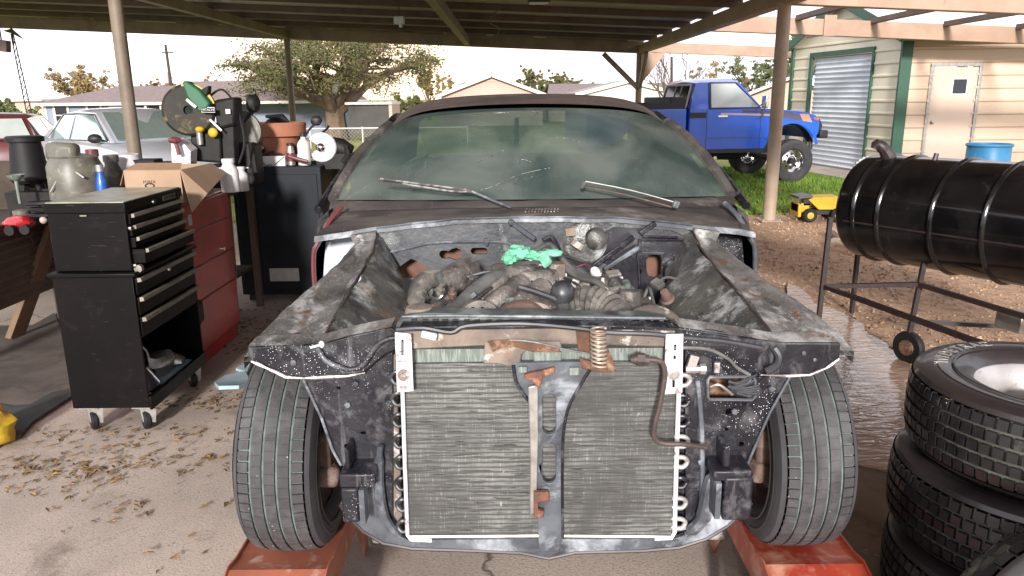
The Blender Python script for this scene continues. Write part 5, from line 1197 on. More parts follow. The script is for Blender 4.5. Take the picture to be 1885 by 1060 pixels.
tt = thing('black_bucket', 'black tapered bucket upside on a dark stand at the far left', 'bucket', q)
zt_, zm = W(57, 250, 5.0).z, W(57, 330, 5.0).z
mb = MB(); mb.lathe([(.0,zt_-zt),(.10,zt_-zt),(.112,zt_-zt-.01),(.112,zt_-zt-.035),(.09,zt_-zt-.04),(.115,zm-zt),(.10,zm-zt-.02)], q, n=28); mk('body', mb, 'black_rubber', tt)
mb = MB(); mb.tube([q+Vector((-.10,0,.0)), q+Vector((-.03,0,zm-zt))], .03, 6); mb.tube([q+Vector((.12,0,.0)), q+Vector((.04,0,zm-zt))], .03, 6); mb.box(q.x-.13, q.x+.16, q.y-.08, q.y+.1, zt, zt+.16); mb.jitter(.02, 8); mk('stand', mb, 'saw_dark', tt)
q = onb(143, 350, 4.75)
tt = thing('water_jug', 'cloudy translucent plastic jug with dark handle cap on the left workbench', 'jug', q)
zz = W(143, 283, 4.75).z-zt
mb = MB(); mb.lathe([(0,0),(.14,0),(.155,.02),(.155,zz*.82),(.13,zz*.95),(.06,zz),(0,zz)], q, n=30); mb.jitter(.008, 6); mk('body', mb, 'jug', tt)
mb = MB(); a = W(116, 280, 4.7); mb.obox(a, (.185,.10,.115), (0,4,0)); mk('handle_cap', mb, 'jug', tt, bevel=.03)
q = onb(188, 345, 4.72); q.z = W(188, 346, 4.72).z-.0; q.z = zt+.001; 
bottle('blue_can', 'bright blue spray bottle standing between the jug and the cardboard box', q, .034, W(188,303,4.72).z-zt, 'bottle_blue', 'rim_silver', neck=.6)
q = onb(205, 300, 5.1); bottle('grey_canister', 'grey dusty canister behind the blue spray bottle', q, .07, W(208,285,5.1).z-zt, 'jug', 'jug', neck=.6)
q = onb(232, 310, 5.3); mb = MB(); mb.lathe([(0,0),(.10,0),(.12,.3),(.10,.36),(0,.37)], q, n=20); mb.jitter(.02, 7); one('plastic_sack', mb, 'white_plastic', 'dusty whitish sack between the grey canister and carport post', 'sack')
mb = MB(); q = W(37, 410, 4.6); mb.sph(q, (.085,.07,.045), 14, .2, 2); mb.tube([q+Vector((-.1,0,-.01)), q+Vector((-.02,0,-.0))], .02, 8); rr_ = one('red_tool', mb, 'chest_red', 'red rounded tool body with small wheels at the left bench edge', 'tool')
mb = MB(); mb.lathe([(0,-.02),(.03,-.02),(.03,.02),(0,.02)], W(48,422,4.5), (0,1,0), n=14); mk('wheel', mb, 'black_rubber', rr_); mb = MB(); mb.lathe([(0,-.02),(.03,-.02),(.03,.02),(0,.02)], W(20,424,4.5), (0,1,0), n=14); mk('wheel', mb, 'black_rubber', rr_)
mb = MB(); q = W(80, 405, 4.6); mb.sph(q, (.022,.022,.022), 10, .1); one('pale_ball', mb, 'hose_tan', 'small pale ball on the bench beside the black chest', 'ball')
q = onb(20, 350, 5.3); mb = MB()
mb.box(q.x-.35, q.x+.18, 5.2, 5.5, zt, zt+.32); mb.jitter(.03, 5); one('cloth_heap', mb, 'wood_dark', 'dark brown heap of cloth on the left workbench', 'cloth')
q = W(32, 345, 4.75); tt = thing('white_funnel', 'pale green funnel among the dark clutter at the far left', 'funnel', Vector((q.x, q.y, zt)))
mb = MB(); mb.lathe([(.05,.18),(.045,.165),(.012,.14),(.008,.0)], (q.x, q.y, q.z-.1), n=18); mk('cone', mb, 'core_green', tt)
mb = MB(); mb.lathe([(0,0),(.05,0),(.05,.06),(0,.07)], (q.x, q.y, zt), n=14); mk('base', mb, 'jug', tt)
mb = MB(); q = onb(110, 400, 4.9); mb.box(q.x-.14, q.x+.2, 4.95, 5.2, zt, zt+.17); mb.jitter(.03, 7); one('dark_toolbag', mb, 'black_rubber', 'dark lumpy tool bag between the jug and the bucket stand', 'tool bag')
mb = MB(); mb.box(*sorted((W(126,350,4.6).x, W(158,350,4.6).x)), 4.55, 4.62, zt, zt+.09); one('gauge_box', mb, 'cab_blue', 'small blue black box with pale square face before the jug', 'box', bevel=.008)

# more of the clutter on the tin sided bench
q = onb(8, 330, 5.4); bottle('oil_can', 'dark oil can at the left picture edge behind the funnel', q, .07, .30, 'saw_dark', 'steel_worn', neck=.4)
q = onb(104, 330, 5.5); bottle('brown_jar', 'brown glass jar between the black bucket and the cloudy jug', q, .06, .24, 'interior_rust', 'rust_tan', neck=.7)
q = onb(172, 300, 5.3); bottle('white_canister', 'pale canister half hidden behind the cloudy jug and blue spray bottle', q, .06, .40, 'white_plastic', 'maroon', neck=.6)
mb = MB(); q = onb(90, 380, 4.7); P_ = []
for i in range(50): an = i*.38; P_.append(q+Vector((.11*math.cos(an)+.01*math.sin(i), .10*math.sin(an), .02+i*.0022)))
mb.tube(P_, .012, 6); one('coiled_hose', mb, 'black_rubber', 'coiled black hose on the bench in front of the jug', 'hose')
mb = MB(); a = W(120, 300, 4.62); mb.tube([Vector((a.x-.1, 4.6, .99)), a+Vector((0,0,-.04)), a+Vector((.10,0,-.09))], .008, 6, smooth=4); one('bent_wire', mb, 'steel_worn', 'thin bent wire sticking up before the cloudy jug', 'wire')
for k, (px, D_, h_, m_, lab) in enumerate(((270, 5.3, .20, 'cab_blue', 'dark blue box under the carport post behind the cardboard box'), (305, 5.35, .16, 'rust_tan', 'dull brown box left of the miter saw base'))):
    q = W(px, 300, D_); mb = MB(); mb.obox((q.x, D_, .931+h_/2), (.17, .14, h_), (0,0,8*k)); one('parts_box', mb, m_, lab, 'box', bevel=.006)
q = W(442, 300, 5.1); bottle('white_jug', 'small white jug on the bench right of the miter saw arm', Vector((q.x, 5.08, .931)), .05, .16, 'white_plastic', 'white_plastic', neck=.6)

# floor mat, bag and tarp scraps on the slab
pts = [G(x, y, .012) for x, y in ((-60,600),(60,598),(100,575),(125,640),(130,712),(95,722),(55,744),(20,747),(-60,735))]
mb = MB(); mb.prism(pts, (0,0,-.010)); one('floor_mat', mb, 'floor_mat', 'brown worn mat on the floor before the tin sided bench', 'mat')
pts = [G(x, y, .02) for x, y in ((-60,735),(20,747),(55,744),(95,722),(128,715),(132,728),(60,775),(38,800),(-10,815),(-60,810))]
mb = MB(); mb.prism(pts, (0,0,-.019)); one('dark_tarp', mb, 'interior', 'dark cloth strip along the front edge of the worn mat', 'cloth')
q = G(-8, 818, 0); mb = MB(); mb.sph(q+Vector((-.02,.0,.07)), (.11,.11,.10), 18, .35, 4); one('yellow_bag', mb, 'yellow_dirty', 'dirty yellow and orange bag cut by the left picture edge', 'bag')
for i, (poly, lab) in enumerate(((((395,700),(415,688),(452,681),(458,700),(440,712),(402,712)), 'larger pale blue plastic scrap between red cabinet and front tyre'), (((432,676),(448,668),(462,672),(455,682)), 'smaller pale blue plastic scrap under the fender tip'))):
    mb = MB(); mb.prism([G(x, y, .022) for x, y in poly], (0,0,-.02)); mb.jitter(.02, 12); one('tarp_scrap', mb, 'tarp', lab, 'plastic scrap', 'plastic scraps on the floor')

# ================================================================ THE STRIPPED CAR
CX = .085
car_ = thing('stripped_car', 'stripped black car without hood or fenders, front wheels up on red ramps, radiator bare', 'car', (CX, 2.6, 0))
def C(u, y, z): return Vector((CX+u, y, z))
def PW(pts, D): return [W(x, y, D) for x, y in pts]
def plate_(name, pts, D, th, m, par=car_, holes=(), bev=.003, jit=0):
    mb = MB(); mb.prism(PW(pts, D), (0, th, 0), [PW(h, D) for h in holes])
    if jit: mb.jitter(jit, 12)
    return mk(name, mb, m, par, bevel=bev)
def slot(cx, cy, w, h, n=6):                       # rounded slot outline
    r = min(w, h)/2; out = []
    if h >= w:
        for i in range(n+1): a = math.pi*i/n; out.append((cx+r*math.cos(a), cy-(h/2-r)-r*math.sin(a)))
        for i in range(n+1): a = math.pi+math.pi*i/n; out.append((cx+r*math.cos(a), cy+(h/2-r)-r*math.sin(a)))
    else:
        for i in range(n+1): a = math.pi/2-math.pi*i/n; out.append((cx+(w/2-r)+r*math.cos(a), cy-r*math.sin(a)))
        for i in range(n+1): a = -math.pi/2-math.pi*i/n; out.append((cx-(w/2-r)+r*math.cos(a), cy-r*math.sin(a)))
    return out
def wtube(name, pts, r, m, par=car_, n=8, sm=4):   # pts (px, py, D)
    mb = MB(); mb.tube([W(*p) for p in pts], r, n, smooth=sm); return mk(name, mb, m, par)

# ---- cabin shell: roof, pillars, glass, doors, tail
def lerp(a, b_, t): return a+(b_-a)*t
def roof_pt(s, q):                                   # s -1..1 across, q 0 windshield top .. 1 rear window top
    hw = lerp(.655, .70, min(1, q*2)); y = lerp(3.52+.13*s*s, 5.05-.12*s*s, q)
    z = 1.462+.075*math.sin(math.pi*min(1, q*.75+.12))-.045*s*s-.07*abs(s)**8
    return C(s*hw, y, z)
mb = MB(); mb.grid([[roof_pt(-1+2*j/24, i/12) for j in range(25)] for i in range(13)])
rows2 = [[roof_pt(-1+2*j/24, i/12)-Vector((0,0,.03)) for j in range(25)] for i in range(13)]
mb.grid(rows2); mk('roof', mb, 'roof_brown', car_, angle=60)
def ws(s, q, off=0):                                 # windshield surface, q 0 cowl .. 1 roof
    hw = lerp(.80, .640, q**1.1); y = lerp(2.90+.20*s*s, 3.51+.13*s*s, q)-off; z = lerp(1.14-.02*s*s, 1.472-.035*s*s-.04*abs(s)**8, q)+.03*math.sin(math.pi*q)
    return C(s*hw, y, z)
wg = bpy.data.materials.new('windshield_glass'); wg.use_nodes = True; nt = wg.node_tree; nt.nodes.remove(nt.nodes['Principled BSDF'])
L = nt.links.new; out = nt.nodes['Material Output']
tcn = N('ShaderNodeTexCoord', nt)
def nz(s, d=6, sc=(1,1,1), dist=0):
    mp = N('ShaderNodeMapping', nt); mp.inputs['Scale'].default_value = sc; L(tcn.outputs['Object'], mp.inputs[0])
    n = N('ShaderNodeTexNoise', nt); n.inputs['Scale'].default_value = s; n.inputs['Detail'].default_value = d; n.inputs['Distortion'].default_value = dist; L(mp.outputs[0], n.inputs[0]); return n.outputs[0]
def mr(x, a, b_, c=0, d=1):
    r = N('ShaderNodeMapRange', nt); r.inputs[1].default_value = a; r.inputs[2].default_value = b_; r.inputs[3].default_value = c; r.inputs[4].default_value = d; L(x, r.inputs[0]); return r.outputs[0]
dust = N('ShaderNodeBsdfDiffuse', nt); cm_ = N('ShaderNodeMixRGB', nt); cm_.inputs[1].default_value = (.045,.066,.062,1); cm_.inputs[2].default_value = (.14,.16,.145,1)
L(mr(nz(3, 6, (1,1,1), .5), .38, .66), cm_.inputs[0]); L(cm_.outputs[0], dust.inputs[0])
tr = N('ShaderNodeBsdfTransparent', nt); tr.inputs[0].default_value = (.52,.68,.62,1)
gl = N('ShaderNodeBsdfGlossy', nt); gl.inputs['Roughness'].default_value = .12; gl.inputs[0].default_value = (.8,.9,.88,1)
m1 = N('ShaderNodeMixShader', nt); L(mr(nz(2.2, 8, (1,1,1), .6), .3, .7, .62, .86), m1.inputs[0]); L(tr.outputs[0], m1.inputs[1]); L(dust.outputs[0], m1.inputs[2])
fr = N('ShaderNodeFresnel', nt); fr.inputs[0].default_value = 1.25
m2 = N('ShaderNodeMixShader', nt); L(fr.outputs[0], m2.inputs[0]); L(m1.outputs[0], m2.inputs[1]); L(gl.outputs[0], m2.inputs[2]); L(m2.outputs[0], out.inputs[0])
MATS['windshield_glass'] = wg
mb = MB(); mb.grid([[ws(-1+2*j/28, i/12) for j in range(29)] for i in range(13)]); wsh = mk('windshield', mb, 'windshield_glass', car_, angle=80)
# cracks and dried streaks on the glass
mb = MB()
crk = [[(.02,.62),(.01,.2),(.0,.10)], [(-.52,.30),(-.40,.36),(-.28,.42)], [(-.36,.10),(-.16,.19),(.02,.235),(.16,.26)], [(-.30,.07),(-.10,.16),(.05,.19)], [(-.5,.06),(-.36,.10),(-.12,.175)], [(.20,.56),(.33,.54),(.42,.50)], [(-.2,.27),(-.12,.33),(-.02,.30)], [(-.45,.92),(-.25,.93)], [(.02,.86),(.07,.95)], [(.0,.95),(.10,.90)]]
for k, c_ in enumerate(crk[1:]):
    P_ = [ws(a*.62+.02, b_, .006) for a, b_ in c_]; P_ = catmull(P_, 10)
    rr = random.Random(k)
    for i in range(len(P_)-1):
        if rr.random() < .55: mb.bar(P_[i], P_[i+1], .0026+.004*rr.random(), .001)
mk('crack', mb, 'edge_pale', wsh, fix=False)['kind'] = 'stuff'
mb = MB(); mb.grid([[ws(-.085+.02*j, .12+.72*i/8, .004) for j in (-.7, .7)] for i in range(9)])
mk('sealant_streak', mb, 'windshield_glass', wsh)
mat('side_glass', (.06,.075,.068), (.10,.12,.105), vs=4, rough=.3)
mat('rear_glass', (.42,.47,.42), (.34,.38,.34), vs=3, rough=.3, alpha=.3)
# pillars, gutters
for sg in (-1, 1):
    mb = MB(); P_ = [ws(sg*1.0, i/10, -.005)+Vector((sg*.012, 0, 0)) for i in range(11)]
    mb.tube(P_, .024, 8); mk('windshield_pillar', mb, 'cowl_grime', car_)
    mb = MB(); P_ = [C(sg*.865, 3.06, 1.085)]+[ws(sg*1.0, i/8)+Vector((sg*(.055-.03*i/8), .10+.02*i, .008)) for i in range(1, 9)]+[roof_pt(sg*1.0, q/6)+Vector((sg*.012,0,-.0)) for q in range(1, 7)]
    mb.tube(P_, .018, 8); mk('drip_rail', mb, 'body_black', car_)
    # door skin and quarter, belt at 1.08
    prof = [(1.095, .80), (1.06, .845), (.95, .868), (.80, .872), (.62, .855), (.45, .80)]
    mb = MB(); rows = []
    for i in range(21):
        y = 2.80+i*.165; tp_ = 1-.10*sstep(4.9, 6.1, y); k_ = sstep(2.76, 2.92, y)
        rows.append([C(sg*w*tp_*(1-.05*(1-k_)), y+(0), z-(.06*(1-k_) if z > 1 else 0)) for z, w in prof])
    mb.grid(rows); mk('door_side', mb, 'body_black', car_, angle=60)
    mb = MB(); P0 = [C(sg*.845, 2.80, z) for z in (1.0,)]
    e_ = [C(sg*w*.953, 2.795, z-(.06 if z > 1 else 0)) for z, w in prof]
    mb.tube([C(sg*.74, 2.93, 1.115), C(sg*.775, 2.86, 1.07)]+e_[1:], .009, 8, smooth=4); mk('door_edge', mb, 'maroon' if sg < 0 else 'body_grey', car_)
    # hinge pillar between cowl and door skin
    mb = MB(); mb.prism([C(sg*.60, 2.88, 1.02), C(sg*.80, 2.88, .99), C(sg*.825, 2.88, .80), C(sg*.80, 2.88, .45), C(sg*.60, 2.88, .45)], (0,.03,0)); mb.jitter(.006, 9); mk('hinge_pillar', mb, 'primer' if sg < 0 else 'body_black', car_)
    mb = MB(); mb.bar(C(sg*.66, 2.86, .955), C(sg*.60, 2.84, .86), .025, .035); mb.sph(C(sg*.69, 2.86, .93), .022, 8); mb.sph(C(sg*.67, 2.86, .78), .02, 8); mk('hinge', mb, 'body_grey', car_)
    # side glass
    def sg_(s, y): return C(sg*lerp(.80, .675, s), y, lerp(1.10, 1.385, s))
    mb = MB(); mb.prism([sg_(0, 3.25), sg_(0, 4.45), sg_(1, 4.35), sg_(1, 3.72)], (0,0,.004)); mk('side_window', mb, 'side_glass', car_)
    mb = MB(); mb.prism([sg_(0, 4.45), sg_(0, 5.75), sg_(1, 5.0), sg_(1, 4.35)], (sg*-.01,0,.0)); mk('rear_pillar', mb, 'roof_brown', car_)
# rear window, deck and tail
def rwp_(s, q): return C(s*lerp(.69, .70, q), lerp(5.04-.12*s*s, 5.75-.08*s*s, q), lerp(1.462+.052-.045*s*s-.07*abs(s)**8, 1.12, q))
mb = MB(); mb.grid([[rwp_(-1+2*j/12, i/6) for j in range(13)] for i in range(7)]); mk('rear_window', mb, 'rear_glass', car_, angle=80)
mb = MB(); mb.grid([[C(s*.76, y, z-.03*s*s) for s in (-1,-.5,0,.5,1)] for y, z in ((5.70,1.11),(6.05,1.10),(6.12,1.05),(6.15,.62),(6.08,.45))]); mk('tail', mb, 'body_black', car_)
# interior seen through the glass
mb = MB(); mb.box(CX-.80, CX+.80, 2.92, 5.9, .45, .50); mk('floor_pan', mb, 'interior', car_)
mb = MB(); mb.prism([C(-.76, 3.10, .80), C(.76, 3.10, .80), C(.76, 3.10, 1.06), C(.3, 3.10, 1.09), C(-.3, 3.10, 1.09), C(-.76, 3.10, 1.06)], (0,.25,0)); mk('dashboard', mb, 'interior', car_, bevel=.03)
for su in (-.40, .40): mb = MB(); mb.obox(C(su, 4.25, .82), (.52,.14,.62), (-12,0,0)); mb.obox(C(su, 4.0, .62), (.5,.5,.16)); mk('seat', mb, 'interior', car_, bevel=.05)
mb = MB(); mb.obox(C(0, 5.1, .86), (1.3,.14,.5), (-14,0,0)); mk('rear_seat', mb, 'interior', car_, bevel=.05)
mb = MB(); mb.prism([C(-.55,3.0,.62), C(.55,3.0,.62), C(.55,3.0,.9), C(-.55,3.0,.9)], (0,.02,0)); mk('kick_panel', mb, 'interior_rust', car_)
mb = MB(); mb.lathe([(.17,-.012),(.182,0),(.17,.012),(.158,0),(.17,-.012)], C(.36, 3.40, 1.02), (0,-.9,.45), n=28); mk('steering_wheel', mb, 'black_rubber', car_)

# ---- cowl between windshield and firewall
def cowl(s, q):                                       # q 0 glass foot .. 1 firewall lip
    w = lerp(.82, .80, q); y = lerp(2.90+.20*s*s, 2.73+.02*s*s-.10*max(0, abs(s)-.72), q)
    z = lerp(1.137-.02*s*s, 1.100-.06*max(0, abs(s)-.35)-.025*s*s, q)-.012*math.sin(math.pi*q)-.012*(math.sin(q*9) > .6)
    return C(s*w, y, z+.005*pnoise(Vector((s*6, q*4, 0))))
mb = MB(); mb.grid([[cowl(-1+2*j/50, i/14) for j in range(51)] for i in range(15)]); mk('cowl_panel', mb, 'cowl_grime', car_, angle=50)
mb = MB(); mb.grid([[cowl(-1+2*j/50, 1)+Vector((0, -.004*k, -.010*k)) for j in range(51)] for k in range(3)]); mb.tube([cowl(-.72+1.44*j/40, 1)+Vector((0,-.006,-.003)) for j in range(41)], .0025, 6); mk('cowl_lip', mb, 'body_grey', car_)
rnd = random.Random(5); mb = MB()
for k in range(11): q = cowl(-.04+.16*k/11, .55); mb.bar(q+Vector((0,-.02,.004)), q+Vector((.006,.03,.008)), .005, .004)
mk('vent_louvre', mb, 'edge_pale', car_)
# wipers
wtube('wiper', [(695,331,2.90),(780,340,2.88),(868,352,2.85)], .0038, 'hub_rust', sm=3); wtube('wiper_arm', [(868,352,2.85),(905,368,2.84),(940,382,2.80)], .005, 'body_grey'); 
mb = MB(); mb.tube([W(700,329,2.865), W(865,350,2.855)], .0035, 5); mb.tube([W(740,338,2.86), W(830,352,2.85), W(868,353,2.85)], .0035, 5); mk('wiper_bow', mb, 'edge_pale', car_)
wtube('wiper', [(1072,343,2.88),(1150,358,2.86),(1240,382,2.84)], .003, 'hub_rust', sm=3); wtube('wiper_arm', [(1078,334,2.87),(1160,350,2.85),(1248,374,2.83)], .003, 'steel_worn', sm=3)
mb = MB(); mb.bar(W(1078,334,2.87), W(1072,346,2.88), .014); mk('wiper_tip', mb, 'tank', car_, bevel=.002); mb = MB(); mb.obox(W(1244,376,2.83), (.024,.02,.028), (0,20,10)); mk('wiper_mount', mb, 'tank', car_, bevel=.004)

# ---- firewall with its openings
fwp = [(672,425),(760,408),(860,402),(1000,401),(1130,404),(1240,412),(1312,444),(1320,480),(1316,640),(668,640),(664,500)]
tri = [(722,510),(727,498),(742,486),(757,476),(766,480),(790,496),(800,508),(798,540),(780,560),(722,560)]
key = slot(839, 467, 23, 23, 6)+[] 
keyh = [(808,468),(811,462),(816,461),(826,462),(832,458),(840,456),(848,460),(851,467),(848,475),(840,479),(833,477),(826,474),(820,476),(812,475)]
slt = slot(882, 462, 31, 12)
hole_r = [(1190,478),(1195,470),(1206,469),(1215,470),(1218,480),(1217,505),(1208,512),(1193,508),(1190,495)]
sqr = [(1108,502),(1120,490),(1132,500),(1135,512),(1134,535),(1112,536)]
plate_('firewall', fwp, 2.74, .012, 'firewall', holes=[tri, keyh, slt, hole_r, sqr, slot(1177,500,8,8), slot(720,481,7,7), slot(729,483,6,6), slot(806,516,18,8)], bev=.002)
plate_('firewall_panel', [(1085,440),(1130,418),(1236,424),(1304,452),(1304,575),(1140,575),(1140,500),(1120,488),(1075,470)], 2.73, .008, 'firewall_dark', holes=[hole_r, slot(1177,500,8,8)], bev=.002)
mb = MB(); 
for pl in ([(1178,442),(1255,442),(1262,450),(1262,460)], [(1178,440),(1174,470),(1178,535)], [(1180,465),(1225,466)], [(1256,462),(1252,520),(1240,545)], [(1182,436),(1248,437)]): mb.tube([W(x, y, 2.725) for x, y in pl], .005, 6)
mk('firewall_rib', mb, 'body_black', car_)
mb = MB(); mb.bar(W(1207,410,2.71), W(1178,430,2.70), .012, .02); mb.bar(W(1166,436,2.70), W(1090,492,2.66), .014, .022); mk('brace_strut', mb, 'body_black', car_, bevel=.004)
mb = MB(); mb.bar(W(1176,455,2.71), W(1112,496,2.69), .012, .016); mk('brace_strut', mb, 'body_grey', car_, bevel=.003)
mb = MB(); mb.bar(W(940,408,2.71), W(985,440,2.66), .010, .014); mb.sph(W(941,409,2.70), .012, 8); mk('brace_strut', mb, 'body_grey', car_)
mb = MB(); mb.tube([W(690,470,2.735), W(760,455,2.73), W(800,447,2.73), (W(890,445,2.73)), W(930,447,2.73), W(955,458,2.73)], .005, 6, smooth=4); mk('seam_bead', mb, 'body_grey', car_)
mb = MB(); mb.lathe([(.010,0),(.014,-.004),(.014,-.01),(.010,-.012)], W(896,441,2.735), (0,1,0), n=16); mb.tube([W(896,447,2.73), W(896,452,2.72)], .006, 6); mk('eyelet', mb, 'body_grey', car_)
# box behind the holes
mb = MB(); mb.box(CX-.56, CX+.6, 2.86, 2.87, .5, 1.05); mk('inner_bulkhead', mb, 'interior_rust', car_)
mb = MB(); a, b_ = W(722,512,2.80), W(800,600,2.80); mb.box(a.x, b_.x, 2.80, 2.81, b_.z, a.z); mb.box(W(764,512,2.79).x-.004, W(764,512,2.79).x+.004, 2.77, 2.80, b_.z, a.z); mk('heater_panel', mb, 'core_green', car_)

# ---- inner fender aprons
sec = [  # y, outer(u,z), rim outer lip, inner top, wall mid, wall low
 (1.665, (-.705,.945), (-.54,.948), (-.515,.93), (-.49,.86), (-.46,.70), (-.44,.50)),
 (1.80, (-.71,.958), (-.545,.962), (-.515,.945), (-.475,.87), (-.43,.74), (-.40,.52)),
 (2.00, (-.70,.968), (-.55,.975), (-.525,.955), (-.455,.88), (-.39,.76), (-.36,.52)),
 (2.20, (-.685,.975), (-.555,.985), (-.53,.97), (-.43,.90), (-.36,.80), (-.34,.52)),
 (2.40, (-.67,.985), (-.56,.995), (-.535,.985), (-.44,.91), (-.38,.80), (-.36,.52)),
 (2.58, (-.655,1.0), (-.565,1.01), (-.54,1.0), (-.48,.91), (-.42,.78), (-.40,.52)),
 (2.75, (-.645,1.02), (-.575,1.045), (-.555,1.03), (-.52,.93), (-.48,.78), (-.46,.52)),
]
for sg in (-1, 1):
    dense = []
    for i in range(len(sec)-1):
        for k in range(5):
            t = k/5; dense.append([lerp(Vector((sec[i][j][0], sec[i][0], sec[i][j][1])), Vector((sec[i+1][j][0], sec[i+1][0], sec[i+1][j][1])), t) for j in range(1, 7)])
    dense.append([Vector((sec[-1][j][0], sec[-1][0], sec[-1][j][1])) for j in range(1, 7)])
    def pt(v): return Vector((CX+v.x*(-sg), v.y, v.z))
    mb = MB(); rows = []
    for r in dense:
        a, b_ = r[0], r[1]; row = []
        for k in range(7):
            t = k/6; v = a.lerp(b_, t); v = v+Vector((0,0,.010*math.sin(t*math.pi*2+.5)*(1-abs(2*t-1))))
            row.append(pt(v)+Vector((pnoise(v*9+Vector((sg,0,0)))*.006, 0, pnoise(v*14+Vector((sg*3,0,0)))*.006)))
        rows.append(row)
    mb.grid(rows); mb.grid([[p-Vector((0,0,.012)) for p in r] for r in rows])
    o0 = rows; mb.grid([[r[0], r[0]-Vector((0,0,.03))] for r in rows]); mk('fender_rail', mb, 'flange', car_, angle=60)
    mb = MB(); rows = []
    for r in dense:
        row = []
        for j in range(1, 5):
            for k in range(5):
                v = r[j].lerp(r[j+1], k/5); row.append(v)
        row.append(r[5]); out_ = []
        for v in row:
            n_ = pnoise(Vector((v.y*5+sg*4, v.z*6, v.x*3)))*.020+pnoise(Vector((v.y*14, v.z*5, sg*2)))*.008
            bul = .035*math.exp(-((v.y-2.25)/.16)**2-((v.z-.80)/.14)**2)
            out_.append(pt(Vector((v.x+n_+bul, v.y, v.z+pnoise(Vector((v.y*8, v.z*8, 5)))*.008))))
        rows.append(out_)
    mb.grid(rows); mk('inner_fender', mb, 'grime', car_, angle=70)
    mb = MB(); mb.tube([pt(r[1])+Vector((.004*pnoise(r[1]*31),0,.001+.004*pnoise(r[1]*23))) for r in dense], .0035, 6); mk('rail_seam', mb, 'dark_rust', car_)
    # vertical gusset at the firewall corner
    mb = MB(); mb.prism([pt(Vector((-.66,2.68,1.045))), pt(Vector((-.575,2.70,1.055))), pt(Vector((-.555,2.71,.93))), pt(Vector((-.64,2.70,.975)))], (0,.03,0)); mk('corner_gusset', mb, 'flange', car_)

# ---- front panel (core support)
D0 = 1.62
# wings
lw = [(456,640),(500,635),(592,633),(625,624),(660,612),(720,603),(735,612),(735,640),(712,650),(690,668),(672,684),(640,690),(560,694),(526,692),(490,675),(462,663)]
plate_('header_wing', lw, 1.655, .012, 'body_black', jit=.002)
rw_ = [(1547,632),(1500,629),(1432,631),(1380,622),(1320,610),(1250,603),(1243,612),(1243,640),(1285,648),(1315,662),(1345,690),(1452,690),(1490,688),(1520,676),(1545,658)]
plate_('header_wing', rw_, 1.655, .012, 'body_black', jit=.002)
mb = MB(); mb.tube([W(x, y, 1.650) for x, y in ((462,665),(475,670),(490,677),(510,686),(526,694),(560,696),(600,694),(640,692),(672,686))], [.002,.0045,.003,.005,.004,.0028,.005,.003,.002], 8); mk('wing_lip', mb, 'edge_pale', car_)  # both wing lips: edge highlight put into a pale colour
mb = MB(); mb.tube([W(x, y, 1.650) for x, y in ((1545,660),(1532,670),(1520,678),(1505,684),(1490,690),(1452,692),(1400,690))], [.002,.004,.0026,.0045,.003,.004,.002], 8); mk('wing_lip', mb, 'edge_pale', car_)
for pts_ in ([(456,640),(592,634),(650,618),(720,604)], [(1547,632),(1432,632),(1380,623),(1250,604)]):
    mb = MB(); rows = [[W(x, y, 1.65)+Vector((0,0,.003)), W(x, y, 1.65)+Vector((0,.07,.006))] for x, y in pts_]; mb.grid(rows); mb.grid([[p-Vector((0,0,.005)) for p in r] for r in rows]); mk('top_flange', mb, 'flange', car_)
# raised bead and hoses on wings
wtube('wing_bead', [(585,640,1.645),(600,664,1.640),(640,680,1.636),(668,672,1.640),(690,640,1.645),(712,625,1.648),(735,622,1.65)], .006, 'body_black')
wtube('wing_bead', [(1425,640,1.645),(1434,655,1.64),(1430,672,1.638),(1410,684,1.64)], .009, 'hose_black')
mb = MB(); mb.sph(W(592,634,1.65), (.007,.007,.009), 10); mb.bar(W(572,639,1.65), W(588,635,1.645), .007, .005); mk('wing_clip', mb, 'alu_white', car_)
for cx, cy, r_ in ((660,665,.004),(540,668,.007),(1480,650,.005),(1500,662,.004)):
    mb = MB(); mb.lathe([(0,-.002),(r_,-.001),(r_,.004)], W(cx, cy, 1.65), (0,1,0), n=12); mk('grommet', mb, 'body_grey', car_)
# centre header: rusty tan bar with black top edge
plate_('header_bar', [(735,604),(1243,602),(1243,640),(1130,636),(1000,634),(880,637),(735,643)], 1.64, .03, 'rust_tan', jit=.002)
plate_('header_lip', [(735,603),(860,601),(1000,599),(1150,601),(1250,605),(1250,610),(1150,608),(1000,606),(860,607),(735,611)], 1.63, .05, 'body_black', jit=.003)
wtube('wire_loom', [(730,607,1.625),(780,604,1.62),(830,612,1.62),(860,600,1.625),(960,596,1.62),(1060,604,1.62),(1120,612,1.62),(1200,615,1.62),(1260,622,1.625),(1330,628,1.63),(1400,640,1.635)], .006, 'hose_black')
wtube('wire_loom', [(1240,640,1.625),(1300,642,1.625),(1340,660,1.625),(1356,676,1.63),(1380,690,1.64)], .004, 'hose')
wtube('thin_wire', [(898,632,1.615),(940,626,1.61),(985,630,1.61),(1050,645,1.61),(1095,652,1.615)], .002, 'tank')
mb = MB(); mb.obox(W(790,617,1.62), (.035,.014,.016), (0,15,0)); mk('connector', mb, 'white_plastic', car_, bevel=.003)
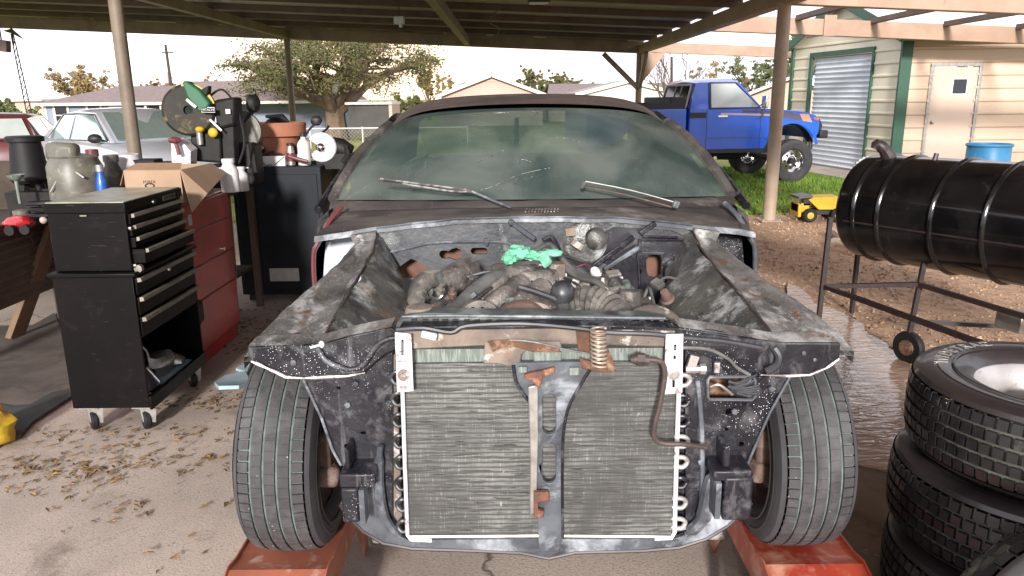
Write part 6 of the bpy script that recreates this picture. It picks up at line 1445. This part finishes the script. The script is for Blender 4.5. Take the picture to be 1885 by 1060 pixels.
# side panels
sl = [(556,696),(640,693),(672,686),(700,662),(722,648),(722,958),(708,948),(694,905),(690,862),(652,866),(628,856),(612,828),(592,770)]
plate_('side_panel', sl, 1.665, .01, 'body_black', holes=[slot(623,714,8,6), slot(668,797,10,5), slot(640,821,13,8)], jit=.002)
sr = [(1452,694),(1345,692),(1315,664),(1285,650),(1262,645),(1262,985),(1285,970),(1296,935),(1304,875),(1330,880),(1372,864),(1380,838),(1415,760)]
win = [(1303,700),(1306,694),(1386,693),(1390,700),(1390,730),(1384,736),(1306,735),(1303,730)]
plate_('side_panel', sr, 1.665, .01, 'body_black', holes=[win, slot(1344,758,16,14), slot(1364,817,12,9), slot(1337,790,8,5)], jit=.002)
mb = MB(); P_ = [W(x, y, 1.66) for x, y in win]; mb.tube(P_+[P_[0]], .004, 6); mk('opening_rim', mb, 'body_grey', car_)
plate_('inner_brace', [(1306,696),(1388,696),(1388,734),(1306,734)], 1.74, .01, 'rust')
rnd = random.Random(8); mb = MB()
for k in range(9): mb.tube([W(1345+rnd.uniform(-6,10), 700+k*3, 1.66+rnd.uniform(-.02,0)), W(1365+rnd.uniform(-8,8), 705+k*2.5, 1.645), W(1385+rnd.uniform(-6,14), 690+k*5, 1.65)], .003, 5, smooth=4)
mk('wiring_bundle', mb, 'hose_black', car_)
wtube('bracket_wire', [(1308,712,1.655),(1322,708,1.65),(1336,716,1.65),(1348,726,1.655)], .004, 'steel_worn')
# flared edges toward the tyres
mb = MB(); mb.tube([W(x, y, 1.66) for x, y in ((558,698),(592,770),(612,828),(628,856))], .0035, 8); mk('panel_edge', mb, 'body_grey', car_)
mb = MB(); mb.tube([W(x, y, 1.66) for x, y in ((1454,694),(1417,760),(1382,840),(1374,862))], .0035, 8); mk('panel_edge', mb, 'body_grey', car_)
for sg, pts_ in ((-1, ((560,700),(600,780),(630,856))), (1, ((1450,700),(1415,765),(1374,862)))):
    mb = MB(); mb.grid([[W(x, y, 1.67), W(x, y, 1.67)+Vector((0,.22,.02))] for x, y in pts_]); mk('splash_shield', mb, 'body_black', car_)
for x, y in ((640,745),(655,706),(1328,655),(1420,715),(1352,757),(1326,822),(1290,850)): 
    mb = MB(); mb.lathe([(0,-.006),(.007,-.005),(.008,0)], W(x, y, 1.66), (0,1,0), n=6); mk('bolt', mb, 'body_grey', car_)
mb = MB(); mb.obox(W(1319,676,1.65), (.014,.012,.026)); mk('clip', mb, 'edge_pale', car_, bevel=.002)
# lower apron: wide curved lip
outer = [(626,928),(640,950),(668,978),(705,1000),(760,1010),(880,1014),(960,1018),(1010,1028),(1060,1017),(1180,1014),(1250,1008),(1300,992),(1340,968),(1372,938),(1384,925)]
inner = [(1304,925),(1296,940),(1286,960),(1262,984),(1240,992),(1000,992),(750,994),(733,985),(716,962),(700,930),(692,870),(658,868),(652,900)]
plate_('lower_apron', outer+inner, 1.655, .012, 'body_grey', jit=.002, bev=.004)
mb = MB(); P_ = [W(x, y, 1.655) for x, y in outer]; mb.grid([[p, p+Vector((0,.05,-.006)), p+Vector((0,.10,.01))] for p in P_]); mb.tube(P_, .0045, 6); mk('apron_lip', mb, 'black_steel', car_)
mb = MB(); P_ = [W(x, y, 1.648) for x, y in ((1262,984),(1288,962),(1300,935),(1308,890),(1322,860))]; mb.tube(P_, [.008,.016,.02,.018,.01], 8, smooth=4); mk('apron_crease', mb, 'body_grey', car_)
mb = MB(); P_ = [W(x, y, 1.648) for x, y in ((735,988),(712,960),(700,920),(697,860),(700,820))]; mb.tube(P_, [.008,.012,.013,.012,.008], 8, smooth=4); mk('apron_crease', mb, 'body_grey', car_)
# bumper bracket boxes
for xs_, sg in (((626,692),-1), ((1312,1382),1)):
    a, b_ = W(xs_[0]+4, 892, 1.60), W(xs_[1]-(26 if sg < 0 else 4), 954, 1.60)
    if sg > 0: a, b_ = W(1330, 872, 1.60), W(1378, 950, 1.60)
    mb = MB(); mb.box(a.x, b_.x, 1.58, 1.70, b_.z, a.z); hb_ = mk('frame_horn', mb, 'body_black', car_, bevel=.006)
    mb = MB(); q0 = W(xs_[0], 868 if sg < 0 else 862, 1.6); q1 = W(xs_[1], 892 if sg < 0 else 880, 1.6); mb.box(q0.x, q1.x, 1.585, 1.72, q1.z, q0.z); mk('horn_cap', mb, 'body_black', hb_, bevel=.004)
    mb = MB(); mb.bar((q0.x+.01 if sg > 0 else q1.x-.03, 1.60, q1.z), (q0.x+.01 if sg > 0 else q1.x-.03, 1.60, q1.z-.09), .012, .05); mk('horn_flange', mb, 'body_grey', hb_)
    mb = MB(); mb.box(*( (a.x+.01, b_.x-.02) if sg < 0 else (a.x+.0, b_.x-.05)), 1.60, 1.68, q0.z, q0.z+.055); mk('horn_tower', mb, 'body_black', hb_, bevel=.005)

# ---- radiator and condenser
core = [(741,670),(900,668),(1246,665),(1241,990),(752,992)]
mb = MB(); P_ = PW(core, 1.652); mb.prism(P_, (0,.035,0)); cond = mk('condenser', mb, 'condenser', car_)
mb = MB(); mb.prism(PW([(738,643),(1246,640),(1246,668),(738,672)], 1.662), (0,.03,0)); mk('radiator_core', mb, 'core_green', car_)
mb = MB(); rnd = random.Random(12)
# tank with crimp ribs
tk = [(728,596),(736,586),(752,579),(800,576),(900,579),(1000,580),(1100,582),(1190,583),(1232,589),(1242,598),(1240,604),(728,605)]
plate_('radiator_tank', tk, 1.685, .05, 'tank', bev=.014, jit=.004)
for k in range(25):
    x = 762+k*19.5+rnd.uniform(-2,2); mb.bar(W(x, 587+ (x-760)*.004, 1.680), W(x+1, 598, 1.678), .013, .007)
mk('tank_crimps', mb, 'chest_black', car_, fix=False)
mb = MB(); mb.tube([W(740,583,1.682), W(820,581,1.68), W(1000,583,1.68), W(1225,586,1.682)], .004, 8); mk('tank_seam', mb, 'body_grey', car_)
mb = MB(); mb.lathe([(.0,.012),(.03,.012),(.034,.0),(.034,-.008)], W(772,573,1.73), (0,0,1), n=20); mk('tank_neck', mb, 'rust_tan', car_)
# side strips and coil ends
wtube('side_strip', [(739,630,1.635),(741,720,1.64),(745,850,1.64),(750,985,1.645),(756,993,1.645),(795,995,1.645)], .0048, 'alu_white', sm=1, n=6)
wtube('side_strip', [(1252,635,1.635),(1249,740,1.64),(1245,860,1.64),(1242,980,1.645),(1236,990,1.645),(1205,991,1.645)], .0055, 'alu_white', sm=1, n=6)
wtube('bottom_strip', [(752,988,1.648),(1000,986,1.648),(1240,988,1.648)], .0045, 'steel_worn', sm=1, n=6)
for k in range(8):
    y = 693+k*38.5+ (k*.3); x = 731+k*1.6
    mb = MB(); c_ = W(x, y, 1.66)
    for dy in (0,): mb.tube([c_+Vector((.016,-.005,.012)), c_+Vector((-.002,-.010,.015)), c_+Vector((-.013,-.006,0)), c_+Vector((-.002,-.010,-.015)), c_+Vector((.016,-.005,-.012))], .0050, 8, smooth=4)
    mk('coil_bend', mb, 'hose_black', cond)
for k in range(8):
    y = 697+k*37.5; x = 1262-k*1.2
    mb = MB(); c_ = W(x, y, 1.66)
    mb.tube([c_+Vector((-.024,-.006,.011)), c_+Vector((-.002,-.010,.0125)), c_+Vector((.009,-.006,0)), c_+Vector((-.002,-.010,-.0125)), c_+Vector((-.024,-.006,-.011))], .0058, 10, smooth=4)
    mk('coil_bend', mb, 'core_edge' if k in (0,3,4,6,7) else 'body_black', cond)
plate_('core_channel', [(706,655),(728,652),(742,985),(722,962)], 1.68, .02, 'rust_tan', jit=.001)
plate_('core_channel', [(1248,650),(1282,652),(1290,700),(1288,930),(1262,975),(1240,990)], 1.685, .02, 'body_black', jit=.001)
wtube('channel_rim', [(1284,700,1.66),(1292,800,1.66),(1290,930,1.66),(1268,968,1.66),(1245,975,1.66)], .006, 'body_grey')
# slotted aluminium brackets
for nm, q_, slots in (('bracket', [(727,612),(757,615),(761,720),(731,722)], [slot(741,640,5,30)]), ('bracket', [(1226,616),(1258,615),(1256,724),(1222,726)], [slot(1243,640,5,12), slot(1242,658,5,8), slot(1240,706,5,16)])):
    b_ = plate_('slotted_bracket', q_, 1.615, .005, 'alu_white', holes=slots, bev=.0008)
    cx, cy = (743, 690) if q_[0][0] < 1000 else (1240, 688)
    mb = MB(); mb.lathe([(0,-.010),(.006,-.010),(.006,-.005),(.014,-.004),(.014,0)], W(cx, cy, 1.615), (0,1,0), n=14); mk('bolt', mb, 'rust_tan' if q_[0][0] < 1000 else 'steel_worn', b_)
    mb = MB(); rr = random.Random(int(cx))
    for k in range(14):                        # felt-pen scribble
        x = q_[0][0]+4+rr.uniform(0, 5)+(18*(k%2) if False else 0); y = 632+k*3.2; mb.bar(W(x, y, 1.6145), W(x+rr.uniform(2,7), y+rr.uniform(-2,4), 1.6145), .0012, .0006)
    mk('pen_marks', mb, 'chest_black', b_, fix=False)
# hard line across the right of the condenser
wtube('coolant_line', [(1192,662,1.60),(1206,663,1.60),(1219,668,1.60),(1224,690,1.60),(1216,740,1.60),(1206,780,1.60),(1205,805,1.60),(1220,816,1.60),(1260,818,1.60),(1300,824,1.62)], .0062, 'dark_rust')
mb = MB(); mb.tube([W(1160,662,1.60), W(1172,661,1.60), W(1194,663,1.60)], [.007,.012,.012], 10); mb.tube([W(1172,661,1.60), W(1186,662,1.60)], .0155, 6); mk('line_fitting', mb, 'dark_rust', car_)
mb = MB(); mb.tube([W(1262,680,1.64), W(1292,679,1.64)], .009, 8); mb.obox(W(1275,665,1.64), (.02,.012,.03), (0,15,0)); mb.tube([W(1288,679,1.635), W(1298,679,1.635)], .013, 8); mk('valve_fitting', mb, 'rim_silver', car_)
# centre hood latch brace
cb = [(945,668),(1075,666),(1086,680),(1062,720),(1046,752),(1037,800),(1035,880),(1036,990),(1030,1016),(1012,1024),(992,1016),(988,930),(986,840),(984,750),(962,724),(948,700)]
brc = plate_('latch_brace', cb, 1.61, .012, 'body_grey', holes=[slot(1011,762,25,76), slot(1011,853,25,74)], bev=.002, jit=.001)
mb = MB(); mb.tube([W(x, y, 1.606) for x, y in ((1086,680),(1062,720),(1046,752),(1037,800),(1035,880),(1036,990))], .004, 6, smooth=3); mb.tube([W(x, y, 1.606) for x, y in ((945,672),(950,702),(964,726),(984,752))], .004, 6, smooth=3); mk('brace_edge', mb, 'body_black', brc)
plate_('latch_bar', [(972,712),(990,708),(991,800),(988,900),(986,946),(974,950),(976,860),(974,780)], 1.598, .008, 'steel_worn', par=brc, jit=.001)
plate_('latch_hook', [(965,690),(978,686),(1000,682),(1020,676),(1022,688),(1000,693),(998,706),(992,716),(986,708),(978,700),(966,697)], 1.588, .014, 'rust_bracket', par=brc, jit=.002)
plate_('rusty_clip', [(982,907),(1010,906),(1012,922),(990,926),(990,940),(1002,942),(1000,954),(982,953)], 1.586, .014, 'rust_bracket', par=brc, jit=.002)
mb = MB(); mb.obox(W(1057,683,1.60), (.022,.01,.018)); mb.obox(W(962,680,1.60), (.02,.01,.014)); mk('bolt', mb, 'core_green', brc, bevel=.002)
# rusty skin, open notch, spring
plate_('rusty_skin', [(893,630),(935,628),(1030,630),(1034,640),(1000,646),(970,645),(960,652),(958,670),(930,674),(912,668),(890,668)], 1.612, .005, 'rust_tan', jit=.003)
plate_('rusty_skin', [(898,628),(930,626),(1000,632),(1030,642),(1028,648),(980,648),(950,640),(925,640),(908,648)], 1.608, .003, 'rust', jit=.003)
plate_('notch_panel', [(980,648),(1034,648),(1034,668),(982,670)], 1.625, .008, 'core_green')
plate_('spring_plate', [(1066,660),(1080,664),(1100,668),(1118,640),(1128,660),(1135,686),(1110,686),(1072,680)], 1.605, .005, 'rust', jit=.003)
mb = MB(); P_ = []
for i in range(9*14+1):
    t = i/(9*14); a = i/14*2*math.pi; c_ = W(1100+2*t, 602+68*t, 1.60); P_.append(c_+Vector((math.cos(a)*.0165, math.sin(a)*.0165-.01, 0)))
mb.tube(P_, .0026, 7); mk('latch_spring', mb, 'spring', car_)
plate_('rusty_skin', [(1060,610),(1090,612),(1088,650),(1064,646)], 1.634, .003, 'rust', jit=.002)

# ---- front wheels and suspension
for sg in (-1, 1):
    wt = None; c_ = C(-.004+sg*.702, 2.035, .258+.286); ax = Vector((1, 0, .02*sg))
    mt, mw = MB(), MB(); tyre(mt, mw, c_, ax, .290, .215, .175, n=64, grooves=4, depth=.007)
    wh = mk('wheel', mt, ['tread', 'groove_dust'], car_, angle=30)
    mk('sidewall', mw, 'rubber', wh); rim('rim', MB(), c_, ax, .175, .2, 'hub_rust', wh, side=sg, dish=.06)
    mb = MB(); mb.lathe([(.0,-.02),(.135,-.02),(.14,.0),(.135,.02),(0,.02)], c_-Vector((sg*.03,0,0)), (1,0,0), n=36); mk('brake_disc', mb, 'hub_rust', wh)
    mb = MB(); q = c_-Vector((sg*.085,.06,-.02)); mb.obox(q, (.07,.16,.16), (0,0,0)); mb.obox(q+Vector((-sg*.02,-.06,-.05)), (.06,.06,.06), (0,10,20)); mk('caliper', mb, 'hub_rust', wh, bevel=.012)
    mb = MB(); mb.tube([c_-Vector((sg*.02,0,0)), c_-Vector((sg*.16,.02,0))], .016, 10); mb.tube([c_-Vector((sg*.16,.02,0)), c_-Vector((sg*.18,.02,0))], .024, 6); mk('spindle', mb, 'steel_worn', wh)
    mb = MB(); mb.tube([c_-Vector((sg*.12,0,.06)), C(sg*.36, 2.1, .45)], [.03,.022], 8); mb.tube([c_+Vector((-sg*.12,.0,.10)), C(sg*.40, 2.2, .80)], .03, 8); mk('control_arm', mb, 'hub_rust', car_)
mb = MB(); mb.bar(C(-.42,2.15,.42), C(.42,2.15,.42), .14, .08); mk('cross_member', mb, 'grime', car_, bevel=.01)
for sg in (-1, 1): mb = MB(); mb.bar(C(sg*.40,1.68,.50), C(sg*.42,2.9,.46), .08, .11); mk('frame_rail', mb, 'grime', car_, bevel=.008)
for sg in (-1, 1):
    c_ = C(sg*.73, 4.75, .31); mt, mw = MB(), MB(); tyre(mt, mw, c_, (1,0,0), .31, .2, .19, n=40, grooves=4)
    wh = mk('wheel', mt, ['tread', 'groove_dust'], car_); mk('sidewall', mw, 'rubber', wh); rim('rim', MB(), c_, (1,0,0), .19, .2, 'hub_rust', wh, side=sg)

# ---- engine
eng = MB(); eng.box(CX-.26, CX+.28, 2.02, 2.62, .50, .84); eng.box(CX-.36, CX-.14, 2.05, 2.6, .72, .90); eng.box(CX+.14, CX+.38, 2.05, 2.6, .72, .88); eng.jitter(.02, 6)
en = mk('engine', eng, 'engine_dust', car_, bevel=.02)
def blob(px, py, D, r, m, lump=.3, seed=0, name='casting'):
    mb = MB(); mb.sph(W(px, py, D), r, 16, lump, seed); return mk(name, mb, m, en)
mb = MB(); mb.tube([W(850,560,2.15), W(900,520,2.2), W(945,500,2.3), W(985,494,2.35)], [.028,.036,.038,.034], 14, smooth=4); mb.jitter(.004, 12); mk('intake_runner', mb, 'engine_alloy', en)
mb = MB(); mb.tube([W(880,575,2.1), W(925,535,2.15), W(960,512,2.25)], [.026,.032,.032], 12, smooth=4); mb.jitter(.004, 14); mk('intake_runner', mb, 'engine_alloy', en)
mb = MB(); mb.tube([W(920,585,2.05), W(965,545,2.12), W(1000,520,2.2)], [.028,.034,.034], 12, smooth=4); mb.jitter(.004, 16); mk('intake_runner', mb, 'engine_alloy', en)
mb = MB(); mb.tube([W(1000,580,2.05), W(1010,550,2.12), W(1000,520,2.25)], [.028,.03,.03], 12, smooth=4); mb.jitter(.004, 18); mk('intake_runner', mb, 'engine_alloy', en)
mb = MB(); mb.obox(W(965,497,2.35), (.20,.18,.06), (0,-2,4)); mb.jitter(.012, 14); mk('plenum', mb, 'engine_alloy', en, bevel=.012)
mb = MB(); mb.obox(W(972,487,2.38), (.105,.09,.045), (0,0,6)); cbr = mk('carburetor', mb, 'rim_silver', en, bevel=.006)
mb = MB(); mb.obox(W(1000,486,2.36), (.028,.03,.045)); mb.tube([W(948,492,2.33), W(940,500,2.33)], .012, 8); mk('linkage', mb, 'rust_tan', cbr, bevel=.004)
mb = MB(); mb.obox(W(1024,493,2.33), (.05,.05,.07), (0,4,10)); mk('relay_box', mb, 'rust_tan', en, bevel=.005)
mb = MB(); mb.tube([W(822,583,2.0), W(838,560,2.05), W(868,528,2.12), (W(905,502,2.2)), W(935,495,2.28)], .021, 12, smooth=4); mb.jitter(.002, 20); mk('hose', mb, 'hose', en)
wtube('strap', [(828,588,1.96),(845,566,2.0),(885,532,2.1),(905,518,2.15)], .004, 'hose_black', par=en)
mb = MB(); mb.obox(W(870,532,2.09), (.02,.015,.014), (0,-35,0)); mk('clamp', mb, 'tank', en, bevel=.002)
mb = MB(); mb.sph(W(1036,530,2.1), (.036,.036,.041), 22, .05, 3); mk('vacuum_ball', mb, 'hose_black', en)
wtube('vacuum_rod', [(955,517,2.08),(985,526,2.08),(1024,540,2.08)], .009, 'hose_black', par=en)
mb = MB(); mb.tube([W(1036,545,2.1), W(1040,575,2.05), W(1020,600,2.0)], .022, 10, smooth=3); mk('hose', mb, 'hose', en)
mb = MB(); P_ = catmull([W(1058,548,2.12), W(1090,545,2.1), W(1125,558,2.06), W(1150,580,2.0)], 10); mb.tube(P_, [.046+.004*math.sin(i*1.9) for i in range(len(P_))], 20); mb.jitter(.003, 10); mk('air_duct', mb, 'engine_dust', en)
mb = MB(); mb.lathe([(.0,.05),(.026,.05),(.034,.035),(.036,-.02),(.03,-.06)], W(1158,555,2.08), (.1,0,1), n=20); mb.jitter(.004, 10); mk('oil_filler', mb, 'engine_dust', en)
for px, py, D_, sz, m_ in ((1178,570,2.2,(.10,.12,.07),'engine_dust'), (1120,524,2.35,(.12,.10,.05),'engine_dust'), (1075,516,2.35,(.14,.09,.05),'engine_alloy'), (905,548,2.2,(.09,.16,.05),'engine_dust'), (1110,588,1.98,(.16,.05,.04),'engine_dust')):
    mb = MB(); q_ = W(px, py, D_); mb.obox(q_, sz, (4,-6,12)); mk('housing', mb, m_, en, bevel=.008); nb_ = 4
    for k in range(nb_): mb = MB(); mb.lathe([(0,.010),(.007,.010),(.008,0),(.012,-.001),(.012,-.012)], q_+Vector(((-.4+.8*(k%2))*sz[0], (-.4+.8*(k//2))*sz[1], sz[2]/2)), n=6); mk('bolt', mb, 'steel_worn', en)
for k in range(6):                     # plug leads fanning over the covers
    wtube('plug_lead', [(930+k*22, 505-(k%2)*4, 2.28),(940+k*26, 520, 2.2),(925+k*32, 552+(k%3)*6, 2.1),(905+k*38, 578, 2.0)], .0045, 'hose_black', par=en)
mb = MB(); q_ = W(985, 548, 2.16); mb.obox(q_, (.17,.13,.045), (10,-3,6)); mk('cam_cover', mb, 'engine_dust', en, bevel=.010)
for k in range(6): mb = MB(); mb.obox(q_+Vector((-.07+.028*k, 0, .026)), (.008,.12,.012), (10,-3,6)); mk('cover_fin', mb, 'engine_alloy', en, bevel=.002)
mb = MB(); mb.lathe([(.045,0),(.055,.006),(.06,.03),(.05,.04),(0,.045)], W(905, 530, 2.22), (.1,-.4,1), n=26); mk('distributor_cap', mb, 'hose_black', en)
mb = MB(); mb.lathe([(.03,-.03),(.055,-.028),(.058,.03),(.03,.034),(0,.034)], W(880, 578, 2.02), (.2,-1,.15), n=26); mk('alternator', mb, 'engine_alloy', en, angle=20)
for k in range(10): an = k*.628; mb = MB(); q = W(880, 578, 2.02)+Vector((math.cos(an)*.042, -.034, math.sin(an)*.042)); mb.obox(q, (.008,.008,.012)); mk('vent_slot', mb, 'chest_black', en)
mb = MB(); P_ = catmull([W(946,574,1.96), W(955,562,1.96), W(985,556,1.98), W(1008,562,1.98), W(1006,572,1.96), W(975,578,1.95), W(950,576,1.95)], 5); mb.tube(P_, .014, 10); mb.jitter(.004, 20); mk('hose_end', mb, 'hose_tan', en)
mb = MB(); mb.lathe([(.06,-.01),(.075,-.012),(.078,.0),(.075,.012),(.06,.01),(.03,.0),(0,0)], W(960,592,1.90), (0,1,.1), n=30); mk('pulley', mb, 'hub_rust', en)
mb = MB(); mb.lathe([(.075,-.012),(.088,-.014),(.092,.0),(.088,.014),(.075,.012)], W(1200,610,1.92), (.1,1,.1), n=30); mk('pulley', mb, 'rust_tan', en)
# small hardware scattered over the engine: bolts, studs, lines
rnd = random.Random(31)
for k in range(46):
    px, py = rnd.uniform(790, 1230), rnd.uniform(498, 588); D_ = 2.55-(py-480)/110*.62
    q = W(px, py, D_)+Vector((0,0,.012)); mb = MB(); kind = k % 4; m_ = rnd.choice(('engine_dust','engine_alloy','hub_rust','hose','tank','steel_worn'))
    if kind == 0: mb.lathe([(0,.012),(.008,.012),(.009,0),(.014,-.002),(.014,-.02)], q, (rnd.uniform(-.3,.3), -.5, 1), n=6); mk('bolt', mb, m_, en)
    elif kind == 1: d = Vector((rnd.uniform(-1,1), rnd.uniform(-.5,.5), rnd.uniform(-.4,.3)))*.06; mb.tube([q-d, q+Vector((0,0,.015)), q+d], rnd.uniform(.004,.009), 7, smooth=4); mk('line', mb, m_, en)
    elif kind == 2: mb.obox(q, (rnd.uniform(.015,.05), .03, rnd.uniform(.01,.035)), (rnd.uniform(-30,30), rnd.uniform(-30,30), rnd.uniform(-60,60))); mk('bracket', mb, m_, en, bevel=.003)
    else: mb.lathe([(0,.02),(.012,.018),(.016,.0),(.016,-.015),(.022,-.02)], q, (rnd.uniform(-.6,.6), -.6, 1), n=12); mk('fitting', mb, m_, en)
# cables and wires over the engine
for pl, r_, m_ in (([(980,455,2.45),(1010,440,2.5),(1030,460,2.45),(1060,492,2.38),(1100,508,2.3),(1130,535,2.2)], .0095, 'hose'), ([(1000,432,2.6),(1018,428,2.6),(1040,470,2.45),(1075,505,2.35),(1120,530,2.22),(1132,560,2.1)], .008, 'hose_black'),
                   ([(1035,478,2.4),(1065,500,2.32),(1105,512,2.25),(1125,545,2.15)], .010, 'hose'), ([(1040,462,2.5),(1080,475,2.5),(1130,500,2.4)], .006, 'hose_black'),
                   ([(860,500,2.4),(900,490,2.4),(935,495,2.38)], .006, 'hose_black'), ([(1185,545,2.3),(1196,520,2.32),(1205,548,2.2),(1215,575,2.1)], .005, 'hose'), ([(1218,545,2.3),(1228,570,2.1),(1235,590,2.0)], .006, 'hose'),
                   ([(1275,500,2.6),(1285,488,2.6),(1276,530,2.5),(1262,560,2.3),(1235,575,2.2)], .011, 'hose_black'), ([(785,520,2.5),(790,535,2.4),(805,540,2.35),(815,532,2.35)], .005, 'steel_worn'),
                   ([(960,480,2.4),(940,470,2.45),(920,480,2.5),(905,500,2.5)], .007, 'hose'), ([(1010,500,2.3),(1040,520,2.25),(1070,520,2.25)], .005, 'rust_tan')):
    wtube('cable', pl, r_, m_, par=en)
wtube('red_wire', [(1062,482,2.42),(1078,477,2.42),(1090,483,2.4)], .003, 'maroon', par=en, n=5)
mb = MB(); mb.tube([W(1092,484,2.38), W(1098,492,2.37), W(1107,504,2.36)], [.010,.015,.010], 8, smooth=2); mk('wire_connector', mb, 'white_plastic', en)
mb = MB(); mb.sph(W(1113,530,2.2), (.018,.016,.022), 10); mk('cap', mb, 'hose_tan', en)
mb = MB(); mb.obox(W(1058,512,2.25), (.022,.02,.03), (0,20,0)); mk('sensor', mb, 'rim_silver', en, bevel=.002)
# blower and plates on the firewall
mb = MB(); mb.lathe([(0,-.03),(.02,-.03),(.035,-.02),(.042,.0)], W(1098,440,2.725), (0,1,0), n=26); mb.jitter(.005, 14); mk('blower_housing', mb, 'grime', car_)
mb = MB(); mb.lathe([(.0,-.01),(.07,-.01),(.085,.0)], W(1078,448,2.735), (0,1,0), n=30); mb.jitter(.006, 9); mk('blower_base', mb, 'grime', car_)
mb = MB(); mb.obox(W(1050,426,2.70), (.035,.02,.03), (0,-8,0)); mb.obox(W(1062,450,2.68), (.04,.02,.02), (0,35,0)); mb.jitter(.006, 30); mk('bracket_plate', mb, 'rust_tan', car_)
mb = MB(); mb.tube([W(762,585,2.3), W(768,540,2.35), W(785,516,2.4), W(815,512,2.45), W(850,520,2.5)], [.03,.03,.032,.03,.03], 14, smooth=4); mb.jitter(.003, 12); mk('heater_pipe', mb, 'engine_dust', car_)
mb = MB(); mb.tube([W(812,530,2.4), W(835,515,2.45), W(862,500,2.55)], [.045,.05,.05], 14, smooth=3); mb.jitter(.006, 9); mk('heater_duct', mb, 'engine_alloy', car_)
mb = MB(); mb.lathe([(.0,-.02),(.04,-.02),(.04,.02)], W(1242,500,2.70), (0,1,0), n=20); mk('booster_stud', mb, 'body_black', car_)

en.location.z -= .020; en.location.y += .01
# ---- green glove on the carburetor
mb = MB(); mb.sph(W(958,466,2.34), (.040,.040,.022), 26, .5, 2); mb.sph(W(938,474,2.32), (.024,.03,.020), 20, .5, 4); mb.sph(W(988,470,2.34), (.04,.03,.013), 20, .5, 6); mb.sph(W(1018,466,2.33), (.03,.02,.012), 16, .3, 8); mb.tube([W(1000,470,2.33), W(1006,484,2.31), W(1000,490,2.31)], [.02,.018,.012], 10)
for v in mb.v: v += Vector((0, 0, .009*pnoise(v*40)+.004*pnoise(v*95)))+Vector((.005*pnoise(v*55+Vector((3,1,4))), 0, 0))
one('green_rag', mb, 'glove_green', 'crumpled mint green rubber glove lying on the carburetor in the engine bay', 'rag', angle=50)

# ================================================================ RAMPS
for sg, mm, lab in ((-1, 'ramp_rust', 'rusty orange car ramp under the left front tyre'), (1, 'ramp_red', 'bright red steel car ramp under the right front tyre')):
    c_ = C(sg*.735, 1.9, 0); t = thing('car_ramp', lab, 'car ramp', c_, 'ramps under the front wheels'); hw = .135; zt = .255
    yb, ya, yc = 2.35, 1.93, 1.05; yd = 1.87
    top = [(2.33,zt+.03),(2.30,zt),(1.90,zt),(1.84,zt+.012),(1.80,zt-.0),(1.05,.02)]
    mb = MB(); mb.grid([[Vector((c_.x+x*hw, y, z)) for x in (-1,-.9,.9,1)] for y, z in top]); mb.grid([[Vector((c_.x+x*hw, y, z-.006)) for x in (-1,-.9,.9,1)] for y, z in top]); mk('deck', mb, mm, t, angle=20)
    for s2 in (-1, 1):
        mb = MB(); mb.prism([Vector((c_.x+s2*hw, y, z+.012)) for y, z in top]+[Vector((c_.x+s2*hw, 1.05, 0)), Vector((c_.x+s2*hw, 1.2, 0)), Vector((c_.x+s2*hw, 1.72, .17)), Vector((c_.x+s2*hw, 2.2, .17)), Vector((c_.x+s2*hw, 2.30, .0)), Vector((c_.x+s2*hw, 2.36, .0))], (s2*.004,0,0)); mk('side_rail', mb, mm, t)
        if s2*sg < 0:
            for ya_, yb_ in ((1.80, 1.60), (1.82, 2.1)):
                mb = MB(); mb.bar((c_.x+s2*(hw+.012), ya_, zt-.03), (c_.x+s2*(hw+.05), yb_, .0), .035, .006); mk('leg', mb, 'ramp_rust', t)
    for y in (1.2, 1.4, 1.6): mb = MB(); z = .02+(y-1.05)/.75*.235; mb.bar((c_.x-hw*.9, y, z+.003), (c_.x+hw*.9, y, z+.003), .012, .008); mk('tread_bar', mb, mm, t)
